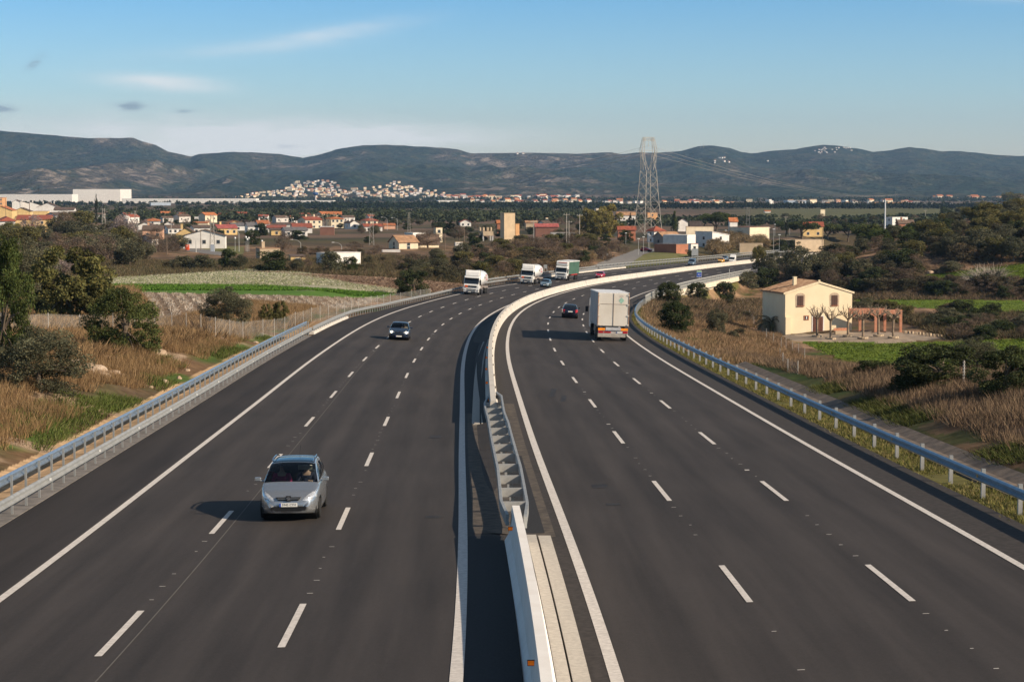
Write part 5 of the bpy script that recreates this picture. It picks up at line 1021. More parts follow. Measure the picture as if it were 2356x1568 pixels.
scatter([(1740, 615), (1960, 590), (2110, 560), (2110, 640), (1960, 668), (1860, 660)], 46, ['brown', 'scrub', 'oak', 'olive', 'scrub2', 'brown2', 'yel'], (24, 46), (1.1, 1.6), '{} on the wooded slope behind the farmhouse', 'wooded slope behind the farmhouse')
scatter([(1930, 560), (2110, 535), (2110, 560), (1950, 590)], 18, ['oak', 'olive', 'pine', 'scrub'], (20, 36), (1.1, 1.5), '{} below the white mast', 'trees below the white mast')
scatter([(2110, 545), (2356, 480), (2400, 600), (2200, 600), (2110, 580)], 46, ['olive', 'yel', 'yel', 'scrub', 'oak', 'olive2'], (30, 48), (1.1, 1.6), '{} on the terraced hillside at the right', 'trees on the terraced hillside')
scatter([(2120, 520), (2200, 500), (2356, 474), (2400, 500), (2120, 545)], 26, ['yel', 'olive', 'oak', 'yel'], (24, 36), (1.1, 1.7), '{} along the crest of the right hillside', 'trees along the hillside crest')
scatter([(1970, 680), (1970, 648), (2120, 648), (2356, 652), (2420, 690), (2356, 690)], 40, ['brown', 'brown', 'scrub', 'oak'], (18, 36), (1.4, 2.3), 'dark {} on the bank between the two green fields', 'brush between the green fields')
scatter([(2190, 782), (2130, 740), (2200, 722), (2420, 732), (2420, 785), (2200, 780)], 40, ['olive2', 'oak', 'brown', 'scrub', 'oak2'], (22, 40), (1.2, 1.9), '{} in the dark brush right of the pergola', 'brush right of the pergola')
scatter([(1965, 735), (1965, 700), (2120, 722), (2100, 745)], 16, ['olive2', 'scrub', 'brown', 'yel'], (16, 30), (1.2, 1.9), '{} behind the brick pergola', 'shrubs behind the pergola')
scatter([(1470, 700), (1560, 690), (1760, 700), (1765, 770), (1640, 800), (1500, 752)], 22, ['scrub', 'brown', 'olive2'], (10, 22), (1.1, 1.7), 'small {} in the dry grass left of the farmhouse', 'small bushes in the dry grass')
scatter([(1775, 590), (1900, 580), (1960, 592), (1900, 606), (1790, 606)], 16, ['oak', 'olive2', 'scrub'], (20, 30), (1.3, 2.0), '{} in the green hedge right of the far guardrail', 'hedge right of the far guardrail')
scatter([(1800, 620), (2000, 640), (1990, 680), (1860, 650)], 14, ['brown', 'scrub', 'oak'], (16, 30), (1.2, 1.8), '{} just behind the farmhouse', 'shrubs just behind the farmhouse')
scatter([(1700, 512), (2130, 505), (2130, 540), (1900, 545), (1760, 530)], 34, ['oak', 'olive', 'brown', 'cypress', 'scrub', 'pine'], (10, 22), (1, 1.6), '{} among the scattered buildings on the right plain', 'trees on the right plain')
scatter([(860, 520), (1330, 505), (1330, 545), (1100, 560), (1000, 540), (860, 548)], 60, ['oak', 'olive', 'brown', 'scrub', 'oak2'], (9, 20), (1.1, 1.9), '{} among the scattered buildings in the centre', 'trees around the central buildings')
scatter([(0, 545), (0, 500), (330, 500), (860, 516), (860, 560), (560, 545), (330, 545)], 70, ['oak', 'olive', 'pink', 'brown2', 'oak2', 'yel'], (9, 17), (1, 1.6), '{} between the houses of the left village', 'garden trees of the left village')
for k in list(PROTO):
    if not PROTO[k][1]:
        for ch in list(PROTO[k][0].children): bpy.data.objects.remove(ch)
        bpy.data.objects.remove(PROTO[k][0])
# ------------------------------------------------------------------ distant woodland and tree rows, one mass each
def wood(name, label, pts, hr, wr, m, ncard=34, card=1.5, seed=5):
    r = np.random.default_rng(seed); P = []; cv = []; 
    for (x, y, z) in pts:
        h = r.uniform(*hr); w_ = r.uniform(*wr); q = r.normal(size=(ncard, 3)); q /= np.linalg.norm(q, axis=1)[:, None]; q *= r.uniform(.4, 1, (ncard, 1)); P.append(np.array([x, y, z + h * .52]) + q * np.array([w_ / 2, w_ / 2, h / 2])); cv.append(np.full(ncard, r.uniform(.65, 1.35)))
    V_, F_, c = cards(np.concatenate(P), card, r, cv=np.concatenate(cv), asp=.8); o = npmesh(name, V_, F_, m, attr=c); tag(o, label, name.replace('_', ' '), kind='stuff'); return o
def row_pts(x0, x1, y, n, jx=1.0, jy=.6):
    out_ = []
    for k in range(n):
        px = x0 + (x1 - x0) * k / n + rnd.uniform(-jx, jx); py = (y(px) if callable(y) else y) + rnd.uniform(-jy, jy); out_.append(at(px, py))
    return out_
Yr = 2450
wood('tree_row', 'dark row of trees crossing the plain behind the central buildings', [atY(rnd.uniform(560, 1420), rnd.uniform(2200, 2700)) for _ in range(900)], (5, 8), (6, 11), leafmat('row_leaves', (.018, .028, .014)), card=2.2)
wood('tree_row', 'evenly planted dark tree row crossing the plain on the right', [atY(1500 + k * 3.2 + rnd.uniform(-.8, .8), 2330 + rnd.uniform(-20, 20)) for k in range(270)] , (6, 9), (5, 8), MATS.get('x') or bpy.data.materials['row_leaves'], card=2.2, seed=6)
wood('tree_row', 'line of small dark cypresses in front of the long white warehouses', [atY(rnd.uniform(-20, 195) if rnd.random() < .55 else rnd.uniform(195, 560), 2950 + rnd.uniform(-30, 30)) for _ in range(190)], (5, 7), (4, 7), bpy.data.materials['row_leaves'], card=2.4, seed=7, ncard=26)
wood('woodland', 'green scrubby woodland filling the plain behind the left village', [atY(rnd.uniform(210, 1340), 1250 * (1800 / 1250) ** rnd.random()) for _ in range(900)], (3, 6), (7, 13), leafmat('wood_leaves', (.040, .050, .022), (.05, .06, .03)), card=1.9, seed=8)
wood('woodland', 'scattered scrub over the far plain in front of the warehouses', [atY(rnd.uniform(-40, 1500), 1900 * (2900 / 1900) ** rnd.random()) for _ in range(300)], (2, 4), (6, 14), bpy.data.materials['wood_leaves'], card=2.2, seed=9)
wood('woodland', 'low scrub over the far plain on the right', [atY(rnd.uniform(1420, 2420), 1150 * (1500 / 1150) ** rnd.random() if rnd.random() < .55 else rnd.uniform(2400, 3000)) for _ in range(560)], (2, 4), (6, 13), bpy.data.materials['wood_leaves'], card=2.0, seed=10)
wood('woodland', 'trees at the foot of the hills', [atY(rnd.uniform(-60, 2440), rnd.uniform(4000, 4480)) for _ in range(800)], (6, 11), (10, 26), leafmat('foot_leaves', (.028, .038, .02)), card=4.5, seed=11, ncard=22)
# ------------------------------------------------------------------ grasses
def tufts(name, label, X, Y, h, wid, cols, m, blades=6, seed=1, lean=.45, sp=.18):
    r = np.random.default_rng(seed); n = len(X); Z = H(X, Y) - .03; X = np.repeat(X, blades); Y = np.repeat(Y, blades); Z = np.repeat(Z, blades); N_ = n * blades; hh = np.repeat(h * r.uniform(.5, 1.25, n), blades) * r.uniform(.6, 1.1, N_)
    ox, oy = r.normal(size=N_) * sp, r.normal(size=N_) * sp; a = r.uniform(0, math.pi, N_); lx, ly = r.normal(size=N_) * lean * hh * .6, r.normal(size=N_) * lean * hh * .6; w_ = wid * r.uniform(.6, 1.3, N_)
    b1 = np.stack([X + ox - np.cos(a) * w_, Y + oy - np.sin(a) * w_, Z], 1); b2 = np.stack([X + ox + np.cos(a) * w_, Y + oy + np.sin(a) * w_, Z], 1); t_ = np.stack([X + ox * 1.6 + lx, Y + oy * 1.6 + ly, Z + hh], 1)
    V_ = np.stack([b1, b2, t_], 1).reshape(-1, 3); k = r.integers(0, len(cols), n); c = np.repeat(np.repeat(np.array(cols)[k] * r.uniform(.75, 1.25, (n, 1)), blades, 0), 3, 0)
    o = npmesh(name, V_, np.arange(3 * N_).reshape(-1, 3), m, attr=c); tag(o, label, name.replace('_', ' '), kind='stuff'); return o
gm = mat('grass_blades', (.9, .9, .9), rough=.85, attr='col', col2=(1.1, 1.1, 1.1), scale=.3, spec=.1)
def bank(n, s0, s1, d0, d1, side, seed, thr=.38, fs=5.0, fr=None):
    r = np.random.default_rng(seed); s = r.uniform(s0, s1, n); d = d0 + (d1 - d0) * r.random(n) ** .9; u = (EDGE_L(s) - d) if side == 'L' else (EDGE_R(s) + d); th = I(TH, s); x = I(XX, s) + u * np.cos(th); y = I(YY, s) - u * np.sin(th); k = fbm(x / fs, y / fs, seed + 50, 3) > thr
    if side == 'R':
        px, py = proj(x, y, H(x, y)); lim = np.interp(px, [1700, 1765, 1800, 1850, 1950, 2030, 2400], [0, 690, 780, 826, 838, 850, 850]); k &= (py > lim)
    return x[k], y[k]
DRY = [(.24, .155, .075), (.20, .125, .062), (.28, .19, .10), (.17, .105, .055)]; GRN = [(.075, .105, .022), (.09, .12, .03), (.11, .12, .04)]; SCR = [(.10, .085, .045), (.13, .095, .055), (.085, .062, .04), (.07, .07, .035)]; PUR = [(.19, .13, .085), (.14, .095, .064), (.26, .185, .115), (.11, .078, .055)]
x, y = bank(46000, 28, 210, 4.2, 15, 'L', 1); tufts('dry_grass', 'tall golden-brown dry grass covering the bank above the left guardrail', x, y, .62, .014, DRY, gm, 7)
x, y = bank(14000, 28, 200, 3.3, 6.2, 'L', 2, .50, 6); tufts('green_grass', 'green grass patches at the foot of the left bank', x, y, .28, .022, GRN, gm, 7, seed=2)
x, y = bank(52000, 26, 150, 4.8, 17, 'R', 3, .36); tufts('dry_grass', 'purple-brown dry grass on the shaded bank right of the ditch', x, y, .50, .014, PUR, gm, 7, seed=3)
x, y = bank(12000, 26, 130, 3.5, 5.6, 'R', 4, .48, 6); tufts('green_grass', 'dark green grass along the far edge of the ditch', x, y, .22, .018, [(.07, .085, .024), (.095, .095, .035), (.06, .075, .02)], gm, 7, seed=4)
x, y = bank(20000, 14, 262, .15, 1.75, 'R', 5, .30, 3); tufts('green_grass', 'short yellow-green grass under the right guardrail', x, y, .16, .018, [(.14, .13, .04), (.20, .165, .07), (.10, .11, .03)], gm, 6, seed=5, sp=.12)
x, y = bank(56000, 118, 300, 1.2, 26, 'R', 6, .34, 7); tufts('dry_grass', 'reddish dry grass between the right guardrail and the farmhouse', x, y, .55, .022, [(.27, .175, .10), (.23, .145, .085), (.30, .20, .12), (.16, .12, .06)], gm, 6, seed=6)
def region(poly, n, seed, minY=60, maxY=1300):
    r = np.random.default_rng(seed); P = np.array(poly, float); X = []; Y = []
    pts = [at(a, b) for a, b in poly]; ylo, yhi = min(p[1] for p in pts), max(p[1] for p in pts); yhi = min(yhi, maxY); m_ = 0
    while m_ < n:
        k = 60000; yy = np.sqrt(r.uniform(ylo ** 2, yhi ** 2, k)); tt = r.uniform((P[:, 0].min() - CX) / FPX, (P[:, 0].max() - CX) / FPX, k); xx = tt * yy; px, py = proj(xx, yy, H(xx, yy)); s, u = su(xx, yy); ok = inpoly(px, py, poly) & ~((u > EDGE_L(s) - 1) & (u < EDGE_R(s) + 1) & (yy < 880)); X.append(xx[ok]); Y.append(yy[ok]); m_ += ok.sum()
        if ok.sum() < 10: break
    return np.concatenate(X)[:n], np.concatenate(Y)[:n]
x, y = region([(250, 614), (640, 614), (800, 650), (935, 668), (905, 674), (250, 653)], 42000, 21); tufts('meadow_flowers', 'cream-white wild flowers covering the meadow', x, y, .22, .055, [(.46, .42, .32), (.42, .38, .28), (.14, .19, .05), (.16, .20, .06), (.52, .48, .40)], gm, 2, seed=21, sp=.4)
x, y = region([(300, 674), (880, 687), (840, 700), (700, 726), (600, 740), (360, 748)], 34000, 22, 150); t_ = (x * .99 + y * .10) ; k = np.sin((x * .98 + y * .19) * 2 * math.pi / 1.75) > .3; tufts('wild_flowers', 'rows of white flowering plants on brown soil', x[k], y[k], .34, .055, [(.42, .36, .30), (.34, .28, .22), (.48, .43, .37), (.24, .17, .115)], gm, 3, seed=22, sp=.12)
x, y = region([(250, 655), (600, 657), (905, 676), (880, 682), (250, 668)], 9000, 23); tufts('crop_leaves', 'bright green crop leaves in a narrow strip', x, y, .35, .09, [(.075, .155, .02), (.095, .18, .028)], gm, 3, seed=23, sp=.4)
x, y = region([(560, 624), (900, 640), (1060, 655), (1040, 672), (935, 668), (640, 625)], 9000, 24); tufts('field_stubble', 'pale clods and stubble on the ploughed field', x, y, .22, .12, [(.34, .25, .18), (.24, .165, .115), (.16, .10, .07)], gm, 2, seed=24, sp=.5)
for i, (poly, n, c, hh, lb) in enumerate([([(560, 600), (900, 590), (1060, 600), (1250, 630), (1060, 652), (900, 640), (560, 618)], 22000, SCR, .9, 'brown dry scrub behind the fields and lorries'), ([(0, 600), (560, 600), (560, 622), (250, 640), (0, 660)], 14000, SCR, .7, 'dry scrub between the grove and the meadow'), ([(0, 700), (300, 660), (360, 745), (560, 745), (700, 728), (690, 750), (400, 790), (0, 860)], 20000, DRY, .7, 'golden dry grass along the chain-link fence'), ([(1150, 556), (1430, 556), (1330, 625), (1200, 628)], 14000, PUR, .9, 'reddish scrub on the slope above the far guardrail'), ([(1480, 690), (1770, 690), (1990, 640), (2356, 640), (2356, 690), (1960, 690), (1960, 740), (1500, 740)], 26000, SCR + PUR, .8, 'dry brush around the farmhouse and terraces'), ([(2100, 545), (2356, 480), (2356, 604), (2120, 632)], 16000, PUR, .8, 'dry brown grass on the hillside terraces'), ([(2190, 782), (2110, 748), (1990, 730), (2356, 722), (2356, 780)], 9000, SCR, .8, 'dark brush right of the yard')]):
    x, y = region(poly, n, 30 + i, 60, 1100); tufts('dry_scrub', lb, x, y, hh, .05, c, gm, 5, seed=30 + i, sp=.5)
# green field sward
for i, (poly, n) in enumerate([(REG[8][2], 16000), (REG[9][2], 9000), (REG[10][2], 8000)]):
    x, y = region(poly, n, 50 + i, 60, 600); tufts('field_grass', ['short bright grass in the field below the yard', 'short bright grass in the long strip field', 'short bright grass on the terrace field'][i], x, y, .22, .07, [(.095, .135, .016), (.12, .16, .028)], gm, 3, seed=50 + i, sp=.5)
# ------------------------------------------------------------------ stones
rockm = mat('limestone', (.34, .24, .16), rough=.95, col2=(.50, .39, .29), scale=2.2, detail=9, bump=.6)
def rock(px, py, w_, h_, label, group=None):
    x, y, z = at(px, py); sc_ = y / FPX; r = np.random.default_rng(int(px * 7 + py)); bm = bmesh.new(); bmesh.ops.create_icosphere(bm, subdivisions=3, radius=.5)
    for v in bm.verts: c = v.co; f = 1 + .35 * (float(fbm(np.array(c.x * 3 + px), np.array(c.y * 3 + c.z * 2), 3, 3)) - .5) * 2; v.co = c * f
    me = bpy.data.meshes.new('rock'); bm.to_mesh(me); bm.free(); me.materials.append(rockm); o = bpy.data.objects.new('rock', me); COL.objects.link(o); o.location = (x, y, z); o.scale = (w_ * sc_, w_ * sc_ * .8, h_ * sc_ * 1.3); o.rotation_euler = (0, 0, r.uniform(0, 6)); tag(o, label, 'rock', group)
for a in [(205, 855, 78, 26), (236, 868, 50, 18), (170, 840, 46, 22), (262, 860, 34, 12), (362, 815, 40, 18), (372, 812, 24, 14), (376, 880, 22, 10), (412, 872, 15, 9), (432, 853, 14, 8), (348, 893, 12, 7), (588, 788, 14, 5), (610, 795, 18, 6), (150, 862, 20, 12)]: rock(*a, 'pale limestone rock on the left bank', 'limestone rocks on the left bank')
for a in [(1745, 655, 30, 8), (2140, 628, 24, 8), (2162, 626, 14, 10), (1640, 705, 16, 6), (1705, 690, 22, 8), (2095, 632, 30, 5), (1235, 628, 14, 7), (1140, 640, 16, 7), (1160, 636, 12, 8)]: rock(*a, 'small tan boulder half hidden in the brush', 'tan boulders in the brush')
# ------------------------------------------------------------------ buildings
def zy(py, Y, px=1178): d = ray(px, py); return float(d[2] * Y)
WALL = {'tan': (.62, .47, .31), 'white': (.72, .69, .65), 'cream': (.70, .60, .44), 'yellow': (.68, .48, .22), 'orange': (.62, .34, .16), 'salmon': (.62, .36, .24), 'stone': (.46, .36, .25), 'grey': (.40, .39, .38), 'brick': (.36, .15, .09), 'darkbrick': (.20, .10, .075), 'pink': (.36, .28, .24), 'pale': (.58, .54, .50), 'blue': (.45, .52, .60)}
ROOF = {'red': (.30, .085, .05), 'brown': (.13, .090, .068), 'tan': (.36, .21, .12), 'orange': (.42, .15, .06), 'grey': (.16, .15, .15), 'pinkred': (.36, .10, .09), 'white': (.70, .68, .66), 'dark': (.07, .055, .05)}
def wmat(c): return mat('render_' + c, WALL[c], rough=.9, var=.10, scale=.5, detail=8)
def rmat(c):
    n = 'roof_tiles_' + c
    if n in MATS: return MATS[n]
    m = mat(n, ROOF.get(c) or WALL[c], rough=.9, var=.25, scale=.9, detail=9); t = m.node_tree; b = t.nodes['Principled BSDF']; tc_ = t.nodes.new('ShaderNodeTexCoord'); wv = t.nodes.new('ShaderNodeTexWave'); wv.inputs['Scale'].default_value = 1.1; wv.inputs['Distortion'].default_value = .6
    t.links.new(tc_.outputs['Object'], wv.inputs[0]); bp = t.nodes.new('ShaderNodeBump'); bp.inputs['Strength'].default_value = .5; bp.inputs['Distance'].default_value = .08; t.links.new(wv.outputs[1], bp.inputs['Height']); t.links.new(bp.outputs[0], b.inputs['Normal']); return m
winm = mat('window_glass', (.04, .05, .06), rough=.15, spec=.6); framem = mat('window_frame', (.55, .52, .48), rough=.7); doorm = mat('brown_door', (.11, .045, .03), rough=.6, var=.2)
def gable(W, D, h, hr, ax, o=.35, t=.18):
    b = MB()
    if ax == 'y':      # ridge along y, gable faces the front
        for (xa, xb) in ((-o, W / 2), (W + o, W / 2)): za = h - (hr) * o / (W / 2); b.prism([(xa, za), (xb, h + hr), (xb, h + hr + t), (xa, za + t)], 'y', -o, D + o)
    else:
        for (ya, yb_) in ((-o, D / 2), (D + o, D / 2)): za = h - hr * o / (D / 2); b.prism([(ya, za), (yb_, h + hr), (yb_, h + hr + t), (ya, za + t)], 'x', -o, W + o)
    return b
def house(label, xc, xl, xr, Y, ye, yr, th, kind, wall, roof, nwin=-1, D=8.0, cat='house', name='house', yb=None, floors=None, group=None, chim=0, base=None, door=False, back=None):
    if Y is None: Y = at(xc, yb)[1]
    th = R(th); X0, Y0_, zg = atY(xc, Y); zg = zg - .4 if base is None else base
    tR = (xr - CX) / FPX; W = abs((tR * Y - X0) / (math.cos(th) - tR * math.sin(th)))
    if xl is not None and xl < xc: tL = (xl - CX) / FPX; D = abs((tL * Y - X0) / (-math.sin(th) - tL * math.cos(th))); D = min(D, 45)
    h = zy(ye, Y, xc) - zg; hr = max(zy(yr, Y + (D / 2 if kind != 'gf' else 0), xc) - zg - h, .05)
    root = empty(name, (X0, Y, zg), th, label=label, cat=cat, group=group); wm_ = wmat(wall)
    b = MB(); b.box((W / 2, D / 2, h / 2), (W, D, h))
    if kind == 'gf': b = MB(); b.prism([(0, 0), (W, 0), (W, h), (W / 2, h + hr), (0, h)], 'y', 0, D)
    if kind == 'gs': b = MB(); b.prism([(0, 0), (D, 0), (D, h), (D / 2, h + hr), (0, h)], 'x', 0, W)
    if kind == 'gfl': b = MB(); b.prism([(0, 0), (W, 0), (W, h * .62), (W * .12, h + hr), (0, h)], 'y', 0, D)
    if kind == 'mono': b = MB(); b.prism([(0, 0), (W, 0), (W, h), (0, h + hr)], 'y', 0, D)
    b.build('wall', wm_, root)
    if kind == 'gf': gable(W, D, h, hr, 'y').build('roof', rmat(roof), root)
    elif kind == 'gs': gable(W, D, h, hr, 'x').build('roof', rmat(roof), root)
    elif kind == 'mono': b = MB(); b.prism([(-.2, h + hr + .03), (W + .3, h + .0), (W + .3, h + .16), (-.2, h + hr + .2)], 'y', -.2, D + .2); b.build('roof', rmat(roof), root)
    elif kind == 'hip':
        o = .5; r_ = min(W, D) / 2; b = MB(); zc = h + .02
        if W >= D: rg = [(r_, D / 2), (W - r_, D / 2)] if W > D + .1 else [(W / 2 - .05, D / 2), (W / 2 + .05, D / 2)]
        else: rg = [(W / 2, r_), (W / 2, D - r_)]
        v = [(-o, -o, zc), (W + o, -o, zc), (W + o, D + o, zc), (-o, D + o, zc), (-o, -o, zc - .2), (W + o, -o, zc - .2), (W + o, D + o, zc - .2), (-o, D + o, zc - .2), (rg[0][0], rg[0][1], zc + hr), (rg[1][0], rg[1][1], zc + hr)]
        f = [(4, 7, 6, 5), (4, 5, 1, 0), (5, 6, 2, 1), (6, 7, 3, 2), (7, 4, 0, 3)] + ([(0, 1, 9, 8), (1, 2, 9), (2, 3, 8, 9), (3, 0, 8)] if W >= D else [(0, 1, 8), (1, 2, 9, 8), (2, 3, 9), (3, 0, 8, 9)])
        b.add(v, f); b.build('roof', rmat(roof), root)
    elif kind == 'flat':
        b = MB(); b.box((W / 2, D / 2, h + .06), (W + .12, D + .12, .12)); b.build('parapet', rmat(roof) if roof != wall else wm_, root)
    if nwin:
        fl = floors or max(1, int(round(h / 3.0))); n = nwin if nwin > 0 else max(1, int(W / 3.4)); hh = h / fl
        for f_ in range(fl):
            for k in range(n):
                x = W * (k + .5) / n; z = hh * f_ + hh * .55
                if door and f_ == 0 and k == n // 2: b = MB(); b.box((x, -.02, 1.05), (1.0, .10, 2.1)); b.build('door', doorm, root); continue
                b = MB(); b.box((x, -.01, z), (1.15, .08, 1.25)); w_ = b.build('window', framem, root); b = MB(); b.box((x, -.05, z), (.95, .04, 1.05)); b.build('pane', winm, w_)
        if xl is not None and xl < xc and D > 4:
            for f_ in range(fl): b = MB(); b.box((-.01, D * .5, hh * f_ + hh * .55), (.08, 1.0, 1.1)); b.build('window', winm, root)
    for k in range(chim):
        b = MB(); b.box((W * (.25 + .5 * k), D * .5, h + hr + .3), (.7, .6, 1.7)); b.box((W * (.25 + .5 * k), D * .5, h + hr + 1.2), (.85, .75, .12)); b.build('chimney', wm_, root)
    return root, W, D, h, hr
G = 'houses of the left village'
rowsH = [ # label, corner, left, right, Y, eave, ridge, angle, kind, wall, roof, windows, D, chimneys
 ('white house with a red-brown hip roof at the left edge of the photo', 0, -30, 37, 880, 508, 498, 15, 'hip', 'white', 'red', 1, 8, 0),
 ('yellow house with a long red roof and porch at the left', 38, 30, 118, 900, 505, 495, 10, 'gs', 'yellow', 'red', 2, 8, 1),
 ('white two-storey house with a brown roof right of the yellow porch house', 128, 109, 163, 960, 496, 489, 20, 'gs', 'white', 'brown', 1, 8, 0),
 ('white and brick house with a large brown roof and a dark porch', 172, 154, 207, 990, 498, 487, 20, 'gs', 'salmon', 'brown', 1, 8, 0),
 ('white house under a long brown roof in front of the brick porch house', 155, 150, 208, 830, 522, 511, 10, 'gs', 'white', 'brown', 1, 8, 1),
 ('small white house with a gable turned right beside the lattice pole', 204, 198, 236, 850, 522, 514, 18, 'gs', 'white', 'brown', 1, 8, 1),
 ('house with a pyramid-like red roof rising over the left grove', 44, 38, 94, 770, 532, 517, 12, 'hip', 'white', 'red', 1, 9, 0),
 ('low white house with a brown hip roof rising over the grove', 112, 108, 172, 780, 535, 522, 8, 'hip', 'white', 'brown', 2, 9, 1),
 ('yellow gabled house behind the red roofs at the left', 28, 24, 72, 1250, 486, 478, 8, 'gf', 'yellow', 'brown', 0, 10, 0),
 ('long flat-roofed yellow building behind the two-storey white house', 76, 74, 112, 1280, 486, 485, 8, 'flat', 'yellow', 'tan', 0, 8, 0),
 ('orange-roofed house behind the wooden pole at the left edge', -20, -30, 30, 1200, 484, 475, 8, 'gf', 'yellow', 'orange', 0, 9, 0),
 ('leftmost white gable of the upper row of white houses', 28, 20, 49, 1700, 465, 460, 12, 'gf', 'white', 'brown', 0, 9, 0),
 ('second white gable of the upper row of white houses', 47, 44, 75, 1560, 470, 462, 14, 'mono', 'white', 'brown', 0, 9, 1),
 ('third white gable of the upper row of white houses', 69, 64, 101, 1500, 474, 464, 14, 'mono', 'white', 'brown', 0, 9, 1),
 ('widest white gable of the upper row of white houses', 84, 80, 137, 1440, 477, 467, 8, 'gf', 'white', 'brown', 0, 9, 2),
 ('white house with a dark brown roof behind the two-storey houses', 124, 120, 172, 1330, 483, 477, 8, 'gs', 'white', 'brown', 2, 8, 0),
 ('orange apartment block at the left edge above the village', -6, -20, 8, 1500, 455, 451, 10, 'flat', 'orange', 'red', 2, 9, 0),
 ('salmon house with a wide brown roof and a tall chimney', 328, 324, 375, 740, 529, 519, 8, 'gs', 'salmon', 'brown', 2, 8, 1),
 ('white house with a brown roof right of the salmon house', 387, 376, 421, 860, 525, 518, 22, 'gs', 'white', 'brown', 3, 9, 0),
 ('low whitewashed outbuilding in shade below the salmon house', 350, 318, 366, 640, 549, 541, 50, 'gs', 'pale', 'brown', 1, 8, 0),
 ('yellow-orange gabled house behind the long white building', 405, 402, 453, 690, 538, 524, 6, 'gf', 'yellow', 'brown', 1, 10, 1),
 ('white house with a dark brown roof behind the yellow-orange gable', 446, 438, 484, 850, 524, 518, 14, 'gs', 'white', 'brown', 3, 9, 0),
 ('yellow house with a bright red and brown roof behind the lattice mast', 502, 491, 547, 830, 525, 517, 20, 'gs', 'yellow', 'pinkred', 3, 9, 1),
 ('house with a red hip roof above the salmon house', 333, 328, 370, 1150, 508, 502, 10, 'hip', 'white', 'orange', 1, 9, 0),
 ('white low gable behind the salmon house chimney', 318, 314, 351, 980, 518, 511, 8, 'gf', 'white', 'brown', 0, 9, 0),
 ('small white gable between the salmon and white houses', 378, 376, 399, 1040, 515, 510, 8, 'gf', 'white', 'brown', 0, 8, 0),
 ('row of orange-roofed terrace houses behind the long white building', 444, 440, 479, 1120, 513, 510, 6, 'gs', 'cream', 'orange', 0, 8, 0),
 ('yellow gable with an orange roof right of the lattice mast', 526, 520, 557, 1080, 515, 508, 12, 'gf', 'yellow', 'orange', 0, 9, 0),
 ('grey-roofed house below the orange-roofed yellow gable', 534, 528, 564, 960, 519, 513, 12, 'gs', 'white', 'grey', 1, 8, 0),
 ('grey-roofed house left of the dark round tree', 570, 564, 588, 860, 520, 512, 14, 'gs', 'white', 'grey', 1, 9, 0),
 ('house with an orange-red roof and white wall end behind the dark round tree', 594, 587, 622, 980, 515, 507, 12, 'gs', 'white', 'orange', 1, 9, 1),
 ('long low dark red roof in the middle of the village', 613, 610, 657, 900, 524, 518, 6, 'gs', 'white', 'red', 0, 9, 0),
 ('dark red roof with a tall front gable right of the long low roof', 674, 670, 719, 880, 524, 514, 8, 'gs', 'white', 'red', 0, 9, 2),
 ('brown roof between the two dark red roofs', 634, 632, 672, 1020, 516, 512, 5, 'gs', 'pale', 'brown', 0, 9, 1),
 ('small yellow house below the long low red roof', 624, 620, 650, 820, 529, 526, 10, 'gs', 'yellow', 'brown', 1, 8, 0),
 ('long white bungalow with a grey roof below the dark red roofs', 656, 648, 708, 800, 530, 523, 12, 'gs', 'white', 'grey', 3, 8, 0),
 ('tan two-storey villa with a red roof and two chimneys', 704, 686, 742, 1040, 506, 499, 24, 'gs', 'cream', 'red', 3, 9, 2),
 ('two-storey villa with a red hip roof and balcony', 762, 750, 791, 1050, 503, 498, 20, 'hip', 'cream', 'orange', 3, 9, 0),
 ('white gabled house with two white chimneys', 806, 793, 827, 1010, 513, 507, 25, 'gf', 'white', 'brown', 1, 9, 2),
 ('villa with tan walls and a red roof left of the small lattice mast', 842, 832, 870, 1000, 507, 501, 18, 'hip', 'cream', 'red', 2, 9, 0),
 ('low dark red roof under the tan villa', 838, 832, 880, 940, 521, 515, 12, 'gs', 'white', 'red', 2, 8, 0),
 ('brown windowless shed with a white edge below the villas', 736, 735, 769, 830, 522, 521, 4, 'flat', 'darkbrick', 'white', 0, 6, 0),
 ('orange-roofed house at the right end of the left village', 884, 880, 910, 1000, 518, 514, 8, 'gs', 'salmon', 'orange', 0, 8, 0)]
for (lb, xc, xl, xr, Y, ye, yr, th, kd, wl_, rf, nw, D_, ch_) in rowsH: house(lb, xc, xl, xr, Y, ye, yr, th, kd, wl_, rf, nw, D_, chim=ch_, group=G)
# centre and right buildings
def H2(*a, **k): return house(*a, **k)
H2('long low-pitched white gabled building facing the village lane', 421, 418, 519, 612, 542, 529, 5, 'gf', 'white', 'brown', 3, 14, floors=1)
H2('roofless stone shed half hidden by a round dark tree', 598, 589, 645, None, 572, 568, 22, 'flat', 'stone', 'tan', 1, 6, yb=600, name='shed', cat='shed', chim=1)
H2('small yellow hut with one dark window', 704, 667, 702 + 27, None, 591, 590, 60, 'flat', 'yellow', 'brown', 0, 5, yb=606, name='hut', cat='hut') if False else H2('small yellow hut with one dark window', 669, 664, 703, None, 591, 590, 8, 'flat', 'yellow', 'brown', 1, 5, yb=606, name='hut', cat='hut')
H2('long white flat-roofed shed behind the dark bushes', 762, 728, 830, None, 583, 582, 45, 'flat', 'white', 'white', 0, 8, yb=612, name='shed', cat='shed')
H2('old white farmhouse with a tan tiled roof and a shaded gable', 918, 895, 962, 600, 557, 542, 28, 'gs', 'cream', 'tan', 1, 10, floors=2)
H2('brown-roofed wing of the old farmhouse hidden by leafless trees', 962, 958, 1010, 615, 556, 540, 22, 'gs', 'cream', 'brown', 0, 9)
H2('square cream tower at the end of the old farmhouse', 1003, 998, 1018, 690, 524, 523.5, 25, 'flat', 'cream', 'tan', 1, 5, name='tower', cat='tower')
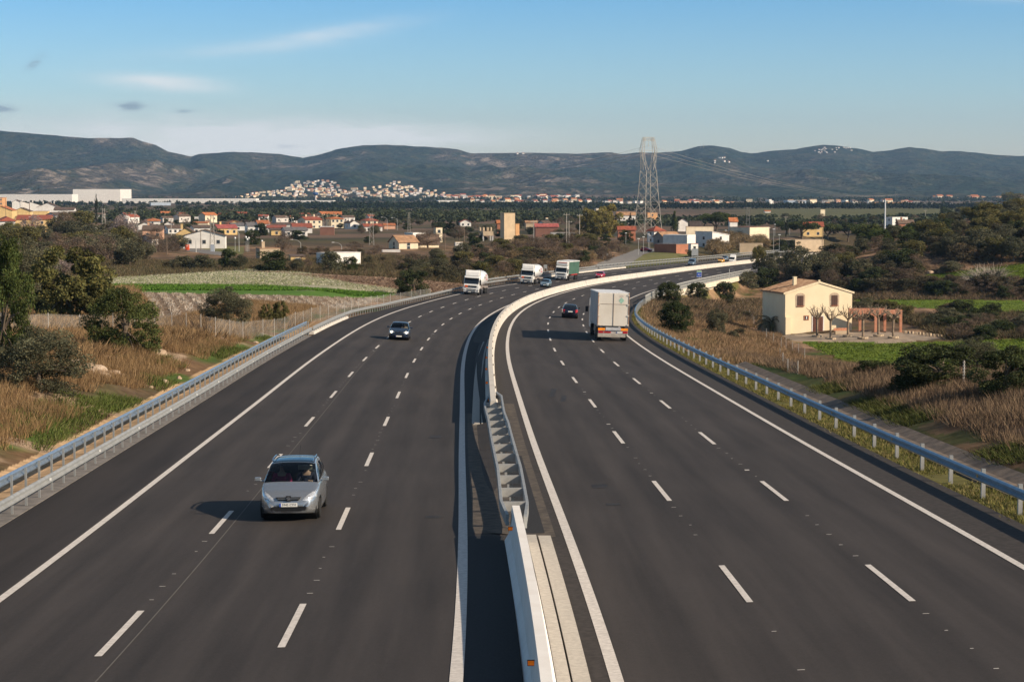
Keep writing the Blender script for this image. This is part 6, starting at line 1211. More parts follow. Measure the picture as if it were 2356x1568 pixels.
H2('flat white annex behind the old farmhouse', 950, 931, 980, 760, 536, 535, 40, 'flat', 'white', 'white', 0, 8, name='annex', cat='building')
H2('low whitewashed wall left of the old farmhouse', 880, 878, 921, 560, 577, 576, 6, 'flat', 'white', 'white', 0, 2, name='garden_wall', cat='wall')
H2('tiny white ruin below the concrete tanks', 1048, 1046, 1065, 560, 557, 556, 20, 'flat', 'white', 'stone', 1, 4, name='ruin', cat='ruin')
H2('white gabled villa above the concrete tanks', 1059, 1056, 1084, 1100, 511, 505, 10, 'gf', 'white', 'red', 2, 9)
H2('tall plain tan tower of bare concrete', 1160, 1151, 1185, 652, 491, 490.8, 20, 'flat', 'tan', 'tan', 0, 3, name='tower', cat='tower')
H2('little orange-tan hut behind the tall tan tower', 1186, 1184, 1195, 760, 515, 514.6, 20, 'flat', 'orange', 'tan', 0, 3, name='hut', cat='hut')
H2('red-roofed house left of the tall tan tower', 1144, 1142, 1160, 900, 513, 507, 8, 'gs', 'brick', 'orange', 0, 7)
H2('low barn with a long pinkish-red roof', 1232, 1229, 1284, 800, 521, 515, 8, 'gs', 'darkbrick', 'pinkred', 0, 9, name='barn', cat='barn')
H2('white house with a brown roof behind the pinkish-red barn', 1252, 1238, 1268, 960, 514, 508, 20, 'gs', 'white', 'brown', 1, 8)
H2('pale ruin with a thin chimney left of the pinkish-red barn', 1210, 1207, 1236, 980, 512, 508, 8, 'gs', 'stone', 'tan', 0, 6)
H2('tiny dovecote tower with an orange roof', 1256, 1254, 1261, 1100, 501, 499.5, 15, 'flat', 'cream', 'orange', 1, 2, name='dovecote', cat='tower')
H2('long grey retaining wall below the wooden poles', 1267, 1266, 1332, 700, 534, 533.8, 3, 'flat', 'grey', 'brown', 0, 1, name='retaining_wall', cat='wall')
H2('white two-storey house behind the eucalyptus trio', 1372, 1368, 1394, 1250, 480, 478, 12, 'flat', 'cream', 'white', 2, 9)
H2('long white house with arched openings left of the pylon', 1420, 1418, 1462, 1250, 494, 488, 6, 'gs', 'white', 'tan', 4, 9, floors=1)
H2('red-brown roofed barn left of the pylon foot', 1422, 1420, 1462, 800, 527, 521, 6, 'gs', 'brick', 'red', 0, 9, name='barn', cat='barn')
H2('orange house seen through the legs of the pylon', 1490, 1483, 1512, 1350, 490, 487, 14, 'flat', 'orange', 'orange', 1, 8)
H2('tower-like house with a red pyramid roof', 1505, 1489, 1529, 790, 531, 520, 30, 'hip', 'white', 'red', 1, 7, floors=2)
H2('house with a wide tan roof right of the tower-like house', 1527, 1503, 1566, 745, 545, 534, 35, 'gs', 'pink', 'tan', 1, 9)
H2('long bluish-white flat building in shade', 1581, 1525, 1600, 715, 541, 540.5, 62, 'flat', 'white', 'white', 0, 9, name='building', cat='building')
H2('cream flat-roofed block behind the white corner building', 1579, 1577, 1641, 800, 521.5, 521, 10, 'flat', 'cream', 'cream' if False else 'tan', 0, 9, name='building', cat='building')
H2('large white corner building with a sloping sunlit side', 1639, 1599, 1677, 738, 541, 533, 38, 'mono', 'white', 'white', 1, 9, name='building', cat='building')
H2('unrendered brick outbuilding with a sunlit end beside the road', 1556, 1505, 1583, 664, 562, 561.6, 50, 'flat', 'brick', 'grey', 0, 6, name='outbuilding', cat='building')
H2('small white lean-to right of the brick outbuilding', 1590, 1583, 1606, 690, 561, 560, 30, 'flat', 'white', 'red', 1, 5, name='lean_to', cat='building')
H2('white gabled cottage behind the dark conifer', 1560, 1557, 1582, 1000, 510, 503, 10, 'gf', 'white', 'brown', 0, 8)
H2('house with a dark brown roof left of the big umbrella pine', 1588, 1586, 1614, 900, 518, 509, 8, 'gs', 'white', 'dark', 0, 8)
H2('white tower house with a tan roof above the brick building', 1679, 1675, 1696, 900, 508, 501, 12, 'gs', 'white', 'orange', 1, 7, floors=1)
H2('big building with a dark brick shaded side and a white sunlit front', 1725, 1677, 1769, 808, 523, 522.6, 45, 'flat', 'cream', 'darkbrick', 0, 9, name='building', cat='building')
H2('pinkish stone wall foundation above the tan reeds', 1702, 1700, 1755, 725, 560, 559.6, 6, 'flat', 'stone', 'stone', 0, 2, name='retaining_wall', cat='wall')
H2('yellow and brown house roof above the umbrella pines', 1848, 1845, 1893, 860, 518, 511, 8, 'gs', 'yellow', 'red', 2, 9)
H2('long low stone shed below the umbrella pines', 1830, 1798, 1894, 800, 553, 552, 40, 'flat', 'stone', 'stone', 0, 5, name='shed', cat='shed')
H2('white two-storey house right of the tall white mast', 2053, 2037, 2087, 1040, 500, 499.5, 28, 'flat', 'white', 'white', 2, 9, floors=2)
H2('brick house with a brown roof in front of the white two-storey house', 2068, 2060, 2102, 930, 513, 506, 18, 'gs', 'brick', 'brown', 1, 8, chim=1)
H2('white cottage on the far right plain behind the mast', 1760, 1756, 1772, 1900, 486, 484, 10, 'gs', 'white', 'orange', 0, 7)
H2('tiny cream tower standing alone in the right plain', 1888, 1886, 1897, 1500, 482, 481.6, 15, 'flat', 'cream', 'tan', 0, 3, name='tower', cat='tower')
# concrete tanks
x, y, z = atY(1120, 720); zt_ = zy(531, 720); root = empty('concrete_tanks', (x, y, z), R(12), label='four round concrete tanks on a tall concrete frame', cat='silo'); sc_ = 720 / FPX
b = MB(); b.box((0, 0, zt_ - z - .9), (24 * sc_, 5, 10 * sc_)); b.build('platform', wmat('stone'), root)
for k in range(4): b = MB(); b.lathe([(2.6 * sc_, 0), (2.6 * sc_, 8 * sc_), (2.4 * sc_, 8.2 * sc_)], c=((-16 + k * 8 + (k > 1) * 1.5) * sc_, 0, zt_ - z), n=14); b.build('tank', wmat('stone'), root)
for x_ in (-1, 1):
    for y_ in (-1, 1): b = MB(); b.box((x_ * 11 * sc_, y_ * 2, (zt_ - z) / 2 - 1), (.5, .5, zt_ - z)); b.build('leg', wmat('grey'), root)
# skip container, water tank, transformer boxes, parked car in the side street
x, y, z = atY(431, 590); sc_ = 590 / FPX; b = MB(); b.box((0, 0, 6 * sc_), (8 * sc_, 1.2, 12 * sc_)); b.box((0, -.62, 9 * sc_), (5 * sc_, .04, 1.2 * sc_), mi=1)
o = b.build('recycling_container', [mat('orange_red_plastic', (.75, .10, .03), rough=.5), plate_m], bevel=.08); o.location = (x, y, z); tag(o, 'bright orange-red recycling container in front of the long white building', 'container')
x, y, z = atY(489, 560); b = MB(); b.box((0, 0, .9), (1.0, .8, 1.8)); b.box((0, 0, 1.85), (1.15, .95, .1)); o = b.build('electrical_cabinet', mat('cabinet_grey', (.38, .42, .48), rough=.6)); o.location = (x, y, z); tag(o, 'grey electrical cabinet at the foot of the lattice mast by the lane', 'cabinet')
x, y, z = atY(291, 900); root = empty('water_tank', (x, y, z), 0, label='white elevated water tank in the left village', cat='water tank'); zt_ = zy(504, 900) - z
b = MB(); b.lathe([(1.5, 0), (1.5, 1.3), (.1, 1.5)], c=(0, 0, zt_), n=14); b.build('tank', wmat('white'), root)
for a in (-1, 1): b = MB(); b.tube((a * .8, 0, 0), (a * .8, 0, zt_), .22, n=6); b.build('leg', wmat('white'), root)
x, y, z = at(1487, 579); p = Vector((x, y, z + .02)); car('parked_car', 'dark red car parked in the side street', 'car', p, R(60), paint('dark_red_paint', (.30, .02, .03), .3, .1), L=4.0, ns=50)
# ------------------------------------------------------------------ hero farmhouse
ax_, ay_, az_ = at(1806, 770); TH_ = R(14); fh = empty('farmhouse', (ax_, ay_, az_ - .05), TH_, label='cream two-storey farmhouse with brown shutters and a tiled gable roof', cat='house')
k_ = ay_ / FPX; tR_ = (1961.5 - CX) / FPX; W = (tR_ * ay_ - ax_) / (math.cos(TH_) - tR_ * math.sin(TH_)); D = 8.6; h = zy(674, ay_, 1806) - az_; hr = zy(649, ay_ + W * .5 * math.sin(TH_), 1884) - az_ - h
fx_ = lambda px: ((px - CX) / FPX * ay_ - ax_) / (math.cos(TH_) - (px - CX) / FPX * math.sin(TH_)); fzz = lambda py, lx: zy(py, ay_ + lx * math.sin(TH_)) - az_ + .05
cw = mat('farmhouse_render', (.78, .65, .44), rough=.9, col2=(.82, .70, .49), scale=.6, detail=9); sidew = cw
b = MB(); b.prism([(0, 0), (W, 0), (W, h), (W / 2, h + hr), (0, h)], 'y', 0, D); b.build('wall', cw, fh)
roof_m = rmat('tan'); b = MB(); o_ = .28
for (xa, xb) in ((-o_, W / 2), (W + o_, W / 2)): za = h - hr * o_ / (W / 2); b.prism([(xa, za), (xb, h + hr), (xb, h + hr + .16), (xa, za + .16)], 'y', -.03, D + .3)
rf_ = b.build('roof', mat('old_roof_tiles', (.22, .125, .075), rough=.95, col2=(.42, .28, .18), scale=1.6, detail=9, bump=.8, bscale=6), fh)
b = MB(); nt_ = 26
for i in range(nt_):
    yy = .1 + i * (D - .1) / nt_
    b.tube((-o_ - .03, yy, h - hr * o_ / (W / 2) + .19), (W / 2, yy, h + hr + .19), .10, n=6)
b.build('tile_ridges', MATS['old_roof_tiles'], fh)
b = MB()
for s1 in (0, 1):
    xa = -o_ if s1 == 0 else W + o_; b.prism([(xa, h - hr * o_ / (W / 2) - .06), (W / 2, h + hr - .06), (W / 2, h + hr + .19), (xa, h - hr * o_ / (W / 2) + .19)], 'y', -.11, -.035)
b.box((W / 2, -.07, h + hr + .2), (.28, .12, .34)); b.build('verge', mat('verge_plaster', (.78, .66, .46), rough=.9), fh)
cxl = fx_(1849); b = MB(); b.box((cxl, 3.2, h + hr - .05), (.46, .46, 1.4)); b.box((cxl, 3.2, h + hr + .67), (.54, .54, .08)); b.build('chimney', cw, fh)
stone_m = mat('window_stone', (.42, .31, .22), rough=.95, col2=(.54, .43, .33), scale=5, detail=8)
for x1, x2, y1, y2 in ((1835.3, 1849, 680, 703.5), (1914, 1927.6, 679, 702)):
    xa, xb = fx_(x1), fx_(x2); z1, z2 = fzz(y2, xa), fzz(y1, xa); xm = (xa + xb) / 2; hw_ = (xb - xa) / 2; n = 10
    arch = [(xm - hw_ - .22, z1 - .02), (xm + hw_ + .22, z1 - .02), (xm + hw_ + .26, z2 - .1)] + [(xm + (hw_ + .26) * math.cos(math.pi * i / n), z2 - .05 + .42 * math.sin(math.pi * i / n)) for i in range(1, n)] + [(xm - hw_ - .26, z2 - .1)]
    b = MB(); b.prism(arch, 'y', -.035, .02); b.build('window_surround', stone_m, fh)
    b = MB(); b.box((xm, -.06, (z1 + z2) / 2), (xb - xa, .06, z2 - z1)); sh_ = b.build('shutter', mat('brown_shutter', (.085, .045, .035), rough=.7), fh)
    b = MB(); b.box((xm, -.095, (z1 + z2) / 2), (.02, .01, z2 - z1)); b.build('shutter_gap', ink, sh_)
    b = MB(); b.box((xm, -.07, z1 - .05), (xb - xa + .2, .14, .09)); b.build('sill', mat('brick_sill', (.36, .14, .08), rough=.9), fh)
xa, xb = fx_(1850.7), fx_(1862); z1, z2 = fzz(736, xa), fzz(725.5, xa); b = MB(); b.box(((xa + xb) / 2, -.03, (z1 + z2) / 2), (xb - xa, .06, z2 - z1)); b.build('window_surround', MATS['brick_sill'], fh); b = MB(); b.box(((xa + xb) / 2, -.06, (z1 + z2) / 2), (.42, .05, .42)); wn_ = b.build('window', winm, fh)
b = MB(); b.box(((xa + xb) / 2, -.09, (z1 + z2) / 2), (.12, .02, .40)); b.build('bars', plate_m, wn_)
xa, xb = fx_(1871.5), fx_(1894.5); zt_ = fzz(728, xa); b = MB(); b.box(((xa + xb) / 2, -.02, zt_ / 2 + .05), (xb - xa + .34, .05, zt_ + .1)); b.build('door_frame', wmat('white'), fh); b = MB(); b.box(((xa + xb) / 2, -.05, zt_ / 2), (xb - xa, .05, zt_)); dr_ = b.build('door', doorm, fh)
b = MB()
for i in range(7): b.box((xa + (xb - xa) * (i + .5) / 7, -.085, zt_ / 2), (.05, .02, zt_ * .96))
b.build('slats', mat('door_slats', (.20, .08, .055), rough=.6), dr_)
for px_, w_ in ((1806.5, .55),): b = MB(); b.box((.35, -.14, fzz(729, 0) / 2), (.75, .28, fzz(729, 0))); b.build('buttress', cw, fh)
def on_yard(px, py): return at(px, py)
# stone bench
x, y, z = at(1936, 768.5); bench = empty('stone_bench', (x, y - .2, z), TH_, label='brick and stone bench against the farmhouse wall', cat='bench')
b = MB(); b.box((0, 0, .22), (2.0, .45, .44)); b.build('seat', wmat('stone'), bench); b = MB(); b.box((0, .2, .60), (2.15, .12, .40)); b.build('backrest', mat('bench_brick', (.48, .22, .13), rough=.9, var=.2, scale=4), bench)
# brick pergola
brick_m = mat('pergola_brick', (.52, .22, .13), rough=.9, col2=(.62, .30, .19), scale=3, detail=8)
x, y, z = at(1962, 766.5); pg = empty('brick_pergola', (x, y, z), 0, label='orange brick arched pergola joined to the right side of the farmhouse', cat='pergola')
zt_ = zy(712, y) - z; P_ = lambda px: (px - CX) / FPX * y - x; yb_ = 3.2
for px_ in (2016.3, 2074): b = MB(); b.box((P_(px_), 0, zt_ / 2), (.34, .34, zt_)); b.build('column', brick_m, pg)
for px_ in (1980, 2037.5): b = MB(); b.box(((px_ - CX) / FPX * (y + yb_) - x, yb_, zt_ / 2), (.34, .34, zt_)); b.build('column', brick_m, pg)
def archbeam(xa, xb, yy):
    n = 12; pts = [(xa, zt_), (xa, zt_ - .95)] + [(xa + .17 + (xb - xa - .34) * i / n, zt_ - .95 + .42 * math.sin(math.pi * i / n) ** .6) for i in range(n + 1)] + [(xb, zt_ - .95), (xb, zt_)]; b = MB(); b.prism(pts, 'y', yy - .16, yy + .16); b.build('arched_beam', brick_m, pg)
archbeam(P_(1962), P_(2016.3), 0); archbeam(P_(2016.3) + .004, P_(2075.5), 0); archbeam(P_(1962), (2037.5 - CX) / FPX * (y + yb_) - x, yb_)
b = MB(); b.box((P_(2074), yb_ / 2, zt_ - .3), (.30, yb_, .5)); b.box((P_(2016.3), yb_ / 2, zt_ - .3), (.28, yb_, .5)); b.build('cross_beam', brick_m, pg)
# pollarded plane trees with stone rings
plbark = mat('plane_bark', (.20, .145, .10), rough=.95, col2=(.32, .25, .18), scale=4, detail=8, bump=.5)
def pollard(px, py, i, label):
    x, y, z = at(px, py); r = np.random.default_rng(90 + i); rt = empty('plane_tree', (x, y, z), r.uniform(0, 6), label=label, cat='tree', group='pollarded trees in the farmhouse yard'); b = MB(); zf = 2.25 + r.uniform(-.1, .15)
    b.tube((0, 0, -.1), (.04, 0, 1.1), .17, .135, n=8); b.tube((.04, 0, 1.1), (0, .03, zf), .135, .15, n=8); b.build('trunk', plbark, rt); b = MB()
    for k in range(6):
        a = k * 1.047 + r.uniform(-.3, .3); p = Vector((0, .03, zf)); d = Vector((math.cos(a) * .8, math.sin(a) * .8, .75)).normalized(); rad = .10
        for j in range(3):
            q = p + d * r.uniform(.45, .64); b.tube(p, q, rad, rad * .82, n=6); p = q; rad *= .80; d = (d + Vector((r.uniform(-.35, .35), r.uniform(-.35, .35), r.uniform(-.1, .30)))).normalized()
            for m_ in range(2):
                e = (d + Vector(r.normal(size=3)) * .8 + Vector((0, 0, .35))).normalized(); q2 = p + e * r.uniform(.35, .62); b.tube(p, q2, rad * .75, rad * .55, n=5); e2 = (e + Vector(r.normal(size=3)) * .6 + Vector((0, 0, .5))).normalized(); b.tube(q2, q2 + e2 * r.uniform(.15, .3), rad * .5, rad * .45, n=4)
    b.build('branches', plbark, rt)
    ring = empty('stone_ring', (x, y, z), 0, label='low ring of stones round the foot of the ' + label.split('pollarded')[0].strip() + ' tree', cat='stone ring'); b = MB()
    for k in range(11): a = k * 2 * math.pi / 11; b.box((.58 * math.cos(a), .58 * math.sin(a), .10), (.34, .22, .22 + .05 * r.random()), rz=a + math.pi / 2)
    b.build('stones', wmat('stone'), ring, bevel=.03); b = MB(); b.lathe([(.5, 0), (.5, .14), (.1, .2)], n=12); b.build('soil', mat('ring_soil', (.10, .08, .05), rough=.95), ring)
for i, (px, py, lb) in enumerate([(1880, 775, 'leftmost'), (1911, 780.5, 'second from left'), (1951, 773.8, 'third from left'), (1985, 780, 'fourth from left'), (2021, 773.3, 'fifth from left'), (2055, 778, 'rightmost')]): pollard(px, py, i, lb + ' pollarded plane tree in front of the farmhouse')
# palms
def palm(px, py, hp, label, sc=1.0, n=34, Y=None):
    x, y, z = at(px, py) if Y is None else atY(px, Y); k = y / FPX; ht = hp * k; r = np.random.default_rng(int(px)); rt = empty('palm_tree', (x, y, z), 0, label=label, cat='tree'); b = MB(); b.tube((0, 0, -.1), (0, 0, ht * .55), .22 * sc, .26 * sc, n=8); b.build('trunk', bark, rt); b = MB(); L = ht * .75 * sc
    for i in range(n):
        a = r.uniform(0, 6.28); el_ = r.uniform(-.1, 1.25); p = Vector((0, 0, ht * .55)); pts = []; 
        for j in range(9):
            e = el_ - j * .20; pts.append(p.copy()); p = p + Vector((math.cos(a) * math.cos(e), math.sin(a) * math.cos(e), math.sin(e))) * L / 8
        side = Vector((-math.sin(a), math.cos(a), 0))
        for j in range(8):
            w1 = .22 * sc * math.sin(math.pi * (j + .6) / 9.2)
            for q in (0, .5):
                m_ = pts[j].lerp(pts[j + 1], q); f = (pts[j + 1] - pts[j]).normalized()
                for sg in (-1, 1): b.add([m_, m_ + f * .10 * sc, m_ + side * sg * w1 * 1.6 + f * .22 * sc - Vector((0, 0, w1 * .5))], [(0, 1, 2)])
    b.build('fronds', mat('palm_fronds', (.075, .085, .030), rough=.8, col2=(.15, .12, .055), scale=2), rt, fixn=False)
palm(1776, 768, 40, 'palm tree against the shaded side wall of the farmhouse', 1.6); palm(1740, 530, 30, 'date palm behind the white sunlit building', 1.0, Y=760)
# ------------------------------------------------------------------ power line, poles, lamps
steel = mat('pylon_steel', (.38, .355, .315), rough=.7, metal=.15, var=.12, scale=.3); polec = mat('pole_concrete', (.46, .42, .37), rough=.9, var=.15); polew = mat('pole_wood', (.20, .15, .11), rough=.95); lampg = mat('lamp_grey', (.50, .50, .48), rough=.5, metal=.3)
PY = 905.0; x, y, z = atY(1491, PY); pyl = empty('electricity_pylon', (x, y, z), R(28), label='tall steel lattice electricity pylon behind the white buildings', cat='pylon'); ZP = lambda py: zy(py, PY) - z; kp = PY / FPX; zt_ = ZP(316)
def sq(hx, hy, zz): return [Vector((sx * hx, sy * hy, zz)) for sx, sy in ((-1, -1), (1, -1), (1, 1), (-1, 1))]
b = MB(); lv = [(ZP(540), 4.6), (ZP(505), 4.05), (ZP(470), 3.55), (ZP(440), 3.15), (ZP(415), 2.85), (ZP(392), 2.6)]; lev = [sq(a, a, zz) for zz, a in lv]
for k in range(5):
    for i in range(4):
        j = (i + 1) % 4; b.tube(lev[k][i], lev[k + 1][i], .13, n=4); b.tube(lev[k][i], lev[k + 1][j], .065, n=4); b.tube(lev[k][j], lev[k + 1][i], .065, n=4)
        if k: b.tube(lev[k][i], lev[k][j], .05, n=4)
b.build('tower_body', steel, pyl); b = MB()
top = lev[5]; up1 = [sq(.55, 1.1, ZP(368)), sq(.55, 1.0, ZP(346)), sq(.5, .6, ZP(316))]; offs_ = [2.75, 3.35, 2.35]
for sg in (-1, 1):
    cur = [Vector((sg * 2.6, -2.2, lv[5][0])), Vector((sg * 1.2, -2.2, lv[5][0])), Vector((sg * 1.2, 2.2, lv[5][0])), Vector((sg * 2.6, 2.2, lv[5][0]))]
    for q, o__ in zip(up1, offs_):
        nx_ = [v + Vector((sg * o__, 0, 0)) for v in q]
        for i in range(4): j = (i + 1) % 4; b.tube(cur[i], nx_[i], .09, n=4); b.tube(cur[i], nx_[j], .05, n=4); b.tube(nx_[i], nx_[j], .05, n=4)
        cur = nx_
for zz in (ZP(316), ZP(323)):
    for yy in (-.6, .6): b.tube((-2.7, yy, zz), (2.7, yy, zz), .10, n=4)
for i in range(6): xa_ = -2.7 + i * .9; b.tube((xa_, -.6, ZP(316)), (xa_ + .9, -.6, ZP(323)), .07, n=4); b.tube((xa_, .6, ZP(323)), (xa_ + .9, .6, ZP(316)), .07, n=4)
for yy in (-1.0, 1.0): b.tube((-3.9, yy, ZP(346)), (3.9, yy, ZP(346)), .08, n=4)
b.build('tower_head', steel, pyl)
for xx_ in (-3.6, 0, 3.6): b = MB(); b.tube((xx_, 0, ZP(325) if xx_ == 0 else ZP(346)), (xx_, 0, ZP(325 if xx_ == 0 else 346) - 2.6), .10, n=5); b.build('insulator', lampg, pyl)
wire = mat('power_cable', (.30, .28, .26), rough=.6)
def cable(p, q, sag, label, r=.03, n=26, grp='power cables'):
    b = MB(); p = Vector(p); q = Vector(q); last = p
    for i in range(1, n + 1):
        t = i / n; c = p.lerp(q, t) - Vector((0, 0, 4 * sag * t * (1 - t))); rr = r * (1 + 1.5 * (c.y / 2500)); b.tube(last, c, rr, n=3, cap=False); last = c
    o = b.build('power_cable', wire, fixn=False); tag(o, label, 'cable', grp)
P3 = lambda px, py, Y: Vector(((px - CX) / FPX * Y, Y, zy(py, Y)))
for i, (px, py) in enumerate(((1477, 350), (1491, 335), (1509, 350))):
    cable(P3(px, py, PY), P3(760 + i * 14, 424 + i * 2, 2600), 14, 'thin power cable running left from the lattice pylon'); cable(P3(px, py, PY), P3(2062 + i * 9, 446, 2800), 10, 'thin power cable running right from the lattice pylon')
def pole(name, px, pt, pb, Y, m, r, label, cat, kind='', group=None):
    x, y, z = atY(px, Y) if Y else at(px, pb); Y = y; ht = zy(pt, Y) - z; rt = empty(name, (x, y, z), 0, label=label, cat=cat, group=group); b = MB()
    if kind == 'lattice':
        w_ = r; n = max(4, int(ht / (w_ * 2.2)))
        for i in range(n):
            z0, z1 = ht * i / n, ht * (i + 1) / n; a0, a1 = w_ * (1 - .5 * i / n), w_ * (1 - .5 * (i + 1) / n); A = sq(a0, a0, z0); B = sq(a1, a1, z1)
            for j in range(4): b.tube(A[j], B[j], .06, n=3, cap=False); b.tube(A[j], B[(j + 1) % 4], .045, n=3, cap=False)
        b.tube((-1.3, 0, ht - .4), (1.3, 0, ht - .4), .07, n=4); b.build('mast', m, rt); return rt
    b.tube((0, 0, -.2), (0, 0, ht), r, r * .7, n=6); b.build('post', m, rt)
    if kind == 'arc': 
        b = MB(); pr = Vector((0, 0, ht)); 
        for i in range(1, 7): a = i * .26; q = Vector((-1.6 * (1 - math.cos(a)) - .1 * i, 0, ht + 1.1 * math.sin(a))); b.tube(pr, q, r * .55, n=5); pr = q
        b.build('arm', m, rt); b = MB(); b.box((pr.x - .35, 0, pr.z), (.8, .28, .16)); b.build('lamp_head', mat('lamp_glass', (.80, .80, .78), rough=.3), rt, bevel=.04)
    if kind == 'head': b = MB(); b.box((0, -.2, ht), (.75, .75, .22)); b.build('lamp_head', mat('lamp_glass', (.80, .80, .78), rough=.3), rt, bevel=.05)
    if kind == 'globe': b = MB(); b.lathe([(.02, -.28), (.2, -.2), (.28, 0), (.2, .2), (.02, .28)], c=(0, 0, ht + .2), n=10); b.build('lamp_globe', mat('lamp_glass', (.80, .80, .78), rough=.3), rt, smooth=True)
    if kind == 'util':
        b = MB(); b.box((0, 0, ht - .5), (1.9, .12, .12)); b.build('crossarm', m, rt)
        for q in (-.8, 0, .8): b = MB(); b.tube((q, 0, ht - .45), (q, 0, ht - .15), .06, n=5); b.build('insulator', lampg, rt)
    return rt
for px, pt, pb, Y, lb in [(550, 537, 584, 560, 'tall curved street lamp above the olive bushes by the lane'), (692, 560, 588, 560, 'curved street lamp behind the yellow hut'), (786, 566, 582, 600, 'curved street lamp behind the long white shed'), (317, 497, 530, 850, 'curved street lamp beside the water tank'), (619, 501, 518, 960, 'curved street lamp over the red roofs'), (671, 504, 516, 960, 'curved street lamp left of the tan villa'), (745, 504, 518, 960, 'curved street lamp between the two villas'), (891, 505, 518, 960, 'curved street lamp at the right end of the left village'), (914, 506, 518, 960, 'last curved street lamp of the left village'), (82, 505, 524, 860, 'curved lamp in front of the yellow porch house'), (50, 462, 480, 1400, 'curved street lamp above the yellow gable'), (77, 468, 490, 1350, 'curved street lamp among the white gables')]: pole('street_lamp', px, pt, pb, Y, lampg, .09, lb, 'street lamp', 'arc')
for i, (px, pt, Y, lb) in enumerate([(1440, 536, 720, 'straight street lamp left of the leafless street tree'), (1469, 549, 625, 'nearest straight street lamp on the side street'), (1480.5, 545, 655, 'straight street lamp touching the leafless street tree'), (1492, 538.5, 710, 'left of two close street lamps below the tower-like house'), (1495, 541.5, 700, 'right of two close street lamps below the tower-like house'), (1670, 530, 790, 'street lamp right of the white corner building'), (1770, 523.5, 830, 'street lamp at the right end of the white sunlit building'), (1780, 527, 700, 'street lamp right of the palm'), (1793, 540, 660, 'street lamp left of the tall cypress'), (1783, 516, 900, 'small distant street lamp above the palm'), (1817, 518, 900, 'small distant street lamp right of the cypress')]): pole('street_lamp', px, pt, None, Y, lampg, .07, lb, 'street lamp', 'head')
for px, pt, Y, lb in [(541, 549, 570, 'globe lamp on the lawn nearest the long white building'), (566, 547, 560, 'left globe lamp of the group of globes'), (569, 552, 560, 'middle globe lamp of the group of globes'), (572.5, 549, 570, 'right globe lamp of the group of globes'), (603, 556, 570, 'globe lamp right of the group of globes')]: pole('garden_lamp', px, pt, None, Y, lampg, .06, lb, 'lamp', 'globe')
for px, pt, pb, Y, m_, lb in [(13.5, 456, 500, 980, polew, 'wooden pole standing at the left edge village'), (1228, 507, 542, 640, polec, 'short concrete pole on the slope right of the tan tower'), (1303.5, 490, 536, 640, polec, 'tallest concrete pole above the brown slope'), (1309, 507, 541, 620, polec, 'thin pole close to the tallest concrete pole'), (1333.5, 492, 535, 660, polec, 'concrete pole left of the eucalyptus trio'), (1341, 473, 496, 1300, polec, 'distant pole behind the eucalyptus trio'), (1068, 520, 560, 600, polew, 'thin wooden pole left of the concrete tanks'), (1023.5, 535, 562, 590, polew, 'leaning wooden pole beside the cypress clump'), (1808, 497, 524, 900, polec, 'concrete pole above the tall cypress'), (1892, 525, 556, 680, polew, 'thin pole between the umbrella pines'), (394, 503, 545, 700, polec, 'grey pole between the village houses'), (462, 530, 570, 590, polew, 'wooden pole in front of the long white gable'), (360, 545, 585, 540, polew, 'left wooden pole in the dry grass by the lane'), (384, 545, 592, 520, polew, 'right wooden pole in the dry grass by the lane'), (2129, 483, 504, 1250, polec, 'pole between two small dark cypresses on the right'), (451, 552, 588, 540, lampg, 'white post beside the village lane')]: pole('utility_pole', px, pt, pb, Y, m_, .13, lb, 'pole', 'util' if m_ is polec else '')
for px, pt, Y, r_, lb in [(239, 479, 800, .8, 'square lattice mast beside the small white house'), (488.5, 494, 585, .7, 'lattice mast with a crossarm at the village lane'), (855, 490, 660, .75, 'lattice mast in front of the right-hand village houses'), (311, 484, 1000, .6, 'thin lattice mast with a crossarm behind the salmon house'), (941, 488, 900, .6, 'small lattice mast above the old farmhouse'), (1721, 476, 900, .9, 'lattice floodlight mast above the big brick-sided building'), (2062, 441, 2800, 2.6, 'distant lattice pylon carrying the power cables on the right'), (1753, 455, 2700, 2.2, 'distant lattice mast left of the far industrial sheds')]: pole('lattice_mast', px, pt, None, Y, steel, r_, lb, 'mast', 'lattice')
pole('mast', 2035.6, 459, 549, 640, mat('mast_white', (.72, .73, .74), rough=.5), .26, 'tall plain white mast standing among the trees on the right', 'mast')
for px in (1610, 1616.5):
    x, y, z = hill_at(px, 341); b = MB(); b.tube((0, 0, -4), (0, 0, 20), .8, .35, n=5); o = b.build('radio_mast', lampg, loc=(x, y, z)); tag(o, 'thin radio mast on the hilltop right of the pylon, %s of the pair' % ('left' if px < 1612 else 'right'), 'mast')
# blue-headed water tower far away
x, y, z = atY(726, 4000); k = 4000 / FPX; wt = empty('water_tower', (x, y, z), 0, label='distant blue and white water tower in front of the hillside village', cat='water tower'); zt_ = zy(447, 4000) - z
b = MB(); b.lathe([(1.9 * k, 0), (1.9 * k, zt_)], n=14); b.build('shaft', wmat('pale'), wt); b = MB(); b.lathe([(2 * k, 0), (6.2 * k, 3 * k), (6.6 * k, 6 * k), (3 * k, 8 * k)], c=(0, 0, zt_ - 3 * k), n=18); b.build('tank', mat('tower_blue', (.04, .10, .26), rough=.5), wt)
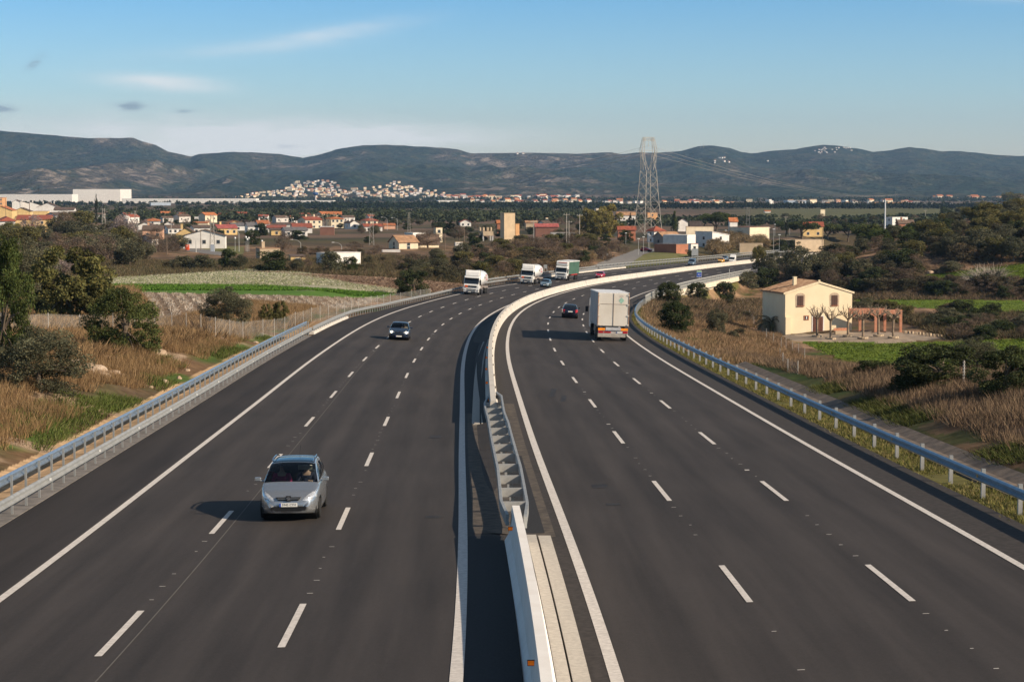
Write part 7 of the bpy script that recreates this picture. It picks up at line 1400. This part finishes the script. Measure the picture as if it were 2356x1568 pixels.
# signs
def panel_sign(px, pt, pb, Y, w_, h_, m, label, posts=2, cat='road sign', tx=None):
    x, y, z = atY(px, Y); zt_ = zy(pt, Y) - z; rt = empty('road_sign', (x, y, z), 0, label=label, cat=cat)
    for q in ((-1, 1) if posts == 2 else (0,)): b = MB(); b.tube((q * w_ * .42, .06, 0), (q * w_ * .42, .06, zt_), .06, n=6); b.build('post', lampg, rt)
    b = MB(); b.box((0, 0, zt_ - h_ / 2), (w_, .05, h_)); b.build('panel', m, rt); return rt, zt_
panel_sign(1599, 572, 592, 612, 2.0, 2.1, mat('sign_back', (.42, .44, .44), rough=.5, metal=.3), 'grey back of a large road sign on two posts beside the far guardrail')
panel_sign(1255, 609, 618, 440, .75, .8, MATS['sign_back'], 'small grey sign on two posts behind the second tanker')
panel_sign(1397, 583, 594, 590, .6, .7, MATS['sign_back'], 'small dark sign at the foot of the side street', 1)
s_b = 372; p = RP('R', s_b, 14.6, 0); rt = empty('road_sign', p, 0, label='small blue route sign with a green top on the bridge edge', cat='road sign')
b = MB(); b.tube((0, .05, 0), (0, .05, 2.2), .05, n=6); b.build('post', lampg, rt); b = MB(); b.box((0, 0, 2.25), (.95, .05, 1.25)); b.box((0, -.03, 2.72), (.88, .02, .22), mi=1); b.box((0, -.03, 2.12), (.88, .02, .85), mi=2); pn = b.build('panel', [plate_m, mat('sign_green', (.20, .42, .22), rough=.5), mat('sign_blue', (.01, .07, .42), rough=.5)], rt); text('A2', .5, plate_m, pn, (0, -.05, 2.1), (R(90), 0, 0))
p = RP('R', 418, 14.9, 0); b = MB(); b.box((0, 0, 1.1), (.14, .08, 2.2)); o = b.build('marker_post', lampg, loc=p); tag(o, 'thin grey marker post on the bridge parapet', 'post')
# ------------------------------------------------------------------ fences
postm = mat('fence_post', (.40, .38, .35), rough=.7); wirem = bpy.data.materials.new('chain_link'); wirem.use_nodes = True
_n = wirem.node_tree.nodes; _l = wirem.node_tree.links; _b = _n['Principled BSDF']; _b.inputs['Base Color'].default_value = (.38, .36, .33, 1); _b.inputs['Roughness'].default_value = .7; _t = _n.new('ShaderNodeBsdfTransparent'); _m = _n.new('ShaderNodeMixShader'); _tc = _n.new('ShaderNodeTexCoord'); _ns = _n.new('ShaderNodeTexNoise'); _ns.inputs['Scale'].default_value = 1.5; _l.new(_tc.outputs['Object'], _ns.inputs[0]); _mr = _n.new('ShaderNodeMapRange'); _mr.inputs[1].default_value = .3; _mr.inputs[2].default_value = .7; _mr.inputs[3].default_value = .12; _mr.inputs[4].default_value = .26; _l.new(_ns.outputs[0], _mr.inputs[0]); _l.new(_mr.outputs[0], _m.inputs[0]); _l.new(_t.outputs[0], _m.inputs[1]); _l.new(_b.outputs[0], _m.inputs[2]); _l.new(_m.outputs[0], _n['Material Output'].inputs[0])
def fence(pts, label, ht=1.5):
    W_ = []
    for px, pt in pts:
        Y = at(px, pt + 28)[1]
        for _ in range(6): x, y, z = atY(px, Y); need = pt + (ht) * FPX / Y; Y = at(px, min(need, 900))[1] * .5 + Y * .5
        x, y, z = atY(px, Y); W_.append(Vector((x, y, z)))
    rt = empty('wire_fence', W_[0], 0, label=label, cat='fence'); V_, F_ = [], []
    for i, p in enumerate(W_):
        b = MB(); b.tube((0, 0, -.3), (0, 0, ht), .026, n=5); o = b.build('post', postm, rt, loc=p - W_[0])
        V_ += [tuple(p - W_[0] + Vector((0, 0, -.1))), tuple(p - W_[0] + Vector((0, 0, ht - .08)))]
        if i: F_.append((2 * i - 2, 2 * i, 2 * i + 1, 2 * i - 1))
    npmesh('wire_mesh', V_, F_, wirem, rt); return rt
fence([(-40, 722), (6, 721), (49, 720), (114, 721), (186, 719), (262, 720), (312, 721), (358, 721), (397, 720), (430, 721), (464, 726), (497, 731), (530, 736), (560, 739), (606, 735), (632, 733), (656, 729), (680, 717), (698, 715), (717, 707), (737, 703), (756, 700), (775, 697), (793, 694), (809, 691), (825, 687), (840, 683), (854, 680), (868, 679), (883, 677), (898, 675), (922, 672), (946, 668), (968, 665), (990, 662)], 'long chain-link fence with thin pale posts along the field')
fence([(1725, 712), (1735, 728), (1748, 742), (1764, 756), (1780, 766), (1798, 776), (1809, 779), (1824, 785), (1838, 791), (1852, 800)], 'chain-link fence running down past the farmhouse corner', 1.3)
fence([(1795, 800), (1800, 812), (1811, 826), (1834, 830)], 'short sagging fence in the dry grass below the yard', .8)
x, y, z = at(2217, 884); b = MB(); b.tube((0, 0, -.2), (0, 0, 1.15), .045, n=8)
for i in range(7): b.box((0, 0, .15 + i * .15), (.12, .12, .035))
o = b.build('marker_post', postm, loc=(x, y, z)); tag(o, 'white notched post in the grass between the two huge dark bushes', 'post')
# low wall and stones at the yard edge
for i in range(12):
    x, y, z = at(2083 + i * 8.2, 766 + i * 1.0); b = MB(); b.box((0, 0, .16), (.34, .28, .36), rz=i); o = b.build('edging_stone', wmat('stone'), bevel=.04); o.location = (x, y, z); tag(o, 'edging stone in the row along the far side of the yard', 'stone', 'edging stones of the yard')
# ------------------------------------------------------------------ hillside village and the far plain
def far_house_proto(key, W, D, h, hr, wall, roof, kind):
    rt = bpy.data.objects.new('village_house', None); COL.objects.link(rt); b = MB()
    if kind == 'gs': b.prism([(-D / 2, -8), (D / 2, -8), (D / 2, h), (0, h + hr), (-D / 2, h)], 'x', -W / 2, W / 2)
    else: b.box((0, 0, h / 2 - 4), (W, D, h + 8))
    b.build('wall', wmat(wall), rt)
    b = MB()
    if kind == 'gs':
        for s1 in (-1, 1): b.prism([(s1 * (D / 2 + .4), h - hr * .1), (0, h + hr), (0, h + hr + .25), (s1 * (D / 2 + .4), h + .2)], 'x', -W / 2 - .4, W / 2 + .4)
    else: b.box((0, 0, h + .15), (W + .2, D + .2, .3))
    b.build('roof', rmat(roof), rt); b = MB()
    for q in (-.28, .28): b.box((W * q, -D / 2 - .02, h * .55), (1.3, .1, 1.4))
    b.build('windows' if False else 'window_row', winm, rt); return rt
FH = [far_house_proto(0, 11, 9, 5.5, 2.0, 'white', 'red', 'gs'), far_house_proto(1, 9, 9, 6, 0, 'white', 'white', 'flat'), far_house_proto(2, 13, 9, 6.5, 2.2, 'cream', 'orange', 'gs'), far_house_proto(3, 10, 8, 4, 1.8, 'salmon', 'tan', 'gs'), far_house_proto(4, 16, 10, 7.5, 0, 'cream', 'tan', 'flat'), far_house_proto(5, 12, 9, 5, 1.8, 'pale', 'brown', 'gs')]
used = [False] * 6
FL = ['red-roofed white house', 'flat-roofed white house', 'orange-roofed cream house', 'tan-roofed salmon house', 'flat-roofed cream block', 'brown-roofed pale house']
MASS = MB(); NH = [0]
def far_town(poly, n, where, hill, sc=(.75, 1.15), ks=(0, 1, 2, 3, 4, 5), dens=None):
    xs = [p[0] for p in poly]; ys = [p[1] for p in poly]; c = 0; t = 0; done = []
    while c < n and t < n * 60:
        t += 1; px, py = rnd.uniform(min(xs), max(xs)), rnd.uniform(min(ys), max(ys))
        if not inpoly(np.array([px]), np.array([py]), poly)[0] or any(abs(px - a) < 4.2 and abs(py - b_) < 1.3 for a, b_ in done): continue
        done.append((px, py)); x, y, z = hill_at(px, py) if hill else at(px, py); k = rnd.choice(ks); NH[0] += 1
        if NH[0] > 296:
            s_ = rnd.uniform(*sc); a = rnd.uniform(-.2, .9); hh = rnd.choice((5, 6.5)) * s_; MASS.box((x, y, z + hh / 2 - 3), (11 * s_, 9 * s_, hh + 6), rz=a, mi=rnd.choice((0, 1, 1))); MASS.box((x, y, z + hh + .6 * s_), (11.8 * s_, 9.8 * s_, 1.2 * s_), rz=a, mi=rnd.choice((2, 2, 3)), taper=.75); c += 1; continue
        o = FH[k]
        if used[k]: o = dup(FH[k])
        used[k] = True; s_ = rnd.uniform(*sc); o.location = (x, y, z); o.rotation_euler = (0, 0, rnd.uniform(-.2, .9)); o.scale = (s_, s_, s_); o['label'] = FL[k] + ' ' + where; o['category'] = 'house'; o['group'] = 'houses ' + where; c += 1
far_town([(1010, 453), (1260, 456), (1260, 461), (1010, 461)], 34, 'along the foot of the hills in the centre', True, (.8, 1.3))
far_town([(1060, 463), (1480, 464), (1480, 470), (1060, 470)], 40, 'on the central plain in front of the hills', False, (.6, .9), (0, 1, 2, 5))
far_town([(1230, 453), (1330, 455), (1330, 461), (1230, 461)], 14, 'in the white cluster left of the pylon', True, (1.0, 1.5), (1, 0))
far_town([(200, 498), (860, 503), (860, 513), (300, 514), (200, 506)], 30, 'in the back rows of the left village', False, (.5, .72), (0, 1, 2, 5))
far_town([(1500, 463), (2110, 465), (2110, 471), (1500, 471)], 44, 'along the far edge of the right plain', False, (.6, .95))
far_town([(2110, 458), (2356, 456), (2356, 461), (2110, 461)], 18, 'in the orange row below the hills at the right', True, (.9, 1.2), (2, 3))
far_town([(1858, 346), (1900, 338), (1960, 342), (1960, 350), (1880, 356)], 22, 'near the top of the right-hand hill', True, (.5, .75), (0, 1, 5))
far_town([(1180, 351.5), (1230, 356), (1230, 360), (1180, 358)], 2, 'on the central ridge', True, (.6, .9), (0,))
far_town([(1620, 360), (1860, 370), (1860, 380), (1640, 380)], 8, 'scattered on the wooded hillside right of the pylon', True, (.5, .75), (0, 1))
far_town([(655, 440), (665, 424), (700, 418), (760, 417), (782, 428), (775, 446)], 66, 'in the highest left cluster of the hillside village', True, (.55, .85))
far_town([(540, 456), (590, 444), (655, 436), (780, 440), (900, 440), (960, 444), (1060, 452), (1060, 460), (540, 461)], 168, 'in the lower streets of the hillside village', True, (.55, .85))
far_town([(780, 440), (850, 430), (884, 428), (895, 419), (930, 419), (945, 432), (1030, 446), (960, 450), (780, 446)], 54, 'in the highest right cluster of the hillside village', True, (.55, .85))
if MASS.v:
    o = MASS.build('village', [wmat('white'), wmat('cream'), rmat('orange'), rmat('tan')], fixn=False); tag(o, 'the remaining small houses packed between the others of the hillside village', 'village', kind='stuff')
# warehouses
def shed(label, xc, xl, xr, Y, yt, th, D=60, wall='white', roof='white'):
    return house(label, xc, xl, xr, Y, yt, yt - .2, th, 'flat', wall, roof, 0, D, cat='warehouse', name='warehouse')
house('huge plain white warehouse box at the left', 168, None, 279, 3600, 435.3, 435.1, 5, 'flat', 'white', 'white', 0, 200, cat='warehouse', name='warehouse')
shed('long low white warehouse left of the huge white box', -60, None, 168, 3500, 447, 2); shed('long low white warehouse starting right of the huge white box', 280, None, 590, 3450, 457, 2); shed('long pale warehouse with a green-grey roof below the village', 591, None, 768, 3400, 461, 2, roof='grey'); shed('small grey-blue warehouse below the long white ones', 347, 340, 395, 2900, 466, 12, 30, 'blue', 'white')
shed('white warehouse with a low roof in front of the central houses', 1008, 1004, 1055, 3400, 461, 8, 30); shed('blue flat warehouse on the far right plain', 1812, None, 1866, 3300, 461, 2, 40, 'blue', 'white'); shed('long orange-red building on the far right plain', 2010, None, 2076, 3100, 465.5, 2, 30, 'orange', 'orange'); shed('white industrial building left of the pylon trees', 1392, 1388, 1420, 2600, 463, 10, 25); shed('long low salmon farm building below the brown hill', 1563, None, 1640, 3300, 462, 2, 20, 'salmon', 'tan')
shed('white low industrial row at the far right', 2112, None, 2190, 3000, 468, 2, 25)
# ------------------------------------------------------------------ haze
hz_ = MB(); hz_.box((0, 5400, 160), (12800, 11400, 470)); hzm = bpy.data.materials.new('haze'); hzm.use_nodes = True; _n = hzm.node_tree.nodes; _l = hzm.node_tree.links; _n.clear(); _o = _n.new('ShaderNodeOutputMaterial'); _v = _n.new('ShaderNodeVolumePrincipled'); _v.inputs['Color'].default_value = (.42, .66, 1.0, 1); _v.inputs['Density'].default_value = 4.6e-5; _v.inputs['Anisotropy'].default_value = 0.2; _l.new(_v.outputs[0], _o.inputs['Volume'])
o = hz_.build('haze', hzm); tag(o, 'thin blue haze filling the valley air', 'haze', kind='stuff')
